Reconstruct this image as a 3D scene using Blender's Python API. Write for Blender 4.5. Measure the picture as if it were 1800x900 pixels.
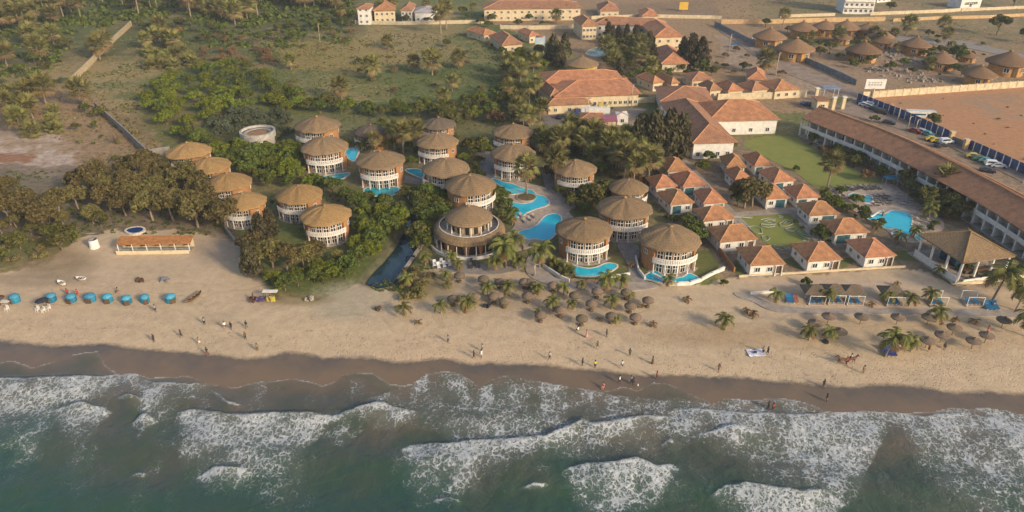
import bpy, bmesh, math, random
import numpy as np
from mathutils import Vector, Matrix

# ------------------------------------------------------------------ clear
for o in list(bpy.data.objects):
    bpy.data.objects.remove(o, do_unlink=True)
SC = bpy.context.scene
COL = SC.collection
R = math.radians
PI = math.pi

# ------------------------------------------------------------------ camera, light, exposure
CAM_H, PITCH, FPX = 80.0, R(29.0), 1285.0
cam_d = bpy.data.cameras.new("camera")
cam_d.sensor_width = 36.0
cam_d.lens = 36.0 * FPX / 1800.0
cam_d.clip_start, cam_d.clip_end = 1.0, 6000.0
cam = bpy.data.objects.new("camera", cam_d)
cam.location = (0, 0, CAM_H)
cam.rotation_euler = (PI / 2 - PITCH, 0, 0)
COL.objects.link(cam)
SC.camera = cam

SUN_EL, SUN_AZ = R(24.0), R(131.0)          # azimuth clockwise from +Y (inland); sun over the sea, to the right
sun_dir = Vector((math.sin(SUN_AZ) * math.cos(SUN_EL), math.cos(SUN_AZ) * math.cos(SUN_EL), math.sin(SUN_EL)))
w = bpy.data.worlds.new("World")
SC.world = w
w.use_nodes = True
nt = w.node_tree
for n in list(nt.nodes):
    nt.nodes.remove(n)
sky = nt.nodes.new("ShaderNodeTexSky")
sky.sky_type = 'NISHITA'
sky.sun_disc = False
sky.sun_elevation = SUN_EL
sky.sun_rotation = SUN_AZ
sky.air_density, sky.dust_density, sky.ozone_density = 1.0, 2.5, 1.0
bg = nt.nodes.new("ShaderNodeBackground")
bg.inputs[1].default_value = 0.150
wo = nt.nodes.new("ShaderNodeOutputWorld")
nt.links.new(sky.outputs[0], bg.inputs[0])
nt.links.new(bg.outputs[0], wo.inputs[0])
sl = bpy.data.lights.new("sun", 'SUN')
sl.energy = 2.75
sl.angle = R(8.0)
sl.color = (1.0, 0.82, 0.58)
so = bpy.data.objects.new("sun", sl)
so.rotation_euler = sun_dir.to_track_quat('Z', 'Y').to_euler()
so.location = sun_dir * 300
COL.objects.link(so)

SC.render.engine = 'CYCLES'
SC.view_settings.view_transform = 'Standard'
SC.view_settings.look = 'None'
SC.view_settings.gamma = 1.0
SC.view_settings.exposure = 0.46
SC.view_settings.use_curve_mapping = False
SC.cycles.max_bounces = 6
SC.cycles.diffuse_bounces = 3
SC.cycles.glossy_bounces = 2
SC.cycles.transmission_bounces = 2
SC.cycles.transparent_max_bounces = 4
SC.cycles.volume_bounces = 0
SC.cycles.use_denoising = True
SC.cycles.caustics_reflective = False
SC.cycles.caustics_refractive = False

# ------------------------------------------------------------------ place on the ground: photo pixels (1800x900) -> metres
CP, SP = math.cos(PITCH), math.sin(PITCH)

def coast(X):
    return 104.5 - 0.084 * X

def height(X, Y):
    """terrain height; flat land, beach sloping into the sea"""
    t = Y - coast(X)
    k = 5.0
    a = (16.0 - t) / k
    sp = k * np.where(a > 30, a, np.log1p(np.exp(np.minimum(a, 30))))
    return np.maximum(-0.0625 * sp, -5.0)

SEA_Z = -1.55

def G(px, py, z=None, up=0.0):
    """ground point under a photo pixel. z given: on that level; else on the terrain (+up)"""
    dx = (px - 900.0) / FPX
    dy = (py - 450.0) / FPX
    d = Vector((dx, CP - dy * SP, -SP - dy * CP))
    if z is not None:
        t = (z - CAM_H) / d.z
        return Vector((d.x * t, d.y * t, z))
    zz = 0.0
    for _ in range(6):
        t = (zz + up - CAM_H) / d.z
        zz = float(height(d.x * t, d.y * t))
    return Vector((d.x * t, d.y * t, zz))

def ppm(px, py, z=0.0):
    """photo pixels per metre at a pixel"""
    dy = (py - 450.0) / FPX
    return FPX * (SP + dy * CP) / (CAM_H - z)

def proj(X, Y, Z):
    """numpy: world -> photo pixel"""
    zc = Y * CP + (CAM_H - Z) * SP
    yc = (CAM_H - Z) * CP - Y * SP
    return 900 + FPX * X / zc, 450 + FPX * yc / zc

# ------------------------------------------------------------------ object helpers
def tag(o, label=None, cat=None, group=None, kind=None):
    if label: o["label"] = label
    if cat: o["category"] = cat
    if group: o["group"] = group
    if kind: o["kind"] = kind
    return o

def thing(name, loc, label, cat, group=None, rz=0.0, scale=None):
    o = bpy.data.objects.new(name, None)
    o.empty_display_size = 0.5
    o.location = loc
    o.rotation_euler = (0, 0, rz)
    if scale is not None:
        o.scale = (scale,) * 3 if not hasattr(scale, "__len__") else scale
    COL.objects.link(o)
    return tag(o, label, cat, group, "thing")

def copy_thing(o, parent=None):
    c = o.copy()
    COL.objects.link(c)
    if parent is not None:
        c.parent = parent
    for ch in CHILD.get(o.name, []):
        copy_thing(ch, c)
    return c

CHILD = {}

class MB:
    """mesh builder: collects faces, links them as ONE mesh object"""
    def __init__(s):
        s.v, s.f, s.m, s.sm = [], [], [], []
    def add(s, vs, fs, mi=0, smooth=False):
        b = len(s.v)
        s.v.extend([tuple(p) for p in vs])
        for f in fs:
            s.f.append([i + b for i in f]); s.m.append(mi); s.sm.append(smooth)
        return s
    def box(s, c, size, mi=0, rz=0.0, taper=1.0):
        hx, hy, hz = size[0] / 2, size[1] / 2, size[2] / 2
        ca, sa = math.cos(rz), math.sin(rz)
        vs = []
        for z in (-1, 1):
            k = taper if z > 0 else 1.0
            for x, y in ((-1, -1), (1, -1), (1, 1), (-1, 1)):
                X, Y = x * hx * k, y * hy * k
                vs.append((c[0] + X * ca - Y * sa, c[1] + X * sa + Y * ca, c[2] + z * hz))
        return s.add(vs, [(3, 2, 1, 0), (4, 5, 6, 7), (0, 1, 5, 4), (1, 2, 6, 5), (2, 3, 7, 6), (3, 0, 4, 7)], mi)
    def bar(s, a, b, r, n=6, r2=None, mi=0, smooth=True, cap=True):
        a, b = Vector(a), Vector(b)
        d = (b - a)
        if d.length < 1e-6: return s
        q = d.normalized().to_track_quat('Z', 'Y')
        r2 = r if r2 is None else r2
        vs = []
        for p, rr in ((a, r), (b, r2)):
            for i in range(n):
                t = 2 * PI * i / n
                vs.append(p + q @ Vector((math.cos(t) * rr, math.sin(t) * rr, 0)))
        fs = [(i, (i + 1) % n, n + (i + 1) % n, n + i) for i in range(n)]
        s.add(vs, fs, mi, smooth)
        if cap:
            s.add(vs[:n], [tuple(range(n))[::-1]], mi)
            s.add(vs[n:], [tuple(range(n))], mi)
        return s
    def tube(s, pts, rad, n=6, mi=0):
        """smooth swept tube through points with radii"""
        rings = []
        for i, p in enumerate(pts):
            p = Vector(p)
            a = Vector(pts[max(i - 1, 0)]); b = Vector(pts[min(i + 1, len(pts) - 1)])
            q = (b - a).normalized().to_track_quat('Z', 'Y')
            r = rad[i]
            rings.append([p + q @ Vector((math.cos(2 * PI * k / n) * r, math.sin(2 * PI * k / n) * r, 0)) for k in range(n)])
        vs = [x for rg in rings for x in rg]
        fs = []
        for i in range(len(rings) - 1):
            for k in range(n):
                fs.append((i * n + k, i * n + (k + 1) % n, (i + 1) * n + (k + 1) % n, (i + 1) * n + k))
        s.add(vs, fs, mi, True)
        s.add(rings[0], [tuple(range(n))[::-1]], mi)
        s.add(rings[-1], [tuple(range(n))], mi)
        return s
    def lathe(s, prof, n=24, a0=0.0, a1=2 * PI, c=(0, 0, 0), mi=0, smooth=True, jit=None):
        """prof: list of (r, z)"""
        full = abs(a1 - a0 - 2 * PI) < 1e-6
        cols = n if full else n + 1
        vs = []
        for j, (r, z) in enumerate(prof):
            for i in range(cols):
                t = a0 + (a1 - a0) * i / n
                rr, zz = r, z
                if jit: rr, zz = jit(j, i, r, z)
                vs.append((c[0] + rr * math.cos(t), c[1] + rr * math.sin(t), c[2] + zz))
        fs = []
        for j in range(len(prof) - 1):
            for i in range(n):
                k = (i + 1) % cols if full else i + 1
                fs.append((j * cols + i, j * cols + k, (j + 1) * cols + k, (j + 1) * cols + i))
        return s.add(vs, fs, mi, smooth)
    def sector(s, r0, r1, z0, z1, a0, a1, n=12, mi=0):
        """solid ring sector"""
        prof = [(r0, z0), (r1, z0), (r1, z1), (r0, z1), (r0, z0)]
        s.lathe(prof, n, a0, a1, mi=mi, smooth=False)
        for a, fl in ((a0, False), (a1, True)):
            ca, sa = math.cos(a), math.sin(a)
            q = [(r * ca, r * sa, z) for r, z in prof[:4]]
            s.add(q, [(0, 1, 2, 3) if not fl else (3, 2, 1, 0)], mi)
        return s
    def poly(s, pts, z0, z1, mi=0, mi_side=None):
        """prism over a ground polygon"""
        n = len(pts)
        vs = [(p[0], p[1], z0) for p in pts] + [(p[0], p[1], z1) for p in pts]
        area = sum(pts[i][0] * pts[(i + 1) % n][1] - pts[(i + 1) % n][0] * pts[i][1] for i in range(n))
        top = list(range(n, 2 * n))
        if area < 0: top = top[::-1]
        s.add(vs, [top], mi)
        ms = mi if mi_side is None else mi_side
        for i in range(n):
            j = (i + 1) % n
            f = (i, j, n + j, n + i) if area > 0 else (j, i, n + i, n + j)
            s.add(vs, [f], ms)
        return s
    def build(s, name, mats, parent=None, loc=None, rz=None, link=True):
        me = bpy.data.meshes.new(name)
        me.from_pydata(s.v, [], s.f)
        if not isinstance(mats, (list, tuple)): mats = [mats]
        for m in mats: me.materials.append(m)
        me.polygons.foreach_set("material_index", s.m)
        me.polygons.foreach_set("use_smooth", s.sm)
        me.update()
        o = bpy.data.objects.new(name, me)
        if loc is not None: o.location = loc
        if rz is not None: o.rotation_euler = (0, 0, rz)
        if link: COL.objects.link(o)
        if parent is not None:
            o.parent = parent
            CHILD.setdefault(parent.name, []).append(o)
        return o

def put(me, name, parent, loc=(0, 0, 0), rot=(0, 0, 0), scale=(1, 1, 1), mats=None):
    """a part that shares mesh data"""
    o = bpy.data.objects.new(name, me)
    o.location, o.rotation_euler, o.scale = loc, rot, scale
    COL.objects.link(o)
    if parent is not None:
        o.parent = parent
        CHILD.setdefault(parent.name, []).append(o)
    if mats:
        for i, m in enumerate(mats):
            o.material_slots[i].link = 'OBJECT'
            o.material_slots[i].material = m
    return o

# ------------------------------------------------------------------ materials
MATS = {}
def lin(c):
    return tuple(((x / 255) / 12.92 if x / 255 <= 0.04045 else ((x / 255 + 0.055) / 1.055) ** 2.4) for x in c)

def mat(name, col, rough=0.8, var=0.15, scale=1.5, bump=0.0, bscale=None, objvar=0.0, col2=None, spec=0.3, detail=4.0, metal=0.0, stretch=None, coord='Object'):
    """principled material with two scales of procedural variation; albedo linear"""
    if name in MATS: return MATS[name]
    m = bpy.data.materials.new(name)
    m.use_nodes = True
    t = m.node_tree
    N, L = t.nodes, t.links
    b = N["Principled BSDF"]
    b.inputs["Roughness"].default_value = rough
    b.inputs["Specular IOR Level"].default_value = spec
    b.inputs["Metallic"].default_value = metal
    tc = N.new("ShaderNodeTexCoord")
    src = tc.outputs[coord]
    if stretch:
        mp = N.new("ShaderNodeMapping"); mp.inputs["Scale"].default_value = stretch
        L.new(src, mp.inputs[0]); src = mp.outputs[0]
    n1 = N.new("ShaderNodeTexNoise")
    n1.inputs["Scale"].default_value = scale
    n1.inputs["Detail"].default_value = detail
    n1.inputs["Roughness"].default_value = 0.65
    L.new(src, n1.inputs["Vector"])
    mx = N.new("ShaderNodeMix"); mx.data_type = 'RGBA'
    c2 = col2 if col2 else tuple(x * (1 - 1.6 * var) for x in col)
    c1 = col if col2 else tuple(min(1, x * (1 + var)) for x in col)
    mx.inputs[6].default_value = (*c1, 1); mx.inputs[7].default_value = (*c2, 1)
    mr = N.new("ShaderNodeMapRange")
    mr.inputs[1].default_value, mr.inputs[2].default_value = 0.34, 0.66
    L.new(n1.outputs[0], mr.inputs[0])
    L.new(mr.outputs[0], mx.inputs[0])
    out = mx.outputs[2]
    if objvar:
        oi = N.new("ShaderNodeObjectInfo")
        hs = N.new("ShaderNodeHueSaturation")
        a = N.new("ShaderNodeMath"); a.operation = 'MULTIPLY_ADD'
        a.inputs[1].default_value = objvar; a.inputs[2].default_value = 1 - objvar / 2
        L.new(oi.outputs["Random"], a.inputs[0])
        L.new(a.outputs[0], hs.inputs["Value"])
        h = N.new("ShaderNodeMath"); h.operation = 'MULTIPLY_ADD'
        h.inputs[1].default_value = -objvar * 0.06; h.inputs[2].default_value = 0.5 + objvar * 0.03
        L.new(oi.outputs["Random"], h.inputs[0]); L.new(h.outputs[0], hs.inputs["Hue"])
        L.new(out, hs.inputs["Color"]); out = hs.outputs[0]
    L.new(out, b.inputs["Base Color"])
    if bump:
        n2 = N.new("ShaderNodeTexNoise")
        n2.inputs["Scale"].default_value = bscale or scale * 4
        n2.inputs["Detail"].default_value = 3
        L.new(src, n2.inputs["Vector"])
        bp = N.new("ShaderNodeBump"); bp.inputs["Strength"].default_value = bump
        bp.inputs["Distance"].default_value = 0.1
        L.new(n2.outputs[0], bp.inputs["Height"]); L.new(bp.outputs[0], b.inputs["Normal"])
    MATS[name] = m
    return m
# ================================================================== THE SETTING
rng = np.random.default_rng(7)

def vnoise(X, Y, s, seed):
    """value noise in numpy, about 0..1, feature size s metres"""
    r = np.random.default_rng(seed).random((257, 257))
    x = X / s + 1000.37 * 3; y = Y / s + 1000.61 * 3
    xi = np.floor(x).astype(int); yi = np.floor(y).astype(int)
    fx = x - xi; fy = y - yi
    fx = fx * fx * (3 - 2 * fx); fy = fy * fy * (3 - 2 * fy)
    a = r[xi % 257, yi % 257]; b = r[(xi + 1) % 257, yi % 257]
    c = r[xi % 257, (yi + 1) % 257]; d = r[(xi + 1) % 257, (yi + 1) % 257]
    return (a * (1 - fx) + b * fx) * (1 - fy) + (c * (1 - fx) + d * fx) * fy

def fbm(X, Y, s, seed, o=4):
    v = 0; a = 0.5; tot = 0
    for i in range(o):
        v = v + a * vnoise(X, Y, s / 2 ** i, seed + i * 13); tot += a; a *= 0.55
    return v / tot

def inside(px, py, poly):
    c = np.zeros(px.shape, bool)
    n = len(poly)
    for i in range(n):
        x1, y1 = poly[i]; x2, y2 = poly[(i + 1) % n]
        if y1 == y2: continue
        k = ((y1 > py) != (y2 > py)) & (px < (x2 - x1) * (py - y1) / (y2 - y1) + x1)
        c ^= k
    return c

def axis(lo, hi, step, far_lo, far_hi, g=1.06):
    a = list(np.arange(lo, hi + 1e-6, step))
    s = step
    while a[-1] < far_hi:
        s *= g; a.append(a[-1] + s)
    s = step
    while a[0] > far_lo:
        s *= g; a.insert(0, a[0] - s)
    return np.array(a)

def grid_mesh(name, X, Y, Z, mat_, keep=None, attrs=None, cols=None):
    nx, ny = X.shape
    idx = np.arange(nx * ny).reshape(nx, ny)
    q = np.stack([idx[:-1, :-1], idx[1:, :-1], idx[1:, 1:], idx[:-1, 1:]], -1).reshape(-1, 4)
    if keep is not None:
        kf = (keep[:-1, :-1] & keep[1:, :-1] & keep[1:, 1:] & keep[:-1, 1:]).reshape(-1)
        q = q[kf]
    me = bpy.data.meshes.new(name)
    me.vertices.add(nx * ny)
    me.vertices.foreach_set("co", np.stack([X, Y, Z], -1).reshape(-1).astype(np.float32))
    me.loops.add(q.size)
    me.loops.foreach_set("vertex_index", q.reshape(-1).astype(np.int32))
    me.polygons.add(len(q))
    me.polygons.foreach_set("loop_start", np.arange(0, q.size, 4, dtype=np.int32))
    me.polygons.foreach_set("loop_total", np.full(len(q), 4, np.int32))
    me.polygons.foreach_set("use_smooth", np.ones(len(q), bool))
    for k, a in (attrs or {}).items():
        at = me.attributes.new(k, 'FLOAT', 'POINT')
        at.data.foreach_set("value", a.reshape(-1).astype(np.float32))
    for k, a in (cols or {}).items():
        at = me.attributes.new(k, 'FLOAT_COLOR', 'POINT')
        c4 = np.concatenate([a, np.ones(a.shape[:-1] + (1,))], -1)
        at.data.foreach_set("color", c4.reshape(-1).astype(np.float32))
    me.update(calc_edges=True)
    me.validate()
    me.materials.append(mat_)
    o = bpy.data.objects.new(name, me)
    COL.objects.link(o)
    return tag(o, kind="structure")

def curve_ground(pts, zfun=None):
    """pixel polyline -> sorted arrays of (X, Y) on the terrain"""
    g = [G(*p) for p in pts]
    return np.array([p.x for p in g]), np.array([p.y for p in g])

WET = [(-250,586),(0,597),(60,604),(100,608),(150,605),(185,603),(240,612),(300,617),(370,622),(430,630),(470,627),(500,618),(530,620),(570,629),(600,626),(650,628),(700,636),(740,634),(775,629),(830,640),(860,637),(900,640),(960,640),(1010,648),(1060,650),(1130,660),(1180,658),(1250,662),(1310,663),(1350,668),(1440,675),(1490,680),(1540,675),(1600,677),(1680,690),(1730,687),(1800,692),(2050,702)]
WATER = [(-250,628),(0,637),(28,634),(60,645),(97,634),(130,621),(173,618),(188,640),(212,658),(240,656),(262,664),(290,663),(323,660),(360,672),(413,680),(447,671),(513,667),(567,676),(590,668),(600,659),(627,652),(660,655),(686,676),(722,676),(747,657),(773,652),(800,652),(827,668),(843,677),(867,665),(890,660),(917,663),(967,672),(1017,682),(1060,688),(1093,679),(1120,687),(1147,673),(1167,673),(1197,683),(1221,697),(1253,708),(1275,699),(1331,703),(1356,699),(1406,703),(1427,711),(1452,723),(1520,722),(1602,727),(1658,720),(1726,713),(1769,720),(1800,726),(2050,736)]
wx, wy = curve_ground(WET)
sx, sy = curve_ground(WATER)

# ---- ground sheet -------------------------------------------------
gx = axis(-135, 165, 0.7, -1500, 1500, 1.035)
gy = axis(84, 200, 0.6, 20, 2600, 1.010)
GX, GY = np.meshgrid(gx, gy, indexing='ij')
GZ = height(GX, GY)
P_X, P_Y = proj(GX, GY, GZ)
n1 = fbm(GX, GY, 14, 1); n2 = fbm(GX, GY, 5, 2); n3 = fbm(GX, GY, 40, 3); n4 = fbm(GX, GY, 2.2, 9, 3)
jx = P_X + (n2 - 0.5) * 40 * (P_Y / 450 + 0.3) + (n1 - .5) * 30
jy = P_Y + (n4 - 0.5) * 16 * (P_Y / 450 + 0.2) + (n1 - .5) * 22 * (P_Y / 500)

SAND   = np.array((0.480, 0.358, 0.228))
SANDG  = np.array((0.36, 0.285, 0.19))
GRASS  = np.array((0.120, 0.135, 0.036))
GREEN  = np.array((0.088, 0.118, 0.032))
DRY    = np.array((0.270, 0.200, 0.085))
DIRT   = np.array((0.300, 0.190, 0.105))
REDD   = np.array((0.27, 0.125, 0.062))
ORANGE = np.array((0.40, 0.20, 0.095))
GREY   = np.array((0.290, 0.205, 0.135))
PALE   = np.array((0.44, 0.34, 0.27))
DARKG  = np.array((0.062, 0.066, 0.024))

C = np.zeros(GX.shape + (3,)); C[:] = GRASS
def blend(mask, col):
    m = np.clip(mask, 0, 1)[..., None]
    C[:] = C * (1 - m) + col * m
def region(poly, col, amt=1.0, tex=0.0):
    m = inside(jx, jy, poly).astype(float) * amt
    if tex: m = m * np.clip((n2 - 0.5) * tex + 0.6, 0, 1)
    blend(m, np.array(col))
far = P_Y < 0
# the big field behind: mottled
blend(np.clip((n3 - .45) * 5, 0, 1), DRY)
blend(np.clip((n1 - .52) * 5, 0, 1) * .8, GREEN)
blend(np.clip((n2 - .60) * 6, 0, 1) * .35, DIRT)
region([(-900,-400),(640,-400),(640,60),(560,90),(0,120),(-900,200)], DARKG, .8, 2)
region([(470,75),(640,70),(720,110),(640,135),(520,120)], (0.26,0.185,0.055), .8)
region([(590,82),(860,70),(880,110),(700,118),(590,105)], DRY, .6, 2)
region([(640,120),(830,105),(900,140),(905,215),(760,215),(620,190)], GREEN, .6, 3)
region([(530,145),(700,150),(690,180),(500,175)], DRY, .7, 2)
region([(255,95),(470,95),(520,120),(300,125)], np.array((.24,.15,.07)), .6, 3)
region([(130,100),(330,95),(360,115),(180,140)], DRY, .7, 2)
region([(0,170),(120,150),(250,210),(285,270),(180,300),(0,300),(-300,330),(-300,170)], DIRT, .9)
region([(-300,225),(100,232),(140,262),(125,320),(60,310),(0,288),(-300,290)], PALE, .85, 3)
region([(-80,268),(60,270),(60,285),(-80,286)], REDD, .9)
region([(180,190),(330,185),(360,240),(280,270),(215,230)], (0.17,0.13,0.045), .8, 2)
region([(-300,285),(300,290),(430,420),(420,440),(200,420),(120,415),(0,430),(-300,440)], (0.19,0.14,0.10), .8)
# resort ground
region([(370,215),(560,200),(1160,190),(1260,330),(1350,420),(1250,470),(1000,500),(600,450),(470,360),(380,300)], (0.15,0.13,0.06), .9, 1)
region([(1130,250),(1410,240),(1620,330),(1820,460),(1820,500),(1300,500),(1240,460),(1130,330)], GREY*0.8, .85)
# town side
region([(900,-200),(2600,-200),(2600,120),(1800,140),(1480,165),(1400,200),(1140,170),(1000,90),(860,40)], DIRT, .9)
region([(1250,-200),(2600,-200),(2600,70),(1560,60),(1330,40)], GRASS, .55, 3)
region([(1380,45),(1660,50),(1720,100),(1700,140),(1500,140),(1400,100)], np.array((.26,.16,.085)), .8, 1)
region([(1560,60),(1800,60),(2400,80),(2400,140),(1760,90)], (0.16,0.135,0.06), .8, 2)
region([(1330,105),(1480,150),(1800,145),(1800,95),(1500,80)], GREY, .7, 2)
region([(1260,60),(1330,75),(1480,170),(1400,170),(1280,110)], PALE * 0.8, .7, 1)
region([(1040,10),(1260,0),(1260,30),(1060,34)], (0.17,0.12,0.075), .8, 1)
region([(1500,172),(1800,152),(2500,120),(2500,420),(1800,310)], ORANGE, .97)
sand_bare = inside(P_X, P_Y, [(1490,165),(1800,145),(2600,115),(2600,430),(1800,312)]).astype(float)
region([(1520,178),(1800,160),(1800,200),(1600,190)], DIRT, .6, 3)
region([(1690,170),(1800,168),(1900,200),(1750,215)], GREY, .6, 3)
region([(1400,190),(1515,180),(1810,325),(1830,420),(1650,290)], (0.27,0.185,0.125), .9)
region([(950,195),(1110,190),(1130,215),(1100,240),(950,235)], GREY, .9)
# beach
BE = [(-900,520),(-250,505),(0,478),(70,470),(110,440),(150,412),(205,405),(345,405),(420,430),(440,470),(480,520),(560,528),(640,495),(700,500),(740,470),(900,470),(960,500),(1130,495),(1240,500),(1300,485),(1480,478),(1600,472),(1680,500),(1800,510),(2600,540),(2600,1500),(-900,1500)]
jx2 = P_X + (n2 - 0.5) * 26; jy2 = P_Y + (n4 - 0.5) * 14
mb = inside(jx2, jy2, BE).astype(float)
mb[GY < 100] = 1
blend(mb, SAND)
sand_m = mb.copy()
n6 = fbm(GX, GY * 2.2, 9, 31)
blend(mb * np.clip((n6 - .5) * 3, 0, 1) * .55, SANDG)
blend(mb * np.clip((n3 - .52) * 4, 0, 1) * .35, np.array((0.50, 0.35, 0.22)))
# darker trampled zones of the upper beach
def soft(cx, cy, rx, ry, col, amt):
    d = ((P_X - cx) / rx) ** 2 + ((P_Y - cy) / ry) ** 2
    blend(np.clip(1.3 - d, 0, 1) * amt * np.clip(.4 + 1.2 * n2, 0, 1), np.array(col))
soft(930, 520, 220, 45, (0.37,0.275,0.18), .6)
soft(1260, 590, 160, 22, (0.36,0.25,0.145), .8)
soft(1560, 590, 260, 40, (0.42,0.30,0.17), .7)
soft(90, 460, 90, 28, (0.22,0.155,0.085), .8)
soft(60, 492, 110, 14, (0.27,0.20,0.13), .7)
soft(390, 440, 60, 30, (0.32,0.24,0.17), .7)
soft(610, 530, 75, 38, (0.33,0.29,0.20), .7)
soft(520, 525, 70, 14, (0.20,0.15,0.065), .8)
soft(740, 500, 60, 30, (0.20,0.155,0.06), .8)
soft(1000, 497, 200, 9, (0.33,0.28,0.225), .6)
soft(1500, 500, 200, 9, (0.44,0.33,0.25), .5)
soft(1740, 498, 90, 14, (0.30,0.21,0.14), .6)
wd = GY - np.interp(GX, wx, wy)           # >0 : dry side

def ground_material():
    m = bpy.data.materials.new("ground_earth_sand")
    m.use_nodes = True
    N, L = m.node_tree.nodes, m.node_tree.links
    b = N["Principled BSDF"]
    at = N.new("ShaderNodeAttribute"); at.attribute_name = "cover"
    wt = N.new("ShaderNodeAttribute"); wt.attribute_name = "wetdist"
    sd = N.new("ShaderNodeAttribute"); sd.attribute_name = "sand"
    tc = N.new("ShaderNodeTexCoord")
    def noise(scale, detail=5, rough=.7, dist=0.0):
        n = N.new("ShaderNodeTexNoise"); n.inputs["Scale"].default_value = scale
        n.inputs["Detail"].default_value = detail; n.inputs["Roughness"].default_value = rough
        n.inputs["Distortion"].default_value = dist
        L.new(tc.outputs["Object"], n.inputs["Vector"]); return n.outputs[0]
    def mrange(v, a, b_, c=0.0, d=1.0):
        n = N.new("ShaderNodeMapRange"); n.inputs[1].default_value = a; n.inputs[2].default_value = b_
        n.inputs[3].default_value = c; n.inputs[4].default_value = d
        L.new(v, n.inputs[0]); return n.outputs[0]
    def math_(op, a, b_=None):
        n = N.new("ShaderNodeMath"); n.operation = op
        for i, v in enumerate((a, b_)):
            if v is None: continue
            if isinstance(v, (int, float)): n.inputs[i].default_value = v
            else: L.new(v, n.inputs[i])
        return n.outputs[0]
    def mixc(f, a, c):
        n = N.new("ShaderNodeMix"); n.data_type = 'RGBA'
        for i, v in ((0, f), (6, a), (7, c)):
            if isinstance(v, (int, float)): n.inputs[i].default_value = v
            elif isinstance(v, tuple): n.inputs[i].default_value = (*v, 1)
            else: L.new(v, n.inputs[i])
        return n.outputs[2]
    base = at.outputs["Color"]
    # value mottling at several scales; stronger off the sand
    k1 = mrange(noise(0.55, 6), .3, .7, .55, 1.4)
    k2 = mrange(noise(2.6, 4), .3, .7, .78, 1.22)
    kv = math_('MULTIPLY', k1, k2)
    soft_ = math_('MULTIPLY_ADD', math_('SUBTRACT', kv, 1.0), 0.30); N[-1].inputs[2].default_value = 1.0
    ss = N.new("ShaderNodeMix"); ss.data_type = 'FLOAT'
    L.new(sd.outputs["Fac"], ss.inputs[0]); L.new(kv, ss.inputs[2]); L.new(soft_, ss.inputs[3])
    vm = N.new("ShaderNodeVectorMath"); vm.operation = 'SCALE'
    L.new(base, vm.inputs[0]); L.new(ss.outputs[0], vm.inputs[3])
    col = vm.outputs[0]
    # tufts: small dark green / straw specks off the sand
    tuft = mrange(noise(1.15, 5, .8), .56, .66)
    offs = math_('SUBTRACT', 1.0, sd.outputs["Fac"])
    col = mixc(math_('MULTIPLY', math_('MULTIPLY', tuft, offs), .55), col, (0.050, 0.055, 0.018))
    straw = mrange(noise(0.8, 5, .8, .4), .57, .68)
    col = mixc(math_('MULTIPLY', math_('MULTIPLY', straw, offs), .40), col, (0.24, 0.175, 0.075))
    # footprints in dry sand
    vo = N.new("ShaderNodeTexVoronoi"); vo.inputs["Scale"].default_value = 1.9
    L.new(tc.outputs["Object"], vo.inputs["Vector"])
    fp = mrange(vo.outputs["Distance"], .12, .34, 1.0, 0.0)
    fpm = math_('MULTIPLY', fp, mrange(noise(0.09, 3), .36, .52))
    nearw = mrange(wt.outputs["Fac"], 1.0, 22.0, 1.0, .35)
    fpm = math_('MULTIPLY', math_('MULTIPLY', fpm, nearw), sd.outputs["Fac"])
    col = mixc(math_('MULTIPLY', fpm, .45), col, (0.255, 0.185, 0.12))
    # wet sand below the tide line
    wn = math_('ADD', wt.outputs["Fac"], mrange(noise(0.7, 4), .3, .7, -.45, .45))
    wet = mrange(wn, -.6, .6, 1.0, 0.0)
    deep = mrange(wn, -9.0, -1.5, 1.0, 0.0)
    wl = mixc(mrange(noise(0.11, 4), .38, .62), (0.104, 0.087, 0.072), (0.172, 0.122, 0.078))
    wl = mixc(deep, wl, (0.190, 0.128, 0.080))
    wl = mixc(mrange(wn, -1.4, -.2, 0.0, .25), wl, (0.092, 0.075, 0.060))
    col = mixc(wet, col, wl)
    bend = mrange(noise(.035, 3), .3, .7, -5, 5)
    for c_, w_ in ((15.0, .28), (16.7, .28), (10.5, .55), (20.5, .6)):
        dt = math_('ABSOLUTE', math_('ADD', math_('SUBTRACT', wt.outputs['Fac'], c_), bend))
        tk = math_('MULTIPLY', mrange(dt, w_ * .4, w_, 1.0, 0.0), math_('MULTIPLY', mrange(noise(.35, 4), .38, .6), sd.outputs['Fac']))
        col = mixc(math_('MULTIPLY', tk, .30), col, (0.23, 0.165, 0.105))
    wr = math_('MULTIPLY', mrange(math_('ABSOLUTE', math_('ADD', math_('SUBTRACT', wt.outputs['Fac'], 5.5), mrange(noise(.12, 3), .3, .7, -5, 5))), .1, .8, 1.0, 0.0), mrange(noise(1.3, 4, .8), .5, .62))
    col = mixc(math_('MULTIPLY', wr, .6), col, (0.14, 0.10, 0.06))
    L.new(col, b.inputs["Base Color"])
    rr = N.new("ShaderNodeMix"); rr.data_type = 'FLOAT'
    L.new(wet, rr.inputs[0]); rr.inputs[2].default_value = .95; rr.inputs[3].default_value = .27
    L.new(rr.outputs[0], b.inputs["Roughness"])
    b.inputs["Specular IOR Level"].default_value = .3
    bp = N.new("ShaderNodeBump"); bp.inputs["Distance"].default_value = .22
    dry = math_('SUBTRACT', 1.0, wet)
    hh = math_('ADD', math_('MULTIPLY', noise(1.6, 5), .8), math_('MULTIPLY', math_('MULTIPLY', fpm, -1.0), .7))
    L.new(math_('MULTIPLY', hh, dry), bp.inputs["Height"]); bp.inputs["Strength"].default_value = .55
    L.new(bp.outputs[0], b.inputs["Normal"])
    return m

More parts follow.
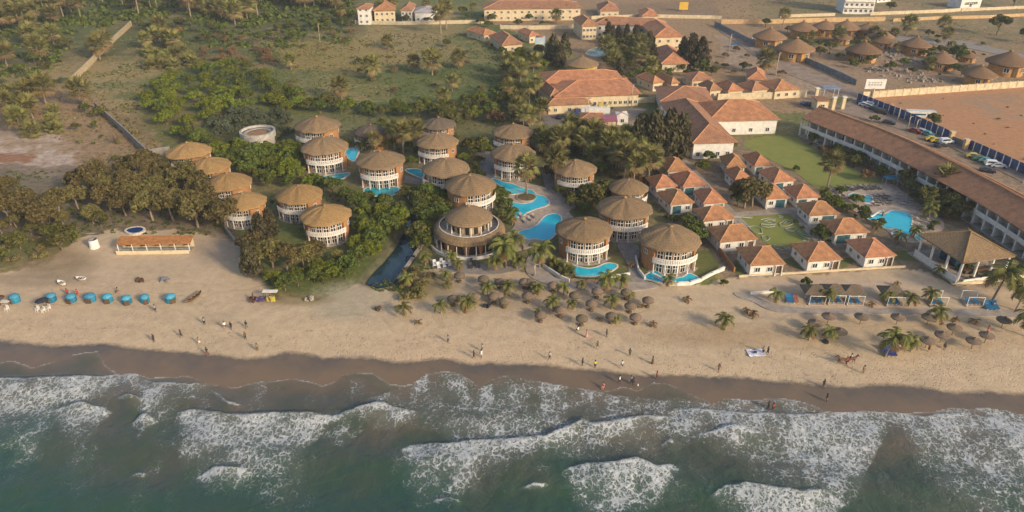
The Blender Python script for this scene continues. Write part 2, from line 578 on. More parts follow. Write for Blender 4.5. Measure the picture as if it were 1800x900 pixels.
# creek channel cut into the land
CREEK = [(728,380),(737,398),(731,430),(718,455),(706,474),(690,496),(664,501),(642,494),(656,476),(676,456),(694,434),(708,408),(716,386)]
cg = [G(*p) for p in CREEK]
def dist_poly(X, Y, pts):
    d = np.full(X.shape, 1e9)
    n = len(pts)
    for i in range(n):
        ax, ay = pts[i].x, pts[i].y; bx, by = pts[(i + 1) % n].x, pts[(i + 1) % n].y
        vx, vy = bx - ax, by - ay
        t = np.clip(((X - ax) * vx + (Y - ay) * vy) / (vx * vx + vy * vy + 1e-9), 0, 1)
        d = np.minimum(d, np.hypot(X - ax - t * vx, Y - ay - t * vy))
    ins = inside(X, Y, [(p.x, p.y) for p in pts])
    return np.where(ins, -d, d)
dc = dist_poly(GX, GY, cg)
carve = np.clip((1.6 - dc) / 2.6, 0, 1)
GZ = GZ - 1.3 * carve * carve * (3 - 2 * carve)
bank = np.clip(1 - np.abs(dc - .8) / 1.6, 0, 1)
blend(np.where((GX > -22) & (GY < 141), bank * .0, bank), np.array((0.10, 0.085, 0.05)))
# small dunes and hummocks so the beach is not a plane
GZ = GZ + sand_m * np.clip(wd / 8, 0, 1) * (n1 - .5) * .35 * (dc > 3)
ground = grid_mesh("ground", GX, GY, GZ, ground_material(), attrs={"wetdist": wd, "sand": np.maximum(sand_m, sand_bare * .85)}, cols={"cover": C})

# ---- creek water
def water_mat(name, col, rough=.08, spec=.5, wave=.15, wscale=1.5):
    m = mat(name, col, rough, .10, .25, wave, wscale, spec=spec)
    return m
MB().poly([(p.x, p.y) for p in [G(px, py) for px, py in CREEK]], -1.2, -0.62).build("creek_water", water_mat("creek_water", (0.018, 0.040, 0.050), .10, .5, .12, .9))
tag(bpy.data.objects["creek_water"], kind="structure")

# ---- sea ----------------------------------------------------------
ex = axis(-105, 105, 0.36, -1500, 1500, 1.06)
ey = axis(58, 122, 0.30, -2500, 122, 1.07)
EX, EY = np.meshgrid(ex, ey, indexing='ij')
EP, EQ = proj(EX, EY, np.full(EX.shape, SEA_Z))
line = np.interp(EX, sx, sy) + (fbm(EX, EY * 0 + 3, 3.5, 77, 3) - .5) * 1.2
off = line - EY                            # metres seaward of the swash edge
foam = np.zeros(EX.shape); crest = np.zeros(EX.shape); lace = np.zeros(EX.shape)
wob = (fbm(EX, EY, 6, 55, 3) - .5) * 16
wob2 = (fbm(EX, EY, 2.5, 56, 3) - .5)
def front(pts, depths, s=1.0, fade=1.2, wave=0.45, rim=1.0):
    """one breaker: crest line in photo pixels, foam trailing seaward to the given pixel depths"""
    xs = np.array([p[0] for p in pts]); ys = np.array([p[1] for p in pts])
    dxs = np.array([d[0] for d in depths]); dds = np.array([d[1] for d in depths])
    yl = np.interp(EP + wob * .4, xs, ys) + wob2 * 7
    dp = 1.15 * np.interp(EP + wob + (EQ - yl) * .25, dxs, dds, left=0, right=0)
    inx = np.clip(np.minimum(EP - xs[0] + wob, xs[-1] - EP + wob) / min(34, (xs[-1] - xs[0]) * .3) + .5, 0, 1)
    d = EQ - yl
    u = d / np.maximum(dp, 2.0)
    body = np.clip((d + 1) / 2.5, 0, 1) * np.clip(1.15 - u, 0, 1) ** fade * (dp > 1) * inx * s
    edge = np.exp(-((d - 2.5) / 4.0) ** 2) * inx * rim * np.clip(dp / 12 + .3, 0, 1)
    np.maximum(foam, body, out=foam)
    np.maximum(crest, edge, out=crest)
    hump = np.where(d < 0, np.exp(-(d / 7.0) ** 2), np.exp(-(d / 30.0) ** 2))
    half = (xs[-1] - xs[0]) / 2; inx = np.clip(np.minimum(EP - xs[0] + wob, xs[-1] - EP + wob) / min(90, half), 0, 1); inx = inx * inx * (3 - 2 * inx)
    np.maximum(lace, hump * inx * wave, out=lace)
front([(-200,674),(0,672),(67,670),(133,667),(180,663),(207,658),(240,658),(253,667),(276,675),(330,673),(362,674)], [(-200,110),(0,100),(60,85),(130,60),(200,36),(240,42),(270,68),(300,62),(340,25),(365,4)], .95)
front([(90,720),(120,714),(150,712),(180,718),(198,723)], [(90,5),(120,45),(150,62),(175,42),(198,5)], 1.0)
front([(200,701),(225,698),(257,705)], [(200,3),(225,9),(257,4)], .9)
front([(366,683),(385,695),(400,708),(430,711)], [(366,4),(395,8),(430,3)], .9, wave=.25)
front([(310,726),(340,720),(365,726),(400,734),(450,733),(500,732),(550,732),(606,733)], [(310,6),(335,80),(380,110),(450,118),(520,108),(550,70),(580,20),(606,5)], 1.0)
front([(556,738),(600,731),(640,720),(678,712),(695,720),(738,725)], [(556,3),(620,14),(660,22),(690,40),(738,8)], .95)
front([(232,742),(255,733),(276,739)], [(232,3),(255,36),(276,5)], .85)
front([(348,837),(375,825),(420,825),(445,831)], [(348,4),(380,40),(430,34),(445,4)], 1.0)
front([(226,836),(245,830),(264,832)], [(226,3),(245,7),(264,3)], .9, wave=.14)
front([(680,694),(747,662),(800,657),(843,682),(890,664),(967,676),(1017,686),(1080,696),(1200,708),(1235,716)], [(680,30),(740,60),(800,80),(860,125),(940,118),(1040,95),(1140,80),(1200,70),(1235,50)], .62, .6, .15, .6)
front([(855,692),(872,672),(890,664),(905,680),(918,700)], [(855,40),(885,120),(918,60)], .7, .7, .1, .5)
front([(640,700),(690,690),(720,672),(748,660)], [(640,20),(700,40),(748,30)], .5, .8, .1, .5)
front([(708,788),(720,783),(760,783),(800,783),(850,778),(900,775),(960,770),(1010,750),(1023,744),(1040,752),(1080,748),(1130,735),(1170,732),(1190,742)], [(708,10),(725,60),(760,95),(820,98),(850,60),(890,58),(930,35),(1000,22),(1040,22),(1070,48),(1100,26),(1150,26),(1190,6)], 1.0)
front([(990,828),(1000,822),(1030,818),(1080,820),(1120,812),(1150,822),(1180,818),(1194,828)], [(990,8),(1030,60),(1070,100),(1120,95),(1170,60),(1194,6)], 1.0)
front([(1158,782),(1175,772),(1200,776)], [(1158,3),(1175,8),(1200,3)], .8, wave=.16)
front([(916,858),(940,853),(964,855)], [(916,3),(940,9),(964,3)], .9, wave=.14)
front([(1170,700),(1200,702),(1250,712),(1275,700),(1331,704),(1406,704),(1430,712),(1456,726)], [(1170,50),(1300,55),(1400,60),(1456,20)], .55, .5, .1, .7)
front([(1165,722),(1195,718),(1290,727),(1400,731),(1480,724),(1560,723),(1620,734),(1700,727),(1800,746),(2000,760)], [(1165,40),(1260,50),(1330,70),(1400,130),(1450,165),(1500,168),(1545,120),(1565,30),(1590,22),(1640,80),(1700,120),(1760,150),(1840,160),(2000,150)], .92, .8, .35)
front([(1650,724),(1726,715),(1769,722),(1800,728),(2000,738)], [(1650,8),(1726,30),(2000,30)], .6, .5, .1, .7)
front([(1222,768),(1260,757),(1300,755),(1352,767)], [(1222,5),(1255,20),(1300,16),(1352,5)], 1.0)
front([(1244,874),(1275,857),(1310,855),(1350,863),(1400,870),(1420,868),(1450,868),(1486,888)], [(1244,5),(1290,40),(1340,70),(1420,90),(1460,70),(1486,8)], 1.0)
front([(760,878),(790,872),(815,880)], [(760,4),(790,24),(815,4)], .5, wave=.15)
# faint streaks of old foam everywhere near shore
streak = fbm(EX * 1.0 + EY * .35, EY * .35 - EX * .2, 4.5, 91, 4)
drift = np.clip((streak - .46) * 3.2, 0, 1) * np.clip((EQ - 640) / 60, 0, 1) * np.clip((930 - EQ) / 170, .15, 1)
shore_edge = np.exp(-(off / .32) ** 2)
foam = np.maximum(foam, drift * .46)
# backwash: the swash foam is drawn out into fans and streaks running down the beach
fan = fbm(EX + 2.5 * (fbm(EX, EY, 11, 93, 3) - .5), EY * .22, 2.2, 92, 4); fan2 = fbm(EX, EY, 9, 94, 3)
zone = np.clip(1 - off / 13, 0, 1) * np.clip((1260 - EP) / 80, .25, 1)
foam = foam * (1 - zone * np.clip(1.15 - np.clip((fan - .36) * 4.0, 0, 1) - np.clip((fan2 - .55) * 3, 0, .5), 0, .85))
body_n = fbm(EX, EY, 3.2, 95, 4)
foam = np.clip(foam * (.62 + .85 * np.clip((body_n - .34) * 2.6, 0, 1)), 0, 1)
sz = height(EX, EY)
swell = (np.sin((EY + .084 * EX + 3.5 * fbm(EX, EY, 30, 61)) * .55) * .26 + (fbm(EX, EY, 5, 66) - .5) * .55 + (fbm(EX, EY, 1.6, 67, 3) - .5) * .14)
ampl = np.clip(off / 12, 0, 1)
EZ = SEA_Z + swell * ampl + lace * 1.8 * np.clip(off / 6, 0, 1) + foam * .06 + crest * .16
EZ = np.maximum(EZ, sz + .035)
depth = np.clip((EZ - sz), 0, 6)

def sea_material():
    m = bpy.data.materials.new("sea_water_foam")
    m.use_nodes = True
    N, L = m.node_tree.nodes, m.node_tree.links
    b = N["Principled BSDF"]
    def attr(n):
        a = N.new("ShaderNodeAttribute"); a.attribute_name = n; return a.outputs["Fac"]
    tc = N.new("ShaderNodeTexCoord")
    def noise(scale, detail=4, dist=0.0, vec=None):
        n = N.new("ShaderNodeTexNoise"); n.inputs["Scale"].default_value = scale
        n.inputs["Detail"].default_value = detail; n.inputs["Roughness"].default_value = .65
        n.inputs["Distortion"].default_value = dist
        L.new(vec or tc.outputs["Object"], n.inputs["Vector"]); return n
    def mrange(v, a, b_, c=0.0, d=1.0, smooth=False):
        n = N.new("ShaderNodeMapRange"); n.inputs[1].default_value = a; n.inputs[2].default_value = b_
        n.inputs[3].default_value = c; n.inputs[4].default_value = d
        if smooth: n.interpolation_type = 'SMOOTHSTEP'
        L.new(v, n.inputs[0]); return n.outputs[0]
    def mth(op, a, b_=None, c=None):
        n = N.new("ShaderNodeMath"); n.operation = op
        for i, v in enumerate((a, b_, c)):
            if v is None: continue
            if isinstance(v, (int, float)): n.inputs[i].default_value = v
            else: L.new(v, n.inputs[i])
        return n.outputs[0]
    def mixc(f, a, c):
        n = N.new("ShaderNodeMix"); n.data_type = 'RGBA'
        for i, v in ((0, f), (6, a), (7, c)):
            if isinstance(v, (int, float)): n.inputs[i].default_value = v
            elif isinstance(v, tuple): n.inputs[i].default_value = (*v, 1)
            else: L.new(v, n.inputs[i])
        return n.outputs[2]
    dep, fo, cr, of = attr("depth"), attr("foam"), attr("crest"), attr("off")
    # turbid water: brown over the sand, grey-olive, then green offshore
    big = noise(0.07, 4).outputs[0]
    dn = mth('ADD', of, mrange(big, .3, .7, -9, 9))
    c1 = mixc(mrange(of, 0, 3.5), (0.155, 0.114, 0.076), (0.112, 0.092, 0.066))
    c2 = mixc(mrange(dn, 3, 13), c1, (0.074, 0.074, 0.052))
    c3 = mixc(mrange(dn, 11, 24), c2, (0.038, 0.068, 0.044))
    c4 = mixc(mrange(dn, 22, 42), c3, (0.013, 0.066, 0.047))
    mott = noise(0.22, 5, .6).outputs[0]
    c4 = mixc(mth('MULTIPLY', mrange(mott, .45, .68), .45), c4, (0.040, 0.072, 0.032))
    c4 = mixc(mth('MULTIPLY', mrange(fo, .03, .8), .32), c4, (0.24, 0.28, 0.26))
    # lace: cell walls of warped voronoi, wider where there is more foam
    wrp = noise(0.9, 3)
    vm = N.new("ShaderNodeVectorMath"); vm.operation = 'MULTIPLY_ADD'
    L.new(wrp.outputs["Color"], vm.inputs[0]); vm.inputs[1].default_value = (1.5, 1.5, 0); L.new(tc.outputs["Object"], vm.inputs[2])
    def cells(scale):
        v = N.new("ShaderNodeTexVoronoi"); v.feature = 'DISTANCE_TO_EDGE'
        v.inputs["Scale"].default_value = scale
        mp = N.new("ShaderNodeMapping"); mp.inputs["Scale"].default_value = (1.0, .62, 1)
        mp.inputs["Rotation"].default_value = (0, 0, R(24))
        L.new(vm.outputs[0], mp.inputs[0]); L.new(mp.outputs[0], v.inputs["Vector"])
        return v.outputs["Distance"]
    brk = mrange(noise(0.45, 4).outputs[0], .30, .70, -.50, .25)
    fine = mrange(noise(2.4, 4).outputs[0], .30, .70, -.30, .30)
    fm = mth('ADD', fo, mth('MULTIPLY', mth('ADD', brk, fine), mrange(fo, .02, .30, 0.0, 1.0)))
    w1 = mth('MULTIPLY', fm, .20)
    l1 = mth('SUBTRACT', 1.0, mth('SMOOTH_MIN', mth('DIVIDE', cells(1.15), mth('MAXIMUM', w1, .001)), 1.0, .3))
    w2 = mth('MULTIPLY', fm, .16)
    l2 = mth('SUBTRACT', 1.0, mth('SMOOTH_MIN', mth('DIVIDE', cells(2.6), mth('MAXIMUM', w2, .001)), 1.0, .3))
    lc = mth('MAXIMUM', mth('MULTIPLY', mrange(l1, .05, .55), mrange(fm, .05, .55, .15, 1.0)), mth('MULTIPLY', mrange(l2, .1, .6), mrange(fm, .10, .75, .0, 1.0)))
    solid = mrange(mth('ADD', mth('ADD', cr, mth('MULTIPLY', fine, 1.3)), mth('MULTIPLY', brk, .6)), .55, 1.1)
    edge = mth('MULTIPLY', attr("rim"), mrange(noise(0.3, 3).outputs[0], .38, .62, .05, .8))
    f_all = mth('MULTIPLY', mth('MINIMUM', mth('MAXIMUM', mth('MAXIMUM', lc, solid), edge), 1.0), mrange(noise(3.5, 3).outputs[0], .3, .7, .62, 1.0))
    col = mixc(f_all, c4, mixc(mrange(noise(1.8, 4).outputs[0], .35, .65), (0.34, 0.37, 0.39), (0.58, 0.58, 0.57)))
    L.new(col, b.inputs["Base Color"])
    rr = N.new("ShaderNodeMix"); rr.data_type = 'FLOAT'
    L.new(f_all, rr.inputs[0]); rr.inputs[2].default_value = .20; rr.inputs[3].default_value = .9
    L.new(rr.outputs[0], b.inputs["Roughness"])
    b.inputs["Specular IOR Level"].default_value = .30
    bp = N.new("ShaderNodeBump"); bp.inputs["Distance"].default_value = .45; bp.inputs["Strength"].default_value = .7
    hh = mth('ADD', mth('MULTIPLY', noise(.55, 6, .8).outputs[0], mrange(of, .5, 8)), mth('MULTIPLY', f_all, .35))
    L.new(hh, bp.inputs["Height"]); L.new(bp.outputs[0], b.inputs["Normal"])
    return m
sea = grid_mesh("sea", EX, EY, EZ, sea_material(), keep=(off > -0.05), attrs={"depth": depth, "foam": foam, "crest": crest, "off": np.clip(off, 0, 200), "rim": shore_edge})
# ================================================================== MATERIALS FOR BUILT THINGS
def thatch_mat(name, c1, c2, c3, objvar=.2):
    """bundled straw: streaks running down the slope, layered courses, weather stains"""
    m = bpy.data.materials.new(name); m.use_nodes = True
    N, L = m.node_tree.nodes, m.node_tree.links
    b = N["Principled BSDF"]; b.inputs["Roughness"].default_value = .95; b.inputs["Specular IOR Level"].default_value = .15
    tc = N.new("ShaderNodeTexCoord")
    sp = N.new("ShaderNodeSeparateXYZ"); L.new(tc.outputs["Object"], sp.inputs[0])
    def mth(op, a, b_=None, c=None):
        n = N.new("ShaderNodeMath"); n.operation = op
        for i, v in enumerate((a, b_, c)):
            if v is None: continue
            if isinstance(v, (int, float)): n.inputs[i].default_value = v
            else: L.new(v, n.inputs[i])
        return n.outputs[0]
    ang = mth('ARCTAN2', sp.outputs[1], sp.outputs[0])
    rad = mth('SQRT', mth('ADD', mth('MULTIPLY', sp.outputs[0], sp.outputs[0]), mth('MULTIPLY', sp.outputs[1], sp.outputs[1])))
    cb = N.new("ShaderNodeCombineXYZ"); L.new(mth('MULTIPLY', ang, 7.0), cb.inputs[0]); L.new(mth('MULTIPLY', rad, .45), cb.inputs[1]); L.new(mth('MULTIPLY', sp.outputs[2], .3), cb.inputs[2])
    oi = N.new("ShaderNodeObjectInfo"); L.new(mth('MULTIPLY', oi.outputs["Random"], 37.0), cb.inputs[2])
    def noise(vec, sc, det=5, ro=.7):
        n = N.new("ShaderNodeTexNoise"); n.inputs["Scale"].default_value = sc; n.inputs["Detail"].default_value = det; n.inputs["Roughness"].default_value = ro
        L.new(vec, n.inputs["Vector"]); return n.outputs[0]
    va = N.new("ShaderNodeVectorMath"); va.operation = 'ADD'; L.new(tc.outputs["Object"], va.inputs[0]); L.new(cb.outputs[0], va.inputs[1])
    st = noise(cb.outputs[0], 2.2); bl = noise(va.outputs[0], .35, 4); fi = noise(tc.outputs["Object"], 5, 3)
    def mr(v, a, b_, c=0., d=1.):
        n = N.new("ShaderNodeMapRange"); n.inputs[1].default_value = a; n.inputs[2].default_value = b_; n.inputs[3].default_value = c; n.inputs[4].default_value = d
        L.new(v, n.inputs[0]); return n.outputs[0]
    def mix(f, a, c):
        n = N.new("ShaderNodeMix"); n.data_type = 'RGBA'; L.new(f, n.inputs[0])
        for i, v in ((6, a), (7, c)):
            if isinstance(v, tuple): n.inputs[i].default_value = (*v, 1)
            else: L.new(v, n.inputs[i])
        return n.outputs[2]
    col = mix(mr(st, .32, .68), c2, c1)
    col = mix(mr(bl, .46, .62, 0, .65), col, c3)
    wv = N.new("ShaderNodeTexWave"); wv.wave_type = 'RINGS'; wv.rings_direction = 'Z'; wv.wave_profile = 'SAW'
    wv.inputs["Scale"].default_value = .55; wv.inputs["Distortion"].default_value = 1.2; wv.inputs["Detail"].default_value = 3
    L.new(tc.outputs["Object"], wv.inputs["Vector"])
    hs = N.new("ShaderNodeHueSaturation"); L.new(col, hs.inputs["Color"])
    L.new(mth('MULTIPLY', mth('MULTIPLY_ADD', oi.outputs["Random"], objvar, 1 - objvar / 2), mth('MULTIPLY', mr(wv.outputs["Fac"], 0, 1, .84, 1.08), mr(fi, .3, .7, .86, 1.14))), hs.inputs["Value"])
    L.new(hs.outputs[0], b.inputs["Base Color"])
    bp = N.new("ShaderNodeBump"); bp.inputs["Strength"].default_value = .8; bp.inputs["Distance"].default_value = .12
    L.new(mth('ADD', mth('ADD', st, mth('MULTIPLY', fi, .6)), mth('MULTIPLY', wv.outputs["Fac"], .8)), bp.inputs["Height"]); L.new(bp.outputs[0], b.inputs["Normal"])
    MATS[name] = m
    return m
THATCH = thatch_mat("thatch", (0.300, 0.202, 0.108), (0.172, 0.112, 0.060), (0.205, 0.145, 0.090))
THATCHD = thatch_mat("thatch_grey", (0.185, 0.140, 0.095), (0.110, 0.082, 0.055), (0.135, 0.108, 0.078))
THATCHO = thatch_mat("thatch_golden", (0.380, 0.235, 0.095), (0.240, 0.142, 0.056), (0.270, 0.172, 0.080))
OCHRE = mat("ochre_render", (0.38, 0.195, 0.085), .9, .14, 1.2, .2, 12, col2=(0.30, 0.145, 0.062))
WHITE = mat("white_render", (0.74, 0.70, 0.63), .85, .10, .8, .1, 9, col2=(0.58, 0.54, 0.48))
CREAM = mat("cream_render", (0.66, 0.54, 0.34), .9, .12, .8, .1, 9, col2=(0.52, 0.41, 0.26))
BALUS = mat("white_balustrade", (0.72, 0.66, 0.58), .8, .12, 2.5, .15, 12)
GLASS = mat("window_glass", (0.020, 0.028, 0.035), .12, .3, 1.2, spec=.6)
GLASSB = mat("blue_door_glass", (0.022, 0.070, 0.105), .2, .3, 1.5, spec=.5)
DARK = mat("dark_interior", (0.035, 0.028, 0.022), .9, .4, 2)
WOOD = mat("dark_wood", (0.105, 0.062, 0.036), .8, .25, 4, .2)
STONE = mat("terrace_stone", (0.34, 0.285, 0.23), .9, .2, 1.5, .3, 8)
CONC = mat("grey_concrete", (0.27, 0.245, 0.215), .9, .22, .7, .2, 8)
FLOORR = mat("reddish_floor", (0.33, 0.19, 0.12), .85, .15, 2)

def tile_mat(name, col, col2, freq=3.2):
    """clay pan tiles: rows across the slope plus blotchy weathering"""
    m = mat(name, col, .85, .2, .55, .35, 9, objvar=.24, col2=col2)
    N, L = m.node_tree.nodes, m.node_tree.links
    b = N["Principled BSDF"]
    tc = N.new("ShaderNodeTexCoord")
    wv = N.new("ShaderNodeTexWave"); wv.bands_direction = 'Z'
    wv.inputs["Scale"].default_value = freq; wv.inputs["Distortion"].default_value = .6; wv.inputs["Detail"].default_value = 2
    L.new(tc.outputs["Object"], wv.inputs["Vector"])
    src = b.inputs["Base Color"].links[0].from_socket
    vo = N.new("ShaderNodeTexVoronoi"); vo.inputs["Scale"].default_value = 2.6
    L.new(tc.outputs["Object"], vo.inputs["Vector"])
    sp = N.new("ShaderNodeSeparateColor"); L.new(vo.outputs["Color"], sp.inputs[0])
    a = N.new("ShaderNodeMath"); a.operation = 'MULTIPLY_ADD'; a.inputs[1].default_value = .26; a.inputs[2].default_value = .75
    L.new(wv.outputs["Fac"], a.inputs[0])
    a2 = N.new("ShaderNodeMath"); a2.operation = 'MULTIPLY_ADD'; a2.inputs[1].default_value = .22; 
    L.new(sp.outputs[0], a2.inputs[0]); L.new(a.outputs[0], a2.inputs[2])
    vm = N.new("ShaderNodeVectorMath"); vm.operation = 'SCALE'
    L.new(src, vm.inputs[0]); L.new(a2.outputs[0], vm.inputs[3]); L.new(vm.outputs[0], b.inputs["Base Color"])
    return m
TILE = tile_mat("terracotta_tiles", (0.445, 0.208, 0.092), (0.265, 0.122, 0.064))
TILEB = tile_mat("brown_tiles", (0.350, 0.175, 0.090), (0.225, 0.115, 0.066), 2.0)
RIDGE = mat("ridge_tiles", (0.52, 0.25, 0.12), .85, .15, 2)

def dia(px, py, wpx, z=5.2):
    return wpx / ppm(px, py, z)

ORD = ["first", "second", "third", "fourth", "fifth", "sixth", "seventh", "eighth", "ninth", "tenth", "eleventh", "twelfth"]

# ================================================================== TWO-STOREY THATCHED ROUNDHOUSE (unit roof radius 6.6 m, front = -Y)
def thatch_cone(mb, R_, z, h, n=40, edge=.45, seed=1, mi=0, bulge=.10, rag=1.0):
    rnd = random.Random(seed)
    ph = [rnd.uniform(0, 6.28) for _ in range(4)]
    def jit(j, i, r, zz):
        t = 2 * PI * i / n
        k = 1 + rag * (.009 * math.sin(3 * t + ph[0]) + .007 * math.sin(11 * t + ph[1]) + rnd.uniform(-.006, .006))
        return r * k, zz + rag * (.03 * math.sin(4 * t + ph[2]) + .03 * math.sin(9 * t + ph[3]) + rnd.uniform(-.035, .035)) * min(1, r / 2)
    prof = [(R_ * .90, z - edge * .55), (R_ * .985, z - edge), (R_, z - edge * .6), (R_ * .985, z)]
    for k in range(1, 9):
        u = k / 9
        r = R_ * .985 * (1 - u)
        prof.append((r, z + h * (u + bulge * math.sin(PI * u))))
    prof.append((0.02, z + h * 1.0))
    mb.lathe(prof, n, jit=jit, mi=mi)
    return mb

F = -PI / 2          # facing -Y
def window_mesh(wd, ht, nx=2, ny=2, dep=.10, fr=.09, mats=None):
    mb = MB()
    mb.box((0, 0, ht / 2), (wd, dep * .5, ht), 1)
    for i in range(nx + 1):
        mb.box((-wd / 2 + wd * i / nx, -.02, ht / 2), (fr, dep, ht + fr), 0)
    for i in range(ny + 1):
        mb.box((0, -.025, ht * i / ny), (wd, dep - .01, fr), 0)
    o = mb.build("window", mats or [WHITE, GLASS], link=False)
    return o.data
WIN_TALL = window_mesh(1.3, 2.3, 2, 2, fr=.13)
WIN_SQ = window_mesh(1.1, 1.0, 2, 1, mats=[WHITE, GLASS])
WIN_DOOR = window_mesh(1.7, 2.2, 2, 1, mats=[WHITE, GLASSB])

def roundhouse_parts():
    P = {}
    a = R(50)
    mb = MB()
    mb.lathe([(5.75, 0), (5.75, 6.1)], 36, F + a, F + 2 * PI - a)                       # outer wall, open to the front
    mb.lathe([(5.15, 0), (5.15, 6.1)], 16, F - a, F + a)                                # recessed glazed front
    for s in (-1, 1):
        t = F + s * a
        c, sn = math.cos(t), math.sin(t)
        q = [(5.15 * c, 5.15 * sn, 0), (5.75 * c, 5.75 * sn, 0), (5.75 * c, 5.75 * sn, 6.1), (5.15 * c, 5.15 * sn, 6.1)]
        mb.add(q, [(0, 1, 2, 3) if s < 0 else (3, 2, 1, 0)])
    P["wall"] = mb.build("wall", OCHRE, link=False).data
    for q in range(4):
        mb = MB(); thatch_cone(mb, 6.6, 5.95, 2.45 + .12 * q, n=64, seed=3 + q, bulge=.09 + .025 * q, edge=.34, rag=2.2)
        P["roof%d" % q] = mb.build("roof", THATCH, link=False).data
    mb = MB(); mb.lathe([(.42, 0), (.46, .15), (.2, .38), (.05, .5)], 10)
    P["roof_cap"] = mb.build("roof_cap", THATCHO, link=False).data
    mb = MB(); mb.sector(5.1, 6.55, 2.72, 2.95, F - R(49), F + R(49), 18)
    P["balcony"] = mb.build("balcony", WHITE, link=False).data
    mb = MB()
    mb.sector(6.42, 6.56, 3.90, 4.06, F - R(48), F + R(48), 18)
    mb.sector(6.42, 6.56, 2.95, 3.07, F - R(48), F + R(48), 18)
    for i in range(23):
        t = F - R(47.5) + R(95) * i / 22
        mb.box((6.49 * math.cos(t), 6.49 * math.sin(t), 3.48), (.09, .30, .85), rz=t)
    P["balustrade"] = mb.build("balustrade", BALUS, link=False).data
    mb = MB(); mb.bar((0, 0, 0), (0, 0, 2.72), .15, 8, .13); mb.box((0, 0, .1), (.42, .42, .2))
    P["column"] = mb.build("column", WHITE, link=False).data
    mb = MB(); mb.sector(5.1, 6.75, .0, .14, F - R(58), F + R(58), 16)
    P["terrace"] = mb.build("terrace", STONE, link=False).data
    mb = MB(); mb.box((0, 0, 1.05), (1.0, .10, 2.1)); mb.bar((.35, -.06, 1.05), (.35, -.16, 1.05), .04, 5)
    P["door"] = mb.build("door", WOOD, link=False).data
    return P
RH = roundhouse_parts()

def roundhouse(px, py, wpx, label, face=0.0, roof=None, full=True, group="two-storey thatched roundhouses"):
    d = dia(px, py, wpx)
    s = d / 13.2
    z0 = 5.95 * s
    g = G(px, py - .085 * wpx, z0)
    o = thing("thatched_roundhouse", (g.x, g.y, float(height(g.x, g.y))), label, "roundhouse", group, R(face), s)
    for k in ("wall", "roof"):
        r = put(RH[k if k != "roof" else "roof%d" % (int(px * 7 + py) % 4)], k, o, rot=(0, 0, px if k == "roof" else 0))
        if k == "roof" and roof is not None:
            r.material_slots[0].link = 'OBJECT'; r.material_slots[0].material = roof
        if k == "roof":
            put(RH["roof_cap"], "roof_cap", r, (0, 0, 8.5))
    b = put(RH["balcony"], "balcony", o)
    put(RH["balustrade"], "balustrade", b)
    put(RH["terrace"], "terrace", o)
    for i in range(5):
        t = F + R(-46 + 23 * i)
        put(RH["column"], "column", o, (6.3 * math.cos(t), 6.3 * math.sin(t), 0))
    for lev in (0.15, 3.0):
        for i in range(5):
            t = F + R(-38 + 19 * i)
            put(WIN_TALL, "window", o, (5.2 * math.cos(t), 5.2 * math.sin(t), lev), (0, 0, t + PI / 2), (1, 1, 1.0 if lev < 1 else 1.15))
    for t in (F + R(95), F - R(100)):
        put(RH["door"], "door", o, (5.78 * math.cos(t), 5.78 * math.sin(t), 0), (0, 0, t + PI / 2))
    for t in (F + R(72), F - R(74), F + R(128)):
        put(WIN_SQ, "window", o, (5.78 * math.cos(t), 5.78 * math.sin(t), 3.5), (0, 0, t + PI / 2))
    return o

ROUND = [  # eaves centre, roof width in photo pixels, facing (deg, + turns to the right), label
 (331, 272, 79, -22, "golden thatched roundhouse farthest back in the left row, beside the grey boundary wall", THATCHO),
 (366, 298, 79, -22, "golden thatched roundhouse second from the back in the left row", THATCHO),
 (401, 327, 82, -22, "golden thatched roundhouse third from the back in the left row, behind the brown trees", THATCHO),
 (428, 361, 80, -16, "golden thatched roundhouse nearest the beach bar, half hidden by dark feathery trees", THATCHO),
 (526, 349, 83, -14, "golden thatched roundhouse behind another one west of the creek, above the dark trees", THATCHO),
 (572, 385, 91, 12, "golden thatched roundhouse with ochre front nearest the left bank of the creek", THATCHO),
 (558, 227, 80, -20, "brown thatched roundhouse just right of the open round shell, farthest left of the middle group", None),
 (570, 264, 84, 10, "brown thatched roundhouse with a small pool below it, in the green bushes", None),
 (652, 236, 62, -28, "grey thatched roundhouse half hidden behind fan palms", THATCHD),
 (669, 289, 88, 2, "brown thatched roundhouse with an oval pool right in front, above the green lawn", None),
 (771, 223, 62, -10, "shaded grey thatched roof half hidden at the very back of the roundhouses", THATCHD),  # far roof in shade; the shade is put into the grey thatch colour
 (769, 255, 76, -14, "brown thatched roundhouse with ochre right flank, behind the pair by the creek", None),
 (784, 303, 86, -32, "brown thatched roundhouse with balcony facing left, touching its neighbour's roof", None),
 (826, 333, 92, 42, "brown thatched roundhouse directly behind the tiered restaurant roof", None),
 (902, 238, 75, -22, "thatched roundhouse in the shade behind the one at the lagoon pool head", None),
 (902, 276, 81, -8, "thatched roundhouse with white columns standing at the head of the lagoon pool", None),
 (1010, 303, 80, -4, "thatched roundhouse right of the lagoon pool among tall fan palms", None),
 (1104, 335, 72, 30, "thatched roundhouse peeping out behind another, beside the leftmost tiled bungalows", None),
 (1097, 373, 99, 4, "large thatched roundhouse with lawn patch in front, behind the two beachfront ones", None),
 (1027, 411, 102, 6, "left of the two beachfront thatched roundhouses, with curved pool in front", None),
 (1177, 427, 109, 8, "rightmost thatched roundhouse, on the beachfront with a crescent pool at its foot", None),
]
RHO = [roundhouse(x, y, w_, lb, f, rf) for x, y, w_, f, lb, rf in ROUND]

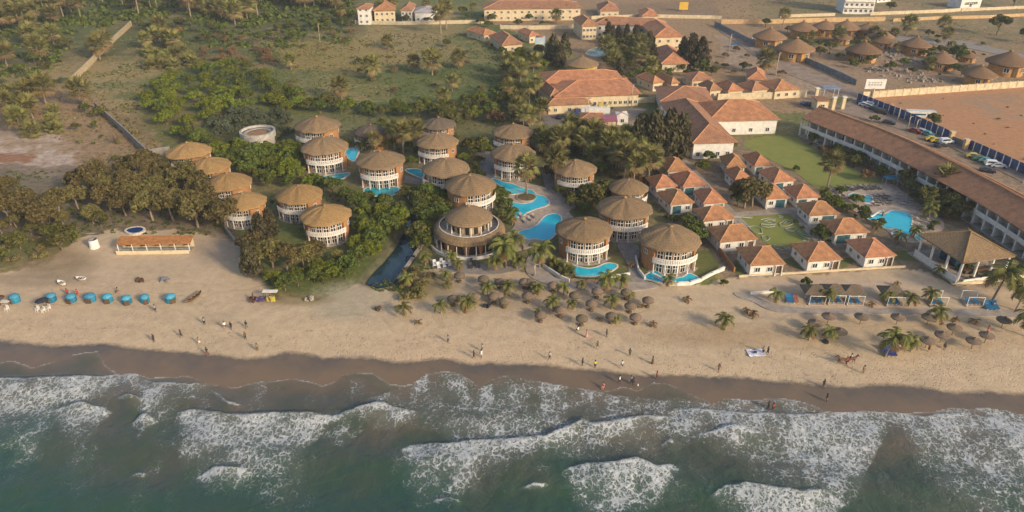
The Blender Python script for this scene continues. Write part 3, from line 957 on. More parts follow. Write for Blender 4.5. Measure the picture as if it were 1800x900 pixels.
# ---- open round concrete shell
def round_shell():
    px, py = 452, 229
    s = dia(px, py, 61, 5.5) / 2
    g = G(px, py, 5.5)
    o = thing("round_shell", g.xy.to_3d(), "roofless round concrete shell with earth inside, left of the middle roundhouses", "unfinished building")
    mb = MB(); mb.lathe([(s * .9, 0), (s * .9, 3.6), (s, 3.7), (s, 5.5), (s * .9, 5.5), (s * .86, 4.4), (s * .86, 4.4)], 36, smooth=False)
    mb.build("wall", mat("pale_concrete", (0.36, 0.33, 0.29), .9, .2, .8, .2), o)
    MB().lathe([(s * .60, 4.7), (s * .62, 4.9), (s * .88, 4.9), (s * .88, 4.6)], 36).build("inner_ledge", CONC, o)
    MB().lathe([(0.02, 4.6), (s * .3, 4.66), (s * .62, 4.5)], 24).build("earth_fill", mat("earth_fill", (.30, .17, .085), .95, .25, 1.2), o)
    for i in range(6):
        t = F + R(-50 + 20 * i)
        put(RH["column"], "column", o, (s * .92 * math.cos(t), s * .92 * math.sin(t), 0), scale=(1, 1, 1.3))
    for i in range(5):
        t = F + R(-40 + 20 * i)
        put(WIN_TALL, "window", o, (s * .905 * math.cos(t), s * .905 * math.sin(t), .8), (0, 0, t + PI / 2))
round_shell()

# ---- tiered round restaurant
def restaurant():
    px, py = 824, 380
    zt = 6.5
    g = G(px, py, zt)
    o = thing("tiered_restaurant", (g.x, g.y, 0), "large round restaurant with two tiers of thatch and an open upper terrace, beside the creek", "restaurant")
    o.rotation_euler = (0, 0, R(-2)); o.scale = (.88,) * 3
    # upper cone
    mb = MB(); thatch_cone(mb, 6.3, 7.4, 3.0, seed=11); r = mb.build("roof", THATCH, o)
    put(RH["roof_cap"], "roof_cap", r, (0, 0, 10.32))
    # lower skirt of thatch, ring
    mb = MB()
    rnd = random.Random(4)
    mb.lathe([(8.4, 3.7), (9.45, 3.25), (9.6, 3.5), (8.9, 4.6), (8.1, 5.25), (7.75, 5.2), (7.8, 4.2)], 48,
             jit=lambda j, i, r, z: (r * (1 + rnd.uniform(-.006, .006)), z + rnd.uniform(-.05, .05)))
    mb.build("lower_thatch", THATCH, o)
    MB().sector(7.72, 7.9, 5.12, 5.32, 0, 2 * PI - .001, 48).build("terrace_rim", WHITE, o)
    MB().lathe([(0.05, 4.3), (7.8, 4.3)], 40).build("upper_floor", STONE, o)
    MB().lathe([(4.6, 4.3), (4.6, 7.6)], 30).build("upper_wall", mat("pale_ochre", (.44, .32, .19), .9, .15, 1), o)
    for i in range(9):
        t = F + R(-112 + 28 * i)
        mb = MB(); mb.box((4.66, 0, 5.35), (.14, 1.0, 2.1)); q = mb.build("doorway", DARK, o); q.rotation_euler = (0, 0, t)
        put(RH["column"], "column", o, (5.75 * math.cos(t + R(10)), 5.75 * math.sin(t + R(10)), 4.3), scale=(1, 1, 1.1))
    MB().lathe([(7.9, 0), (7.9, 4.2)], 40).build("lower_wall", OCHRE, o)
    for k, dg in enumerate((-58, -14, 14, 40, 64)):
        t = F + R(dg)
        mb = MB()
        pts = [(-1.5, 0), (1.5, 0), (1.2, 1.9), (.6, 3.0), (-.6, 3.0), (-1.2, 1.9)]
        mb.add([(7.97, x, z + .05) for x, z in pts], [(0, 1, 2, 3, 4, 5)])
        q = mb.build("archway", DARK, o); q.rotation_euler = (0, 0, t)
    for i in range(11):
        t = F + R(-80 + 16 * i)
        put(RH["column"], "column", o, (9.1 * math.cos(t), 9.1 * math.sin(t), 0), scale=(.9, .9, 1.25))
    MB().lathe([(0.05, .12), (10.6, .12), (10.6, -.4)], 44).build("terrace", STONE, o)
    mb = MB()
    mb.sector(10.35, 10.55, .12, 1.0, F - R(95), F - R(28), 16); mb.sector(10.35, 10.55, .12, 1.0, F - R(16), F + R(75), 22)
    mb.build("parapet", BALUS, o)
    mb = MB()
    for k in range(4):
        mb.box((0, -10.9 - .35 * k, .02 - .05 * k), (3.2, .36, .2))
    mb.build("steps", STONE, o)
restaurant()

# ================================================================== HIP-ROOFED TILED BUILDINGS
def hip_frame(Lp, FB, Rp, z):
    a, b, c = G(*Lp, z), G(*FB, z), G(*Rp, z)
    ux = (c - b); wd = ux.length; ux.normalize()
    dp = abs((a - b).dot(Vector((-ux.y, ux.x, 0))))
    rz = math.atan2(ux.y, ux.x)
    uy = Vector((-ux.y, ux.x, 0))
    ctr = b + ux * wd / 2 + uy * dp / 2
    return ctr, wd, dp, rz

def hip_roof(mb, wd, dp, z, h, th=.16, mi=0):
    """hipped roof with its ridge along the longer side, eaves at z"""
    hx, hy = wd / 2, dp / 2
    if wd >= dp: rx, ry = max(wd / 2 - dp / 2, .25), 0
    else: rx, ry = 0, max(dp / 2 - wd / 2, .25)
    b = [(-hx, -hy, z), (hx, -hy, z), (hx, hy, z), (-hx, hy, z)]
    lo = [(x, y, z - th) for x, y, _ in b]
    if wd >= dp: r = [(-rx, 0, z + h), (rx, 0, z + h)]
    else: r = [(0, -ry, z + h), (0, ry, z + h)]
    vs = b + r + lo
    if wd >= dp: fs = [(0, 1, 5, 4), (2, 3, 4, 5), (1, 2, 5), (3, 0, 4)]
    else: fs = [(0, 1, 4), (2, 3, 5), (1, 2, 5, 4), (3, 0, 4, 5)]
    fs += [(6, 7, 1, 0), (7, 8, 2, 1), (8, 9, 3, 2), (9, 6, 0, 3), (9, 8, 7, 6)]
    mb.add(vs, fs, mi)
    return b, r

def ridge_caps(b, r, wd, dp, rad=.10):
    mb = MB()
    n = [0, 1, 1, 0] if wd >= dp else [0, 0, 1, 1]
    for i in range(4): mb.bar(b[i], r[n[i]], rad, 5)
    mb.bar(r[0], r[1], rad, 5)
    return mb

BUNG = [  # left corner, front-left corner, front-right corner of the eaves
 ((1157, 281), (1173, 302), (1215, 299), "tiled bungalow farthest back in the left bungalow rows, below the fan palms"),
 ((1178, 306), (1200, 329), (1245, 325), "tiled bungalow second from the back in the inner left row"),
 ((1141, 312), (1152, 331), (1192, 327), "tiled bungalow with teal porch at the left edge, behind the back roundhouses"),
 ((1155, 338), (1178, 361), (1222, 356), "tiled bungalow with blue porch, nearest one in the outer left row"),
 ((1212, 336), (1236, 358), (1279, 356), "tiled bungalow third from the back in the inner left row, beside the path"),
 ((1211, 368), (1236, 389), (1294, 384), "tiled bungalow at the top left corner of the lettered lawn"),
 ((1240, 399), (1265, 426), (1333, 420), "tiled bungalow left of the lettered lawn, behind the front left one"),
 ((1286, 435), (1318, 467), (1382, 464), "front left tiled bungalow nearest the rightmost roundhouse and the beach"),
 ((1262, 275), (1277, 294), (1313, 294), "small tiled bungalow farthest back left beside the big green lawn"),
 ((1302, 273), (1326, 292), (1360, 290), "tiled bungalow at the left corner of the big green lawn"),
 ((1275, 299), (1291, 318), (1324, 316), "tiled bungalow mostly hidden behind the dark bush"),
 ((1338, 299), (1360, 321), (1400, 317), "tiled bungalow right of the dark bush, along the lawn edge"),
 ((1324, 327), (1346, 350), (1389, 348), "tiled bungalow with tall blue porch in front of the dark bush"),
 ((1374, 329), (1400, 349), (1443, 346), "tiled bungalow with blue porch between the big lawn and the loungers"),
 ((1397, 358), (1422, 379), (1477, 376), "tiled bungalow third from the front in the right row, beside hedge"),
 ((1436, 388), (1467, 412), (1530, 408), "tiled bungalow second from the front in the right row, left of the pool"),
 ((1385, 428), (1420, 460), (1482, 456), "middle of the three front tiled bungalows, with porch greenery, facing the beach"),
 ((1480, 422), (1521, 453), (1577, 449), "front right tiled bungalow nearest the white open pavilion"),
]
def bungalow_parts(wd, dp, porch):
    """local: origin at centre on the ground, front = -Y"""
    P = {}
    wx_, wy_ = wd - .9, dp - .9
    return wx_, wy_
PORCHC = mat("teal_shade", (0.035, 0.105, 0.125), .6, .3, 1.5)
for i, (Lp, FB, Rp, lb) in enumerate(BUNG):
    z = 2.9
    ctr, wd, dp, rz = hip_frame(Lp, FB, Rp, z)
    dp = min(max(dp, 6.5), 10.5)
    o = thing("tiled_bungalow", (ctr.x, ctr.y, 0), lb, "bungalow", "white bungalows with terracotta hip roofs", rz)
    wx_, wy_ = wd - 1.0, dp - 1.0
    porch = i not in (7, 6, 16, 17, 5)
    fy = -wy_ / 2
    mb = MB(); mb.box((0, 0, 1.4), (wx_, wy_, 2.8)); wl = mb.build("wall", WHITE, o)
    mb = MB(); b, r = hip_roof(mb, wd, dp, z, 2.15); ro = mb.build("roof", TILE, o)
    ridge_caps(b, r, wd, dp).build("ridge_tiles", RIDGE, ro)
    if porch:
        mb = MB(); mb.box((-wx_ * .22 if i % 2 else wx_ * .2, fy - .02, 1.15), (wx_ * .42, .12, 2.2)); mb.build("porch_opening", PORCHC, o)
        for sx in (-1, 1):
            put(RH["column"], "column", o, (sx * wx_ * .46, fy - .32, 0), scale=(.7, .7, 1.02))
        put(WIN_SQ, "window", o, (wx_ * .30 if i % 2 else -wx_ * .25, fy - .06, 1.0))
    else:
        for fx in (-.27, .12):
            put(WIN_SQ, "window", o, (wx_ * fx, fy - .06, 1.0), scale=(1, 1, 1.05))
        mb = MB(); mb.box((wx_ * .38, fy - .02, 1.1), (1.5, .12, 2.1)); mb.build("door", WOOD, o)
        for sx in (.28, .49):
            put(RH["column"], "column", o, (sx * wx_, fy - .34, 0), scale=(.8, .8, 1.02))
    for fyy in (-.18, .25):
        put(WIN_SQ, "window", o, (-wx_ / 2 - .06, wy_ * fyy, 1.1), (0, 0, -PI / 2), scale=(.8, 1, .9))
    put(WIN_SQ, "window", o, (wx_ / 2 + .06, 0, 1.1), (0, 0, PI / 2))
    mb = MB(); mb.box((0, 0, .08), (wx_ + .5, wy_ + .9, .16)); mb.build("plinth", CONC, o)

def hip_building(name, Lp, FB, Rp, z, h, label, cat, wallm=CREAM, roofm=TILE, over=.8, rows=1, nwin=6, group=None, wdp=None, side=2, winm=None, dpmin=5):
    ctr, wd, dp, rz = hip_frame(Lp, FB, Rp, z)
    dp = max(dp, dpmin)
    o = thing(name, (ctr.x, ctr.y, 0), label, cat, group, rz)
    wx_, wy_ = wd - 2 * over, dp - 2 * over
    MB().box((0, 0, (z - .08) / 2), (wx_, wy_, z - .08)).build("wall", wallm, o)
    mb = MB(); b, r = hip_roof(mb, wd, dp, z, h); ro = mb.build("roof", roofm, o)
    ridge_caps(b, r, wd, dp, .16).build("ridge_tiles", RIDGE, ro)
    for k in range(rows):
        zz = .9 + k * 3.0
        for i in range(nwin):
            put(winm or WIN_SQ, "window", o, (-wx_ / 2 + wx_ * (i + .5) / nwin, -wy_ / 2 - .06, zz), scale=(1, 1, 1.2))
        for i in range(side):
            put(winm or WIN_SQ, "window", o, (-wx_ / 2 - .06, -wy_ / 2 + wy_ * (i + .5) / side, zz), (0, 0, -PI / 2), scale=(1, 1, 1.2))
    return o
# ================================================================== OTHER BUILDINGS
o = hip_building("hotel_hall", (951, 143), (974, 171), (1129, 165), 4.6, 2.8, "large terracotta-roofed hall, nearer tier of the stepped double roof below the yellow rotunda", "hall", CREAM, TILE, 1.0, 1, 16)
o = hip_building("hotel_hall", (940, 129), (954, 147), (1100, 143), 5.6, 2.8, "large terracotta-roofed hall, rear tier rising behind the other, below the yellow rotunda", "hall", CREAM, TILE, 1.0, 1, 8)
o = hip_building("hall_wing", (936, 149), (967, 170), (990, 168), 4.2, 2.0, "short terracotta wing at the left end of the stepped double-roofed hall", "wing", CREAM, TILEB, .6, 1, 2)
o = hip_building("chapel_house", (960, 178), (962, 185), (1041, 182), 3.4, 1.6, "low cream building with brown cross on its wall beside the car yard", "chapel", CREAM, TILEB, .5, 1, 3, side=1)
mb = MB(); mb.box((0, 0, .0), (.22, .06, 1.5)); mb.box((0, 0, .25), (1.1, .06, .22)); q = mb.build("wall_cross", WOOD, o); q.location = (2.6, -o.children[0].dimensions.y / 2 - .06, 1.6)
hip_building("tiled_house", (1141, 152), (1160, 178), (1256, 180), 4.5, 3.0, "brown hip-roofed building left of the long pale perimeter wall", "house", WHITE, TILEB, .8, 1, 5)
hip_building("tiled_hall", (1190, 182), (1245, 213), (1373, 210), 5.0, 4.0, "wide terracotta-roofed hall with plain white front facing the big green lawn", "hall", WHITE, TILE, .8, 1, 4)
hip_building("tiled_hall", (1128, 182), (1217, 252), (1297, 250), 5.2, 3.6, "long brown-roofed wing whose white gable end faces the first bungalows", "wing", WHITE, TILEB, .8, 1, 4)
hip_building("gate_annex", (1205, 252), (1214, 258), (1262, 256), 3.4, .9, "small white annex with green-stained tiled roof against the long wing's end", "annex", WHITE, mat("mossy_tiles", (.20, .16, .07), .9, .3, 1.5), .3, 1, 2, side=1)
hip_building("hotel_wing", (1002, 32), (1022, 46), (1052, 45), 6.6, 2.4, "two-storey cream hotel wing, left arm of the U-shaped block beyond the dark trees", "hotel wing", CREAM, TILE, .7, 2, 4)
hip_building("hotel_wing", (1040, 33), (1045, 42), (1170, 47), 6.6, 2.6, "two-storey middle range of the U-shaped hotel block beyond the dark trees", "hotel wing", WHITE, TILEB, .7, 2, 8)
hip_building("hotel_wing", (1125, 41), (1151, 65), (1202, 64), 6.6, 2.8, "two-storey cream hotel wing, right arm of the U-shaped block beside dark casuarina", "hotel wing", CREAM, TILE, .7, 2, 3)
hip_building("tiled_house", (1148, 86), (1162, 112), (1212, 112), 3.6, 3.2, "low orange-tiled building left of the large dark casuarina", "house", CREAM, TILE, .7, 1, 3)
hip_building("apartment_row", (848, 5), (849, 16), (1023, 14), 6.4, 2.6, "long two-storey cream block with red roof at the top edge of the photo", "apartment block", CREAM, TILEB, .7, 2, 14)
hip_building("apartment_row", (652, 6), (655, 19), (696, 18), 6.4, 3.0, "two-storey cream house with red roof behind the field, left of the white one", "apartment block", CREAM, TILE, .7, 2, 4)
hip_building("white_house", (700, 8), (703, 19), (725, 19), 6.0, 2.0, "two-storey white house at the far edge of the field", "house", WHITE, TILEB, .6, 2, 3)
hip_building("white_house", (725, 12), (727, 22), (765, 22), 5.0, 1.6, "low blue-grey shaded house at the far edge of the field", "house", WHITE, mat("grey_sheet_roof", (.36, .35, .36), .6, .2, 1), .5, 1, 3)
hip_building("tower_house", (622, 8), (626, 16), (650, 16), 8.0, 1.4, "tall pale house half hidden by palms at the top edge", "house", WHITE, TILEB, .5, 3, 2)
hip_building("tiled_house", (868, 62), (882, 80), (921, 77), 3.4, 3.0, "brown-roofed villa left of the small blue water tower", "house", CREAM, TILEB, .6, 1, 3)
hip_building("tiled_house", (846, 48), (850, 62), (874, 58), 3.2, 2.0, "small cream house with red roof edge left of the brown-roofed villa", "house", CREAM, TILE, .5, 1, 2)
hip_building("tiled_house", (926, 52), (930, 64), (950, 62), 3.4, 1.6, "small orange-roofed house just behind the blue water tower", "house", CREAM, TILE, .5, 1, 2)
hip_building("tiled_house", (1050, 8), (1054, 19), (1090, 19), 3.6, 3.0, "cream house with dark red roof behind the hotel block", "house", CREAM, TILEB, .6, 1, 3)
hip_building("tiled_house", (1125, 18), (1128, 28), (1158, 28), 3.4, 2.0, "small tan house with grey roof edge behind the hotel's middle range", "house", CREAM, TILE, .5, 1, 2)
hip_building("tiled_house", (1140, 131), (1148, 147), (1168, 144), 3.2, 2.0, "small tiled house with white gable behind the brown hip-roofed building", "house", CREAM, TILE, .4, 1, 2)
hip_building("tiled_house", (1166, 132), (1180, 148), (1195, 146), 3.2, 2.0, "small tiled house just right of a white gabled one, under the palms", "house", CREAM, TILE, .4, 1, 2)
hip_building("tiled_house", (1203, 130), (1216, 142), (1256, 140), 3.2, 2.0, "tiled house behind the left end of the long pale perimeter wall", "house", CREAM, TILEB, .4, 1, 3)
hip_building("tiled_house", (1238, 147), (1248, 160), (1270, 158), 3.2, 2.2, "leftmost small house directly behind the long pale perimeter wall", "house", CREAM, TILEB, .4, 1, 2)
hip_building("tiled_house", (1274, 146), (1280, 161), (1308, 159), 3.2, 2.2, "orange-roofed house with white porch directly behind the pale wall, second from left", "house", CREAM, TILE, .4, 1, 2)
hip_building("tiled_house", (1316, 146), (1322, 160), (1352, 157), 3.2, 2.2, "brown-roofed house directly behind the pale wall, third from left", "house", CREAM, TILEB, .4, 1, 2)
hip_building("tiled_house", (1354, 143), (1362, 160), (1408, 157), 3.2, 2.4, "orange-roofed house at the right end of the pale perimeter wall near the gate", "house", CREAM, TILE, .4, 1, 3)
hip_building("tiled_house", (1306, 123), (1314, 139), (1348, 141), 3.2, 2.4, "tiled house in the second line behind the pale wall, beside the pole", "house", CREAM, TILE, .4, 1, 2)
hip_building("garden_pavilion", (1018, 198), (1020, 209), (1064, 209), 3.0, 1.0, "low brown shed roof behind the fan palms, beside the car yard", "shed", CREAM, TILEB, .3, 1, 3)
# magenta awning shed
def awning():
    g0, g1 = G(1058, 213, 2.8), G(1086, 213, 2.8)
    o = thing("awning_shed", ((g0.x + g1.x) / 2, g0.y + 2, 0), "small open shed with a faded magenta roof behind the dark casuarinas", "shed")
    w_ = g1.x - g0.x
    mb = MB(); mb.add([(-w_ / 2, -2.2, 2.7), (w_ / 2, -2.2, 2.7), (w_ / 2, 2.2, 3.5), (-w_ / 2, 2.2, 3.5), (-w_ / 2, -2.2, 2.6), (w_ / 2, -2.2, 2.6), (w_ / 2, 2.2, 3.4), (-w_ / 2, 2.2, 3.4)],
        [(0, 1, 2, 3), (7, 6, 5, 4), (0, 4, 5, 1), (1, 5, 6, 2), (2, 6, 7, 3), (3, 7, 4, 0)])
    mb.build("roof", mat("magenta_sheet", (.30, .10, .14), .7, .2, 2), o)
    for x in (-.45, -.15, .15, .45):
        mb = MB(); mb.bar((x * w_, -2, 0), (x * w_, -2, 2.7), .09, 6); mb.build("post", WOOD, o)
    MB().box((0, 1.9, 1.6), (w_, .1, 3.2)).build("back_wall", CREAM, o)
awning()
# white store beside the yard
hip_building("store_hut", (1083, 196), (1084, 203), (1105, 203), 3.2, .5, "small white hut with one dark window behind the dark casuarinas", "hut", WHITE, WHITE, .1, 1, 1, side=1)

# ---- yellow rotunda, water tower
def rotunda():
    px, py = 1023, 112
    s = dia(px, py, 61, 4.2) / 2
    g = G(px, py, 4.2)
    o = thing("yellow_rotunda", (g.x, g.y, 0), "round yellow building with a wide brown thatched cone behind the double-roofed hall", "rotunda")
    MB().lathe([(s * .86, 0), (s * .86, 4.3)], 30).build("wall", mat("yellow_render", (.55, .36, .06), .9, .12, 1), o)
    mb = MB(); thatch_cone(mb, s, 4.4, s * .42, 36, .3, 5, bulge=.03); r = mb.build("roof", THATCH, o)
    put(RH["roof_cap"], "roof_cap", r, (0, 0, 4.4 + s * .42))
    for i in range(10):
        t = F + R(-81 + 18 * i)
        put(WIN_TALL, "window", o, (s * .87 * math.cos(t), s * .87 * math.sin(t), .8), (0, 0, t + PI / 2))
rotunda()
def water_tower():
    g = G(949, 92)
    o = thing("water_tower", (g.x, g.y, 0), "small square water tower with white tank and pale blue legs among dark trees", "water tower")
    m = mat("pale_blue_paint", (.42, .52, .56), .7, .12, 1)
    for x in (-1, 1):
        for y in (-1, 1):
            MB().box((x * 1.9, y * 1.9, 2.2), (.55, .55, 4.4)).build("leg", m, o)
    MB().box((0, 0, 5.6), (4.6, 4.6, 2.6)).build("tank", m, o)
    MB().lathe([(0.02, 7.3), (2.2, 7.15), (2.4, 6.9)], 4, R(45), R(405)).build("tank_lid", TILEB, o)
    MB().box((0, 0, 4.3), (4.9, 4.9, .25)).build("platform", WHITE, o)
    MB().bar((2.45, -2.45, 0), (2.45, -2.45, 6.6), .08, 5).build("pipe", CONC, o)
water_tower()

# ---- white apartment tower and white store at the top edge
def block(name, fl, fr, dp, zh, label, cat, wallm, nx, ny, winm=None, roofm=None, rz=None):
    a, b = G(*fl), G(*fr)
    u = b - a; w_ = u.length; u.normalize()
    n = Vector((-u.y, u.x, 0))
    c = a + u * w_ / 2 + n * dp / 2
    o = thing(name, (c.x, c.y, 0), label, cat, None, math.atan2(u.y, u.x))
    MB().box((0, 0, zh / 2), (w_, dp, zh)).build("wall", wallm, o)
    MB().box((0, 0, zh + .2), (w_ + .5, dp + .5, .4)).build("roof", roofm or CONC, o)
    for j in range(ny):
        for i in range(nx):
            f = put(winm or WIN_SQ, "window", o, (-w_ / 2 + w_ * (i + .5) / nx, -dp / 2 - .06, 1.0 + j * zh / ny), scale=(1.3, 1, 1.4))
        mb = MB(); mb.box((0, -dp / 2 - .45, j * zh / ny + .1), (w_ * .98, .9, .18)); 
        if ny > 1: mb.build("balcony", WHITE, o)
    return o
block("apartment_tower", (1481, 24), (1534, 25), 14, 16.5, "white five-storey apartment tower with rows of balconies at the top edge", "apartment tower", WHITE, 6, 5)
block("white_store", (1687, 16), (1722, 14), 10, 5.2, "white flat building with a dark lettered band at the top right edge", "store", WHITE, 1, 1)
st = [o_ for o_ in bpy.data.objects if o_.name.startswith("white_store")][0]
block("pale_shed", (1541, 5), (1565, 3), 8, 4, "small pale flat-roofed shed right of the white apartment tower", "shed", WHITE, 3, 1)
block("guard_house", (1434, 195), (1454, 195), 5.0, 3.4, "small cream guard house with brown roof by the resort gate", "guard house", CREAM, 1, 1, roofm=TILEB)

def text(body, size, m, parent, loc, rot, name="lettering", ext=.02):
    cu = bpy.data.curves.new(name, 'FONT')
    cu.body = body; cu.size = size; cu.extrude = ext
    cu.align_x = 'CENTER'; cu.align_y = 'CENTER'
    cu.materials.append(m)
    t = bpy.data.objects.new(name, cu)
    COL.objects.link(t)
    dg = bpy.context.evaluated_depsgraph_get()
    me = bpy.data.meshes.new_from_object(t.evaluated_get(dg))
    bpy.data.objects.remove(t)
    o = bpy.data.objects.new(name, me)
    o.location, o.rotation_euler, o.parent = loc, rot, parent
    COL.objects.link(o)
    return o
BLACK = mat("black_paint", (.03, .03, .035), .7, .2, 2)
_w = st.children[0].dimensions
mb = MB(); mb.box((0, -5.09, 2.9), (_w.x * .62, .1, 1.2)); mb.build("sign_band", BLACK, st)
mb = MB()
for k, wdth in enumerate((.9, .5, 1.2, .7, 1.0, .6, .8)):   # lettering too small to read in the photo: pale strokes
    mb.box((-_w.x * .27 + k * _w.x * .09, -5.17, 2.9 + (.08 if k % 2 else 0)), (wdth * .8, .06, .42))
mb.build("sign_strokes", WHITE, st)

# ================================================================== LONG CURVED TWO-STOREY HOTEL BLOCK
def hotel_block():
    eave = [(1408, 207), (1455, 226), (1510, 247), (1565, 272), (1612, 297), (1662, 324), (1712, 352), (1762, 382), (1800, 407), (1842, 440)]
    zE = 6.0
    e = [G(*p, zE) for p in eave]
    # resample evenly
    d = [0]
    for i in range(1, len(e)): d.append(d[-1] + (e[i] - e[i - 1]).length)
    n = 26
    xs = np.interp(np.linspace(0, d[-1], n + 1), d, [p.x for p in e]); ys = np.interp(np.linspace(0, d[-1], n + 1), d, [p.y for p in e])
    P = [Vector((x, y, 0)) for x, y in zip(xs, ys)]
    T = []
    for i in range(n + 1):
        t = (P[min(i + 1, n)] - P[max(i - 1, 0)]).normalized()
        T.append(Vector((-t.y, t.x, 0)))          # to the back (+X side)
    org = P[n // 2]
    o = thing("hotel_block", org, "long curving two-storey hotel block with brown tiled roof and white verandas, right of the lawn", "hotel block")
    def strip(offs, zs, mi=0):
        mb = MB()
        m = len(offs)
        vs = []
        for i in range(n + 1):
            for k in range(m):
                q = P[i] + T[i] * offs[k] - org
                vs.append((q.x, q.y, zs[k]))
        fs = []
        for i in range(n):
            for k in range(m - 1):
                fs.append((i * m + k, i * m + k + 1, (i + 1) * m + k + 1, (i + 1) * m + k))
        mb.add(vs, fs)
        # end caps
        mb.add(vs[:m], [tuple(range(m))]); mb.add(vs[-m:], [tuple(range(m))[::-1]])
        return mb
    strip([-.0, 6.8, 13.2, 13.2, 6.8, 0], [6.0, 8.9, 6.1, 5.9, 8.7, 5.8]).build("roof", TILEB, o)
    r = o
    mb = MB()
    for i in range(n): 
        a = P[i] + T[i] * 6.8 - org; b = P[i + 1] + T[i + 1] * 6.8 - org
        mb.bar((a.x, a.y, 8.93), (b.x, b.y, 8.93), .3, 6)
    mb.build("ridge_tiles", RIDGE, o)
    mb = MB()
    for i in range(n): 
        a = P[i] + T[i] * 13.3 - org; b = P[i + 1] + T[i + 1] * 13.3 - org
        mb.bar((a.x, a.y, 6.2), (b.x, b.y, 6.2), .4, 6)
    mb.build("parapet", RIDGE, o)
    strip([3.0, 3.0, 12.8, 12.8], [0, 5.95, 5.95, 0]).build("wall", WHITE, o)
    strip([.55, .55, 3.0, 3.0], [2.75, 3.0, 3.0, 2.75]).build("upper_veranda", WHITE, o)
    strip([.2, .2, 3.0, 3.0], [0, .2, .2, 0]).build("lower_veranda", STONE, o)
    strip([.55, .55, .72, .72], [3.0, 3.95, 3.95, 3.0]).build("veranda_parapet", WHITE, o)
    for i in range(n + 1):
        q = P[i] + T[i] * .75 - org
        rz = math.atan2(T[i].y, T[i].x)
        put(PILLAR, "column", o, (q.x, q.y, 0), (0, 0, rz))
    for i in range(n):
        m_ = (P[i] + P[i + 1]) / 2; tt = (T[i] + T[i + 1]).normalized()
        rz = math.atan2(tt.y, tt.x) - PI / 2
        for lev in (.25, 3.05):
            q = m_ + tt * 2.93 - org
            put(WIN_DOOR, "window", o, (q.x, q.y, lev), (0, 0, rz), scale=(1.1, 1, 1))
        # wing walls between the rooms
        q = P[i] + T[i] * 1.9 - org
        if i % 1 == 0 and i > 0:
            put(FIN, "partition", o, (q.x, q.y, 0), (0, 0, math.atan2(T[i].y, T[i].x)))
    return o
mb = MB(); mb.box((0, 0, 2.95), (.42, .42, 5.9)); PILLAR = mb.build("column", WHITE, link=False).data
mb = MB(); mb.box((0, 0, 2.97), (2.1, .16, 5.5)); FIN = mb.build("partition", WHITE, link=False).data
hotel_block()

# ---- white open pavilion with thatched hip roof at the right
def pavilion():
    z = 5.2
    a, b, c = G(1628, 412, z), G(1700, 463, z), G(1788, 449, z)
    ctr, wd, dp, rz = hip_frame((1626, 410), (1693, 462), (1786, 450), z)
    dp = min(dp, 14.5)
    o = thing("open_pavilion", (ctr.x, ctr.y, 0), "open white pavilion with big brown thatched hip roof beside the hotel block's near end", "pavilion", None, rz)
    mb = MB(); bb, rr = hip_roof(mb, wd, dp, z, 3.2, .3); ro = mb.build("roof", THATCH, o)
    ridge_caps(bb, rr, wd, dp, .2).build("ridge_roll", THATCHO, ro)
    MB().box((0, 0, .12), (wd + 1.5, dp + 1.5, .24)).build("floor", STONE, o)
    for i in range(4):
        for s in (-1, 1):
            x = -wd / 2 + .8 + (wd - 1.6) * i / 3
            MB().bar((x, s * (dp / 2 - .7), 0), (x, s * (dp / 2 - .7), z), .27, 8).build("column", WHITE, o)
    for i in range(1, 3):
        y = -dp / 2 + dp * i / 3
        for s in (-1, 1):
            MB().bar((s * (wd / 2 - .7), y, 0), (s * (wd / 2 - .7), y, z), .27, 8).build("column", WHITE, o)
    MB().box((-wd / 2 - .3, -.5, .95), (.25, dp * .95, 1.7)).build("parapet", WHITE, o)
    MB().box((1, 1.5, 1.6), (wd * .45, dp * .35, 3.1)).build("bar_counter", GLASSB, o)
    MB().box((-wd * .12, -dp / 2 - .2, .55), (wd * .55, .22, .9)).build("front_parapet", WHITE, o)
    MB().box((wd * .1, -dp * .25, .62), (wd * .5, 1.2, .8)).build("table_row", WOOD, o)
pavilion()

# ================================================================== THATCHED HUTS (upper right village)
HUTS = [ # px, py of eave centre, width px
 (1411, 50, 50, "first hut from the left in the far row by the tan wall"),
 (1450, 47, 46, "second hut from the left in the far row by the tan wall"),
 (1487, 48, 50, "third hut from the left in the far row by the tan wall"),
 (1525, 51, 44, "fourth hut from the left in the far row, against the lane"),
 (1353, 64, 58, "broad brown thatched hut nearest the road bend left of the village"),
 (1398, 84, 66, "largest thatched hut with slatted shaded front beside the grey road"),
 (1481, 66, 34, "small ochre hut with bright sunlit wall in the village middle"),
 (1549, 63, 44, "sunlit ochre hut right of the far row, under the lane"),
 (1610, 78, 52, "ochre thatched hut with golden wall on the village's right side"),
 (1552, 72, 38, "thatched hut with open front just below the sunlit ochre hut"),
 (1702, 98, 34, "little hut with golden pointed roof at the right edge of the village"),
 (1655, 105, 52, "wide ochre hut under the green tree, right of the rubble"),
 (1722, 130, 58, "brown thatched hut nearest the long cream wall on the right"),
 (1518, 88, 60, "grey weathered hut roof among trees left of the rubble"),
 (1772, 108, 70, "low orange thatched roof at the right edge beyond the cream wall"),
]
HW = mat("hut_ochre_wall", (.48, .25, .075), .9, .15, 1.2)
def hut_parts():
    mb = MB(); mb.lathe([(3.5, 0), (3.5, 2.9)], 24); w_ = mb.build("wall", HW, link=False).data
    mb = MB(); thatch_cone(mb, 4.6, 2.7, 2.3, 26, .3, 9, bulge=.02); r_ = mb.build("roof", THATCH, link=False).data
    return w_, r_
HUTW, HUTR = hut_parts()
THATCHW = thatch_mat("thatch_brown", (0.250, 0.150, 0.080), (0.150, 0.090, 0.052), (0.200, 0.125, 0.075), .4)
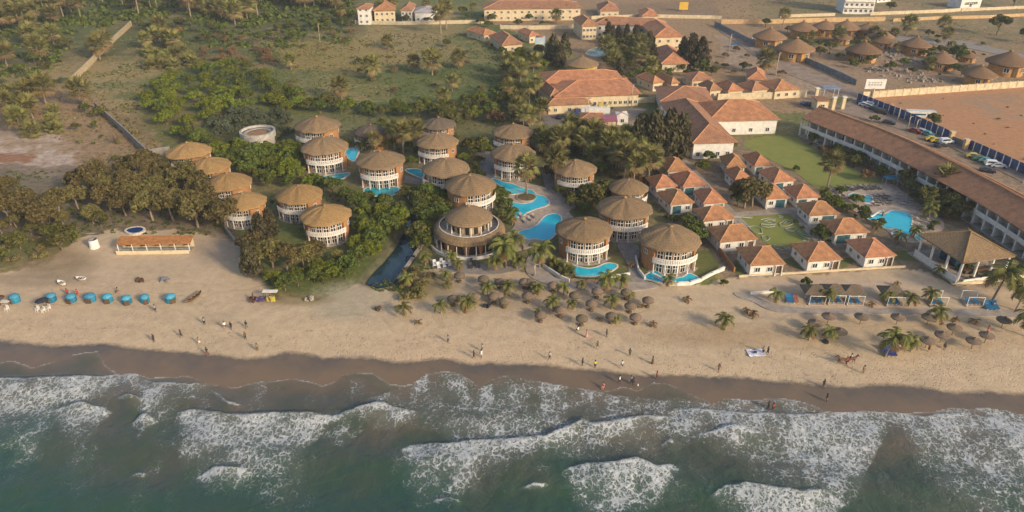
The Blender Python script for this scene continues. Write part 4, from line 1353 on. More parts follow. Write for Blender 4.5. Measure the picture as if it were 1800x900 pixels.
for px, py, w_, lb in HUTS:
    s = dia(px, py, w_, 3.0) / 9.2
    g = G(px, py, 2.7 * s)
    o = thing("thatched_hut", (g.x, g.y, 0), "ochre round hut with brown thatched cone: " + lb if False else lb, "hut", "thatched huts of the village at the upper right", 0, s)
    put(HUTW, "wall", o); r = put(HUTR, "roof", o, mats=[THATCHW])
    put(RH["roof_cap"], "roof_cap", r, (0, 0, 4.95))
    for dg in (-30, 35):
        t = F + R(dg)
        put(WIN_SQ, "window", o, (3.52 * math.cos(t), 3.52 * math.sin(t), .9), (0, 0, t + PI / 2))
    put(RH["door"], "door", o, (3.52 * math.cos(F), 3.52 * math.sin(F), 0), (0, 0, 0))

# ================================================================== WALLS AND FENCES
def wall_line(name, pts, h, th, m, label, cat="wall", capm=None, posts=0, postm=None, zoff=0):
    g = [G(*p) for p in pts]
    o = thing(name, g[0], label, cat)
    org = g[0]
    mb = MB(); mc = MB()
    for a, b in zip(g[:-1], g[1:]):
        u = b - a; l = Vector((u.x, u.y, 0)).length
        c = (a + b) / 2 - org
        rz = math.atan2(u.y, u.x)
        mb.box((c.x, c.y, h / 2 + zoff), (l + th * .98, th, h), rz=rz)
        mc.box((c.x, c.y, h + .06 + zoff), (l + th * 1.3, th * 1.5, .12), rz=rz)
    mb.build("wall_body", m, o)
    if capm: mc.build("coping", capm, o)
    if posts:
        for a, b in zip(g[:-1], g[1:]):
            l = (b - a).length; k = max(1, int(l / posts))
            rz = math.atan2(b.y - a.y, b.x - a.x)
            for i in range(k):
                q = a + (b - a) * (i / k) - org
                MB().box((q.x, q.y, (h + .25) / 2), (th * 1.7, th * 1.7, h + .25), rz=rz).build("pillar", postm or m, o)
    return o
GW = mat("grey_wall", (.25, .225, .19), .9, .2, .9, .2)
CW = mat("cream_wall", (.56, .46, .30), .9, .14, .7, .2)
TW = mat("tan_wall", (.50, .335, .17), .9, .14, .7, .2)
wall_line("boundary_wall", [(268, 283), (222, 238), (168, 190)], 2.3, .25, GW, "grey concrete boundary wall running inland from the left row of roundhouses", capm=CONC)
wall_line("boundary_wall", [(262, 276), (300, 270)], 2.2, .25, GW, "short grey wall stub joining the boundary wall to the rearmost left roundhouse", capm=CONC)
wall_line("boundary_wall", [(126, 148), (160, 115), (196, 78), (232, 45)], 2.6, .3, mat("sunlit_block_wall", (.42, .33, .20), .9, .15, .8, .2), "sunlit tan block wall across the woods at the upper left", capm=None)
wall_line("boundary_wall", [(625, 42), (700, 44), (790, 42), (850, 41)], 1.8, .25, CW, "low cream wall at the far edge of the grass field", posts=9)
wall_line("boundary_wall", [(880, 51), (930, 52), (990, 51), (1010, 50)], 2.0, .25, CW, "pale wall behind the villa and water tower", posts=12)
wall_line("perimeter_wall", [(1262, 177), (1340, 174), (1416, 171)], 2.4, .3, CW, "long pale wall in front of the small tiled houses, left of the gate", posts=8, capm=CW)
wall_line("field_wall", [(1516, 173), (1600, 167), (1700, 160), (1800, 153), (1900, 147)], 2.4, .3, CW, "long cream panelled wall along the top of the orange field", posts=3.2, capm=TW)
wall_line("village_wall", [(1268, 42), (1345, 42), (1440, 39), (1555, 37)], 2.2, .3, TW, "sunlit tan wall behind the far row of thatched huts", capm=TW)
wall_line("far_wall", [(1040, 34), (1130, 31), (1250, 33), (1268, 34)], 1.8, .3, CW, "pale wall beyond the hotel block, in front of the dry field")
wall_line("far_wall", [(1372, 31), (1467, 28)], 1.6, .3, CW, "pale wall left of the white apartment tower's foot")
wall_line("far_wall", [(1530, 27), (1660, 22), (1700, 19)], 1.8, .3, CW, "cream wall right of the white apartment tower")
wall_line("far_wall", [(1570, 38), (1650, 34), (1735, 32), (1830, 27)], 1.6, .3, TW, "tan wall behind the palms at the top right")
wall_line("far_wall", [(1690, 20), (1800, 15), (1900, 12)], 1.6, .3, CW, "pale wall at the extreme top right corner")
wall_line("yard_wall", [(1105, 182), (1150, 180)], 2.0, .3, CW, "short cream wall between the double-roofed hall and the brown-roofed building")
wall_line("garden_wall", [(940, 445), (955, 470), (985, 490), (1000, 497)], .9, .3, WHITE, "curved white garden wall left of the left beachfront roundhouse")
wall_line("garden_wall", [(1117, 455), (1122, 478), (1133, 492)], .9, .3, WHITE, "white garden wall between the two beachfront roundhouses")
wall_line("garden_wall", [(1238, 412), (1262, 440), (1290, 478)], 1.2, .3, OCHRE, "ochre garden wall between the rightmost roundhouse and the bungalows")
wall_line("garden_wall", [(1300, 487), (1400, 481), (1480, 476), (1590, 470)], .45, .3, CREAM, "low pale kerb wall below the front bungalows along the beach")
wall_line("garden_wall", [(1655, 478), (1675, 501), (1740, 497), (1800, 487)], .6, .35, CREAM, "low pale retaining wall below the open pavilion")
wall_line("garden_wall", [(1320, 517), (1362, 514)], .5, .4, WHITE, "short white bench wall at the left end of the sunbed row")
wall_line("creek_wall", [(741, 432), (727, 452), (712, 474), (702, 490)], .12, .6, STONE, "pale stone embankment along the right bank of the creek", capm=STONE)
wall_line("terrace_ramp", [(397, 405), (412, 424)], 1.1, .35, CONC, "grey concrete ramp wall beside the roundhouse nearest the beach bar")

# blue panel fence with posts along the orange field
def blue_fence():
    pts = [(1505, 177), (1580, 206), (1655, 240), (1668, 247)]
    pts2 = [(1697, 260), (1760, 288), (1800, 307), (1850, 330)]
    for k, (pp, lb) in enumerate(((pts, "blue and white panel fence along the orange field, upper run"), (pts2, "blue and white panel fence along the orange field, lower run at the right edge"))):
        g = [G(*p) for p in pp]
        o = thing("panel_fence", g[0], lb, "fence")
        mb, mp = MB(), MB()
        for a, b in zip(g[:-1], g[1:]):
            u = b - a; l = u.length; m_ = max(1, int(l / 2.4)); rz = math.atan2(u.y, u.x)
            for i in range(m_):
                c = a + u * ((i + .5) / m_) - g[0]
                mb.box((c.x, c.y, 1.5), (l / m_ * .86, .08, 2.9), i % 2, rz=rz)
                q = a + u * (i / m_) - g[0]
                mp.box((q.x, q.y, 1.55), (.16, .16, 3.1), rz=rz)
        mb.build("panels", [mat("fence_blue", (.030, .060, .165), .5, .2, 1), mat("fence_slate", (.055, .095, .19), .5, .25, 1)], o)
        mp.build("fence_posts", mat("fence_grey", (.33, .34, .36), .6, .2, 1), o)["kind"] = "stuff"
blue_fence()
wall_line("field_gate", [(1672, 250), (1694, 259)], 2.0, .12, mat("gate_grey", (.13, .15, .16), .6, .2, 1), "grey metal gate between the two runs of blue fence", "gate")
for (px, py, lb) in ((1670, 249, "tan gate pillar at the left of the grey gate in the blue fence"), (1695, 263, "tan gate pillar at the right of the grey gate in the blue fence")):
    g = G(px, py); o = thing("gate_pillar", g, lb, "pillar")
    MB().box((0, 0, 1.6), (1.2, 1.2, 3.2)).build("shaft", TW, o); MB().box((0, 0, 3.3), (1.5, 1.5, .2)).build("cap", CW, o)
wall_line("shade_net_fence", [(1256, 45), (1322, 78), (1400, 103), (1480, 138), (1504, 150)], 2.2, .15, mat("blue_grey_net", (.17, .20, .215), .8, .2, .6), "long blue-grey sheet fence along the road below the thatched huts", "fence", posts=12)

# gate arch and billboard
def billboard():
    g = G(1533, 173)
    o = thing("billboard", g, "white rectangular billboard on a single post at the corner of the cream wall", "billboard")
    MB().bar((0, 0, 0), (0, 0, 4.0), .3, 8).build("post", CW, o)
    bd = MB().box((0, 0, 5.4), (7.4, .35, 3.6)).build("board", WHITE, o)
    mb = MB()
    rnd = random.Random(3)
    for r_ in range(2):
        for k in range(5):
            mb.box((-2.3 + k * 1.05 + rnd.uniform(-.1, .1), -.19, 5.9 - r_ * .8), (rnd.uniform(.4, .8), .03, rnd.uniform(.3, .55)))
    mb.box((.9, -.195, 5.1), (3.0, .03, .22))
    mb.build("lettering", mat("sign_grey", (.28, .27, .29), .7, .2, 2), bd)
billboard()
def entrance():
    for px, py, lb in ((1433, 176, "cream gate pillar left of the resort entrance"), (1463, 193, "cream gate pillar beside the guard house"), (1480, 192, "tall curved white pillar at the right of the resort entrance")):
        g = G(px, py)
        o = thing("gate_pillar", g, lb, "pillar")
        MB().box((0, 0, 2.2), (1.1, 1.1, 4.4)).build("shaft", CREAM, o); MB().box((0, 0, 4.5), (1.5, 1.5, .25)).build("cap", WHITE, o)
    g = G(1456, 170)
    o = thing("gate_canopy", (g.x, g.y, 0), "blue-grey canopy roof over the resort entrance", "canopy")
    MB().box((0, 0, 3.6), (6, 4.5, .25)).build("roof", mat("canopy_blue", (.20, .24, .32), .6, .2, 1), o)
    for x in (-2.6, 2.6):
        for y in (-1.8, 1.8):
            MB().bar((x, y, 0), (x, y, 3.5), .1, 6).build("post", WHITE, o)
entrance()
# poles
def pole(px, py, h, label):
    g = G(px, py); o = thing("lamp_pole", g, label, "pole")
    MB().tube([(0, 0, 0), (0, 0, h * .9), (.15, 0, h)], [.16, .11, .09], 8).build("shaft", CW, o)
    MB().box((.35, 0, h), (.9, .3, .15)).build("lamp_head", CONC, o)
    MB().box((0, 0, .2), (.6, .6, .4)).build("base", CONC, o)
for a in ((1362, 142, 11, "tall pale pole standing beside the grey road behind the tiled houses"), (1281, 96, 9, "pale pole in the bare lot left of the thatched huts"), (1033, 208, 7, "thin pole beside the car yard near the magenta shed"), (1110, 188, 8, "thin pole in front of the double-roofed hall's right end"),
          (1577, 213, 5, "white pole at the inner side of the blue fence, uppermost"), (1595, 228, 4.5, "pinkish pole at the inner side of the blue fence, middle"), (1608, 234, 4.5, "pale pole at the inner side of the blue fence, lowest"), (1798, 322, 4, "short pole at the right edge below the blue fence"),
          (940, 486, 3.0, "short white post beside the path below the tiered restaurant"), (563, 76, 9, "bare pale trunk-like pole in the upper field")):
    pole(*a)
# ================================================================== LAWNS, PATHS, POOLS
def smooth_loop(pts, n=4):
    out = []
    m = len(pts)
    for i in range(m):
        p0, p1, p2, p3 = (np.array(pts[(i + k - 1) % m], float) for k in range(4))
        for j in range(n):
            t = j / n
            out.append(tuple(.5 * ((2 * p1) + (-p0 + p2) * t + (2 * p0 - 5 * p1 + 4 * p2 - p3) * t * t + (-p0 + 3 * p1 - 3 * p2 + p3) * t ** 3)))
    return out
SHEETS = []
def sheet(name, pts, z, m, smooth=True, depth=.5, kind="structure"):
    if smooth: pts = smooth_loop(pts)
    SHEETS.append(name); z = z + .005 * len(SHEETS)
    g = [G(x, y, z) for x, y in pts]
    o = MB().poly([(p.x, p.y) for p in g], z - depth, z).build(name, m)
    return tag(o, kind=kind)
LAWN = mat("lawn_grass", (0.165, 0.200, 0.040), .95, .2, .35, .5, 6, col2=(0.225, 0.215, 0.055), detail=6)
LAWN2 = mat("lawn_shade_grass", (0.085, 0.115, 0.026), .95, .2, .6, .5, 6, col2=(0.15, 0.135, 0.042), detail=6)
PATH = mat("path_paving", (0.33, 0.275, 0.225), .92, .16, .6, .3, 10, detail=6)
PATHG = mat("path_grey", (0.245, 0.215, 0.185), .92, .16, .6, .3, 10, detail=6)
DECK = mat("pool_deck_paving", (0.40, 0.31, 0.24), .9, .15, .7, .3, 8, detail=6)
sheet("lawn", [(1333,241),(1392,240),(1412,251),(1470,284),(1545,317),(1562,323),(1490,331),(1440,333),(1405,308),(1366,287),(1330,268),(1306,254)], .05, LAWN)
sheet("lawn", [(1284,376),(1320,372),(1362,370),(1385,376),(1426,418),(1395,430),(1362,436),(1340,424),(1318,404),(1296,390)], .05, LAWN, False)
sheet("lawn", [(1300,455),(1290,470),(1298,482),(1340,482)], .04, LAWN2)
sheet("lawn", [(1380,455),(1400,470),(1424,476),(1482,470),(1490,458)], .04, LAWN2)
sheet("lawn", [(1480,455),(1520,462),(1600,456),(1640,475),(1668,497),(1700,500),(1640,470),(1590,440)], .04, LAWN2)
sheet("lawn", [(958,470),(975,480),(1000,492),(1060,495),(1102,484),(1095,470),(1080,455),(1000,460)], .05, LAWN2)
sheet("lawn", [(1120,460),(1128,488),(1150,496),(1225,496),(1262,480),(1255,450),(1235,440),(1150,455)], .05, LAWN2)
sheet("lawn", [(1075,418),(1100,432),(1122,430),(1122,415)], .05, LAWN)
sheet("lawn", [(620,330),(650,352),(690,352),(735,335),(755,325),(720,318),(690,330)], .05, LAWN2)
sheet("lawn", [(1330,70),(1400,68),(1530,72),(1520,80),(1400,78)], .03, LAWN2)
sheet("pool_deck", [(885,330),(905,318),(960,330),(1000,345),(1012,362),(1000,372),(1010,388),(985,408),(940,432),(900,440),(880,420),(905,395),(890,360)], .06, DECK)
sheet("pool_deck", [(1470,330),(1560,322),(1590,340),(1640,375),(1660,395),(1640,420),(1590,425),(1545,395),(1500,370),(1465,355)], .05, DECK)
sheet("path", [(1292,514),(1330,520),(1360,533),(1413,541),(1484,542),(1620,542),(1840,546),(1840,558),(1620,552),(1500,552),(1404,551),(1355,545),(1325,531),(1298,522)], .02, PATH)
sheet("path", [(836,270),(866,268),(868,300),(876,330),(850,330),(846,300)], .05, PATHG)
sheet("path", [(952,296),(966,292),(975,320),(962,335)], .05, PATHG)
sheet("path", [(1085,428),(1122,432),(1122,470),(1140,495),(1100,500),(1105,470)], .05, PATHG)
sheet("path", [(700,306),(750,318),(745,325),(700,318)], .05, PATHG)
sheet("path", [(1282,374),(1400,364),(1412,370),(1462,424),(1440,432),(1425,418),(1388,375),(1300,380)], .04, PATH, False)
sheet("path", [(1190,262),(1225,300),(1290,370),(1320,400),(1300,400),(1270,372),(1205,305),(1180,272)], .03, PATH, False)
sheet("path", [(930,448),(960,440),(965,470),(990,492),(1130,496),(1150,506),(1080,512),(1000,508),(950,495),(925,478)], .04, PATH)
sheet("path", [(757,455),(800,462),(870,462),(905,455),(920,470),(870,482),(800,478),(765,470)], .04, PATHG)
sheet("road", [(1258,50),(1276,50),(1400,110),(1506,156),(1520,168),(1490,172),(1360,120)], .02, mat("road_dirt", (.27, .20, .15), .95, .2, .3, .3, 4), False)
sheet("road", [(1500,172),(1520,172),(1640,225),(1850,320),(1850,345),(1640,243),(1470,195)], .02, mat("road_compacted", (.25, .185, .14), .95, .2, .3, .3, 4), False)
sheet("car_yard", [(952,204),(1075,188),(1140,190),(1110,212),(1060,222),(960,222)], .02, mat("yard_asphalt", (.175, .155, .135), .95, .15, .5, .2, 6), False)
sheet("road", [(1560,62),(1700,72),(1850,108),(1850,116),(1700,84),(1560,70)], .03, PATHG, False)

POOLW = mat("pool_water", (0.022, 0.470, 0.590), .05, .10, .5, .12, 1.6, spec=.5, col2=(0.016, 0.390, 0.540))
POOLT = mat("pool_water_teal", (0.03, 0.42, 0.46), .05, .12, .6, .12, 1.6, spec=.5, col2=(0.016, 0.22, 0.30))
COPE = mat("pool_coping", (.60, .52, .42), .85, .15, 1.5)
def pool(pts, label, sc=(0, 0, 1), m=None, z=.26, rim=.35, wall=None):
    x0, y0, k = sc
    P = smooth_loop([(x0 + u / k, y0 + v / k) for u, v in pts], 3)
    g = [G(x, y, z) for x, y in P]
    c = sum(g, Vector()) / len(g)
    o = thing("swimming_pool", (c.x, c.y, 0), label, "swimming pool")
    q = [(p.x - c.x, p.y - c.y) for p in g]
    MB().poly(q, -.3, z - .05).build("water", m or POOLW, o)
    n = len(q)
    ar = sum(q[i][0] * q[(i + 1) % n][1] - q[(i + 1) % n][0] * q[i][1] for i in range(n))
    sg = 1 if ar > 0 else -1
    outer = []
    for i in range(n):
        a, b = Vector(q[i - 1]), Vector(q[(i + 1) % n])
        t = (b - a).normalized()
        outer.append((q[i][0] + sg * t.y * rim, q[i][1] - sg * t.x * rim))
    vs = [(x, y, z) for x, y in q] + [(x, y, z) for x, y in outer] + [(x, y, -.3) for x, y in outer] + [(x, y, -.3) for x, y in q]
    fs = []
    for i in range(n):
        j = (i + 1) % n
        a = [(i, n + i, n + j, j), (n + i, 2 * n + i, 2 * n + j, n + j), (i, j, 3 * n + j, 3 * n + i)]
        fs += a if sg > 0 else [f[::-1] for f in a]
    MB().add(vs, fs).build("coping", COPE, o)
    return o
pool([(820,750),(905,700),(960,735),(1050,760),(1130,750),(1180,722),(1255,765),(1210,787),(1130,803),(1030,803),(940,787),(870,770)], "blue crescent pool at the foot of the rightmost roundhouse", (950,320,4.5))
pool([(172,692),(220,648),(290,667),(370,682),(450,672),(530,640),(605,655),(575,690),(480,735),(350,742),(250,727)], "blue curved pool in front of the left beachfront roundhouse", (950,320,4.5))
pool([(1235,790),(1300,764),(1510,764),(1560,792),(1490,836),(1380,848),(1275,826)], "oval turquoise pool in front of the roundhouse above the creek lawn", (400,180,5.143), POOLT)
pool([(815,690),(900,660),(1000,645),(1100,638),(1050,680),(960,705),(860,712)], "narrow turquoise pool among green bushes below a roundhouse", (400,180,5.143), POOLT)
pool([(1640,845),(1700,805),(1752,815),(1735,850),(1690,887),(1650,870)], "small teardrop pool beside the bushes at the head of the creek", (400,180,5.143), POOLT)
pool([(1072,435),(1130,412),(1185,430),(1165,480),(1150,528),(1088,500)], "small blue pool between two roundhouses, left of the fan palms", (400,180,5.143))
pool([(1610,610),(1690,598),(1758,618),(1765,675),(1700,660)], "teal pool half hidden by plants right of the oval pool's roundhouse", (400,180,5.143), POOLT)
pool([(865,200),(930,215),(985,238),(1080,258),(1180,298),(1290,328),(1340,372),(1425,395),(1465,470),(1330,520),(1240,555),(1170,602),(1062,592),(1062,510),(1072,446),(1100,456),(1190,470),(1300,446),(1322,400),(1290,366),(1200,350),(1080,366),(1035,352),(1000,300),(920,250)], "winding upper lagoon pool with planted island, below the shaded roundhouse", (720,280,6))
pool([(1150,765),(1260,735),(1350,690),(1400,630),(1450,588),(1540,573),(1594,605),(1588,690),(1550,760),(1500,820),(1440,852),(1330,832),(1240,838),(1200,800)], "lower lagoon pool, bright blue, between the tiered restaurant and beachfront roundhouse", (720,280,6))
pool([(395,390),(470,368),(560,398),(660,398),(702,440),(690,482),(600,492),(480,452),(420,420)], "small turquoise children's pool below the big green lawn", (1440,290,7.5), POOLT)
pool([(568,282),(620,250),(700,250),(770,223),(880,243),(912,290),(905,340),(922,370),(915,405),(850,442),(790,432),(758,402),(800,385),(790,365),(720,367),(680,347),(700,320),(660,302),(600,302)], "large free-form blue pool between the bungalows and the hotel block", (1400,320,4.5))
pool([(948,412),(985,393),(1012,430),(980,462),(945,440)], "tiny turquoise plunge pool left of the open pavilion's roof", (1400,320,4.5), POOLT)
pool([(1030,93),(1046,84),(1072,83),(1082,86),(1066,94),(1046,99)], "pale teal pool far behind, between dark casuarina and hotel wing", (0,0,1), mat("pool_far", (.10, .30, .27), .1, .15, .5))
pool([(222,404),(232,400),(246,399),(252,403),(244,408),(230,409)], "small dark blue oval paddling pool in white surround behind the beach bar", (0,0,1), mat("pool_navy", (.02, .05, .16), .15, .2, 1), .5, .5)
def island():
    px, py = 925, 348
    g = G(px, py); s = dia(px, py, 36, 0) / 2
    o = thing("pool_island", (g.x, g.y, 0), "round planted island with tan rim in the upper lagoon pool", "island")
    MB().lathe([(s, -.3), (s, .35), (s * .9, .4), (s * .9, .3)], 24).build("rim", DECK, o)
    MB().lathe([(.02, .5), (s * .5, .45), (s * .9, .3)], 20).build("soil", mat("planted_soil", (.13, .10, .045), .95, .3, 2), o)
island()
wall_line("pool_wall", [(1150,487),(1168,497),(1190,502),(1212,501),(1232,495),(1250,485),(1272,475)], .75, .3, WHITE, "curved white wall in front of the crescent pool", capm=WHITE)
wall_line("pool_wall", [(985,490),(1005,495),(1030,497),(1052,496)], .75, .3, mat("peach_render", (.58, .38, .24), .9, .15, 1), "peach retaining wall below the left beachfront roundhouse's pool")
wall_line("pool_wall", [(1075,488),(1090,487),(1106,484)], .75, .3, WHITE, "pale curved wall right of the left beachfront pool")

# white stone letter outlines on the lawn (only partly legible in the photo)
def lawn_letters():
    g0 = G(1355, 400)
    o = thing("lawn_lettering", g0, "white stone letter outlines laid out on the grass between the bungalows", "lettering")
    S = lambda u, v: G(1150 + u / 5.143, 320 + v / 5.143) - g0
    strokes = [
      [(720,318),(800,312),(890,322),(880,330),(790,322),(722,328),(720,318)],
      [(960,345),(1030,330),(1100,338),(1095,350),(1030,345),(985,362),(1030,372),(1085,365),(1095,385),(1030,392),(970,382),(965,405),(1030,415),(1090,405)],
      [(1120,312),(1160,305),(1165,318),(1125,325)],
      [(1130,380),(1190,342),(1205,350),(1165,385),(1240,370),(1262,380),(1200,405),(1140,405),(1130,380)],
      [(1185,425),(1240,415),(1290,430),(1250,448),(1195,445),(1185,425)],
      [(1300,445),(1340,475),(1395,495),(1410,515),(1360,505),(1320,478),(1295,455),(1300,445)],
      [(1350,520),(1400,525),(1395,540),(1345,535)],
      [(850,410),(900,400),(970,428),(975,470),(930,470),(880,440),(850,410)],
      [(970,495),(1020,490),(1045,515),(1020,535),(980,520),(970,495)],
      [(760,350),(780,345),(760,365),(790,380)],
      [(1080,575),(1150,585),(1195,610),(1150,620),(1085,600),(1080,575)],
    ]
    m = mat("white_stone", (.42, .42, .36), .9, .2, 4)
    for st_ in strokes:
        mb = MB()
        pts = [S(*p) for p in st_]
        mb.tube([(p.x, p.y, .16) for p in pts], [.09] * len(pts), 6)
        mb.build("letter_outline", m, o)
lawn_letters()
# ================================================================== PLANTS
def leaf_mat(name, col, col2, objvar=.35, rough=.75, trans=.18):
    m = bpy.data.materials.new(name); m.use_nodes = True
    N, L = m.node_tree.nodes, m.node_tree.links
    b = N["Principled BSDF"]; b.inputs["Roughness"].default_value = rough; b.inputs["Specular IOR Level"].default_value = .2
    ge = N.new("ShaderNodeNewGeometry")
    mx = N.new("ShaderNodeMix"); mx.data_type = 'RGBA'
    mx.inputs[6].default_value = (*col, 1); mx.inputs[7].default_value = (*col2, 1)
    L.new(ge.outputs["Random Per Island"], mx.inputs[0])
    oi = N.new("ShaderNodeObjectInfo")
    hs = N.new("ShaderNodeHueSaturation")
    a = N.new("ShaderNodeMath"); a.operation = 'MULTIPLY_ADD'; a.inputs[1].default_value = objvar; a.inputs[2].default_value = 1 - objvar * .45
    L.new(oi.outputs["Random"], a.inputs[0]); L.new(a.outputs[0], hs.inputs["Value"])
    h = N.new("ShaderNodeMath"); h.operation = 'MULTIPLY_ADD'; h.inputs[1].default_value = .026; h.inputs[2].default_value = .490
    L.new(oi.outputs["Random"], h.inputs[0]); L.new(h.outputs[0], hs.inputs["Hue"])
    L.new(mx.outputs[2], hs.inputs["Color"]); L.new(hs.outputs[0], b.inputs["Base Color"])
    tr = N.new("ShaderNodeBsdfTranslucent"); L.new(hs.outputs[0], tr.inputs[0])
    ms = N.new("ShaderNodeMixShader"); ms.inputs[0].default_value = trans
    L.new(b.outputs[0], ms.inputs[1]); L.new(tr.outputs[0], ms.inputs[2])
    L.new(ms.outputs[0], N["Material Output"].inputs[0])
    return m
L_BRIGHT = leaf_mat("leaf_bright", (0.190, 0.205, 0.020), (0.070, 0.092, 0.014))
L_GREEN  = leaf_mat("leaf_green", (0.130, 0.150, 0.026), (0.046, 0.064, 0.014))
L_OLIVE  = leaf_mat("leaf_olive", (0.145, 0.135, 0.034), (0.058, 0.058, 0.017))
L_BROWN  = leaf_mat("leaf_casuarina_brown", (0.175, 0.138, 0.046), (0.072, 0.060, 0.023))
L_DARK   = leaf_mat("leaf_casuarina_dark", (0.120, 0.100, 0.048), (0.048, 0.044, 0.024))
L_GREY   = leaf_mat("leaf_grey_green", (0.105, 0.115, 0.062), (0.058, 0.068, 0.036))
L_RUST   = leaf_mat("leaf_rust", (0.220, 0.130, 0.060), (0.115, 0.070, 0.034))
L_STRAW  = leaf_mat("leaf_straw", (0.225, 0.182, 0.070), (0.120, 0.100, 0.036))
L_FAN    = leaf_mat("leaf_fan_palm", (0.245, 0.215, 0.070), (0.100, 0.100, 0.032))
L_FANDRY = leaf_mat("leaf_fan_dry", (0.290, 0.205, 0.095), (0.160, 0.112, 0.052))
L_COCO   = leaf_mat("leaf_coconut", (0.175, 0.170, 0.038), (0.085, 0.092, 0.024))
L_COCOD  = leaf_mat("leaf_coconut_dry", (0.220, 0.130, 0.050), (0.120, 0.070, 0.030))
BARK = mat("bark", (0.17, 0.125, 0.085), .95, .25, 3, .4, 9)
BARKP = mat("palm_bark", (0.26, 0.205, 0.145), .95, .22, 2.5, .4, 9)

def quads(mb, C_, N_, size, asp, rnd, mi=0, droop=0.0):
    """leaf-clump quads at centres with normals"""
    n = len(C_)
    up = rnd.normal(size=(n, 3)) + np.array((0, 0, -droop))
    a = np.cross(N_, up); a /= np.linalg.norm(a, axis=1, keepdims=True) + 1e-9
    b = np.cross(N_, a)
    s = size * rnd.uniform(.6, 1.35, (n, 1))
    fold = N_ * s * .25
    for k in range(n):
        c = C_[k]; A = a[k] * s[k]; B = b[k] * s[k] * asp
        f = fold[k]
        i = len(mb.v)
        mb.v.extend([tuple(c - B - f), tuple(c + A * .8 - B * .2), tuple(c + B - f * .5), tuple(c - A * .8 + B * .15)])
        mb.f.append([i, i + 1, i + 2, i + 3]); mb.m.append(mi); mb.sm.append(False)

def crown_broad(r, h, z0, seed, n, leaf=.42, lobes=14, flat=.6, spread=.42):
    """uneven crown of leaf clumps; r radius, h crown height, z0 lowest foliage"""
    rnd = np.random.default_rng(seed)
    mb = MB()
    cs = []
    for i in range(lobes):
        t = rnd.uniform(0, 2 * PI); rr = r * math.sqrt(rnd.uniform(0, 1)) * .78
        zz = z0 + h * (.22 + .68 * (1 - (rr / r) ** 2) * rnd.uniform(.55, 1.0))
        cs.append((rr * math.cos(t), rr * math.sin(t), zz, r * rnd.uniform(.24, spread)))
    per = n // lobes
    for (x, y, z, q) in cs:
        d = rnd.normal(size=(per, 3)); d /= np.linalg.norm(d, axis=1, keepdims=True)
        d[:, 2] = np.where(d[:, 2] < -.35, -d[:, 2], d[:, 2])
        rad = q * rnd.uniform(.45, 1.08, (per, 1)) ** .6
        P = d * rad * np.array((1, 1, flat + .2)) + np.array((x, y, z))
        nn = d + rnd.normal(size=(per, 3)) * .55; nn /= np.linalg.norm(nn, axis=1, keepdims=True)
        quads(mb, P, nn, leaf, .75, rnd)
    return mb, cs

def limb_trunk(cs, z0, r0, seed, lean=.0):
    rnd = random.Random(seed)
    mb = MB()
    fork = (lean, 0, z0 * .75 + .2)
    mb.tube([(0, 0, -.3), (lean * .4, .05, z0 * .4), fork], [r0 * 1.25, r0, r0 * .8], 7)
    for (x, y, z, q) in rnd.sample(cs, min(6, len(cs))):
        mb.tube([fork, ((x + fork[0]) * .5, y * .5, (z + fork[2]) * .5 + .1), (x, y, z)], [r0 * .6, r0 * .38, r0 * .14], 5)
    return mb

def casuarina(r, h, seed, n=1500, leaf=.42):
    """feathery upright tree: several plumes round a tall stem"""
    rnd = np.random.default_rng(seed)
    mb, tb = MB(), MB()
    tb.tube([(0, 0, -.3), (.1, .1, h * .35), (0, .05, h * .7), (.05, 0, h * .96)], [.28, .22, .13, .04], 7)
    pl = 16
    for i in range(pl):
        t = i * 2.399 + rnd.uniform(-.3, .3); u = (i + .5) / pl
        rr = r * (1 - u) ** .6 * rnd.uniform(.65, 1.1); zz = h * (.16 + .74 * u)
        x, y = rr * math.cos(t) * .62, rr * math.sin(t) * .62
        tb.tube([(0, 0, zz - .4), (x, y, zz + .3), (x * 1.5, y * 1.5, zz + .9)], [.10, .06, .025], 5)
        k = n // pl
        d = rnd.normal(size=(k, 3)); d /= np.linalg.norm(d, axis=1, keepdims=True)
        q = max(.9, r * .46 * (1 - u * .55))
        P = d * q * rnd.uniform(.35, 1.1, (k, 1)) * np.array((1, 1, 1.25)) + np.array((x, y, zz + .4))
        nn = d * np.array((1, 1, .4)) + rnd.normal(size=(k, 3)) * .5; nn /= np.linalg.norm(nn, axis=1, keepdims=True)
        quads(mb, P, nn, leaf * .62, 1.7, rnd, droop=3)
    return mb, tb

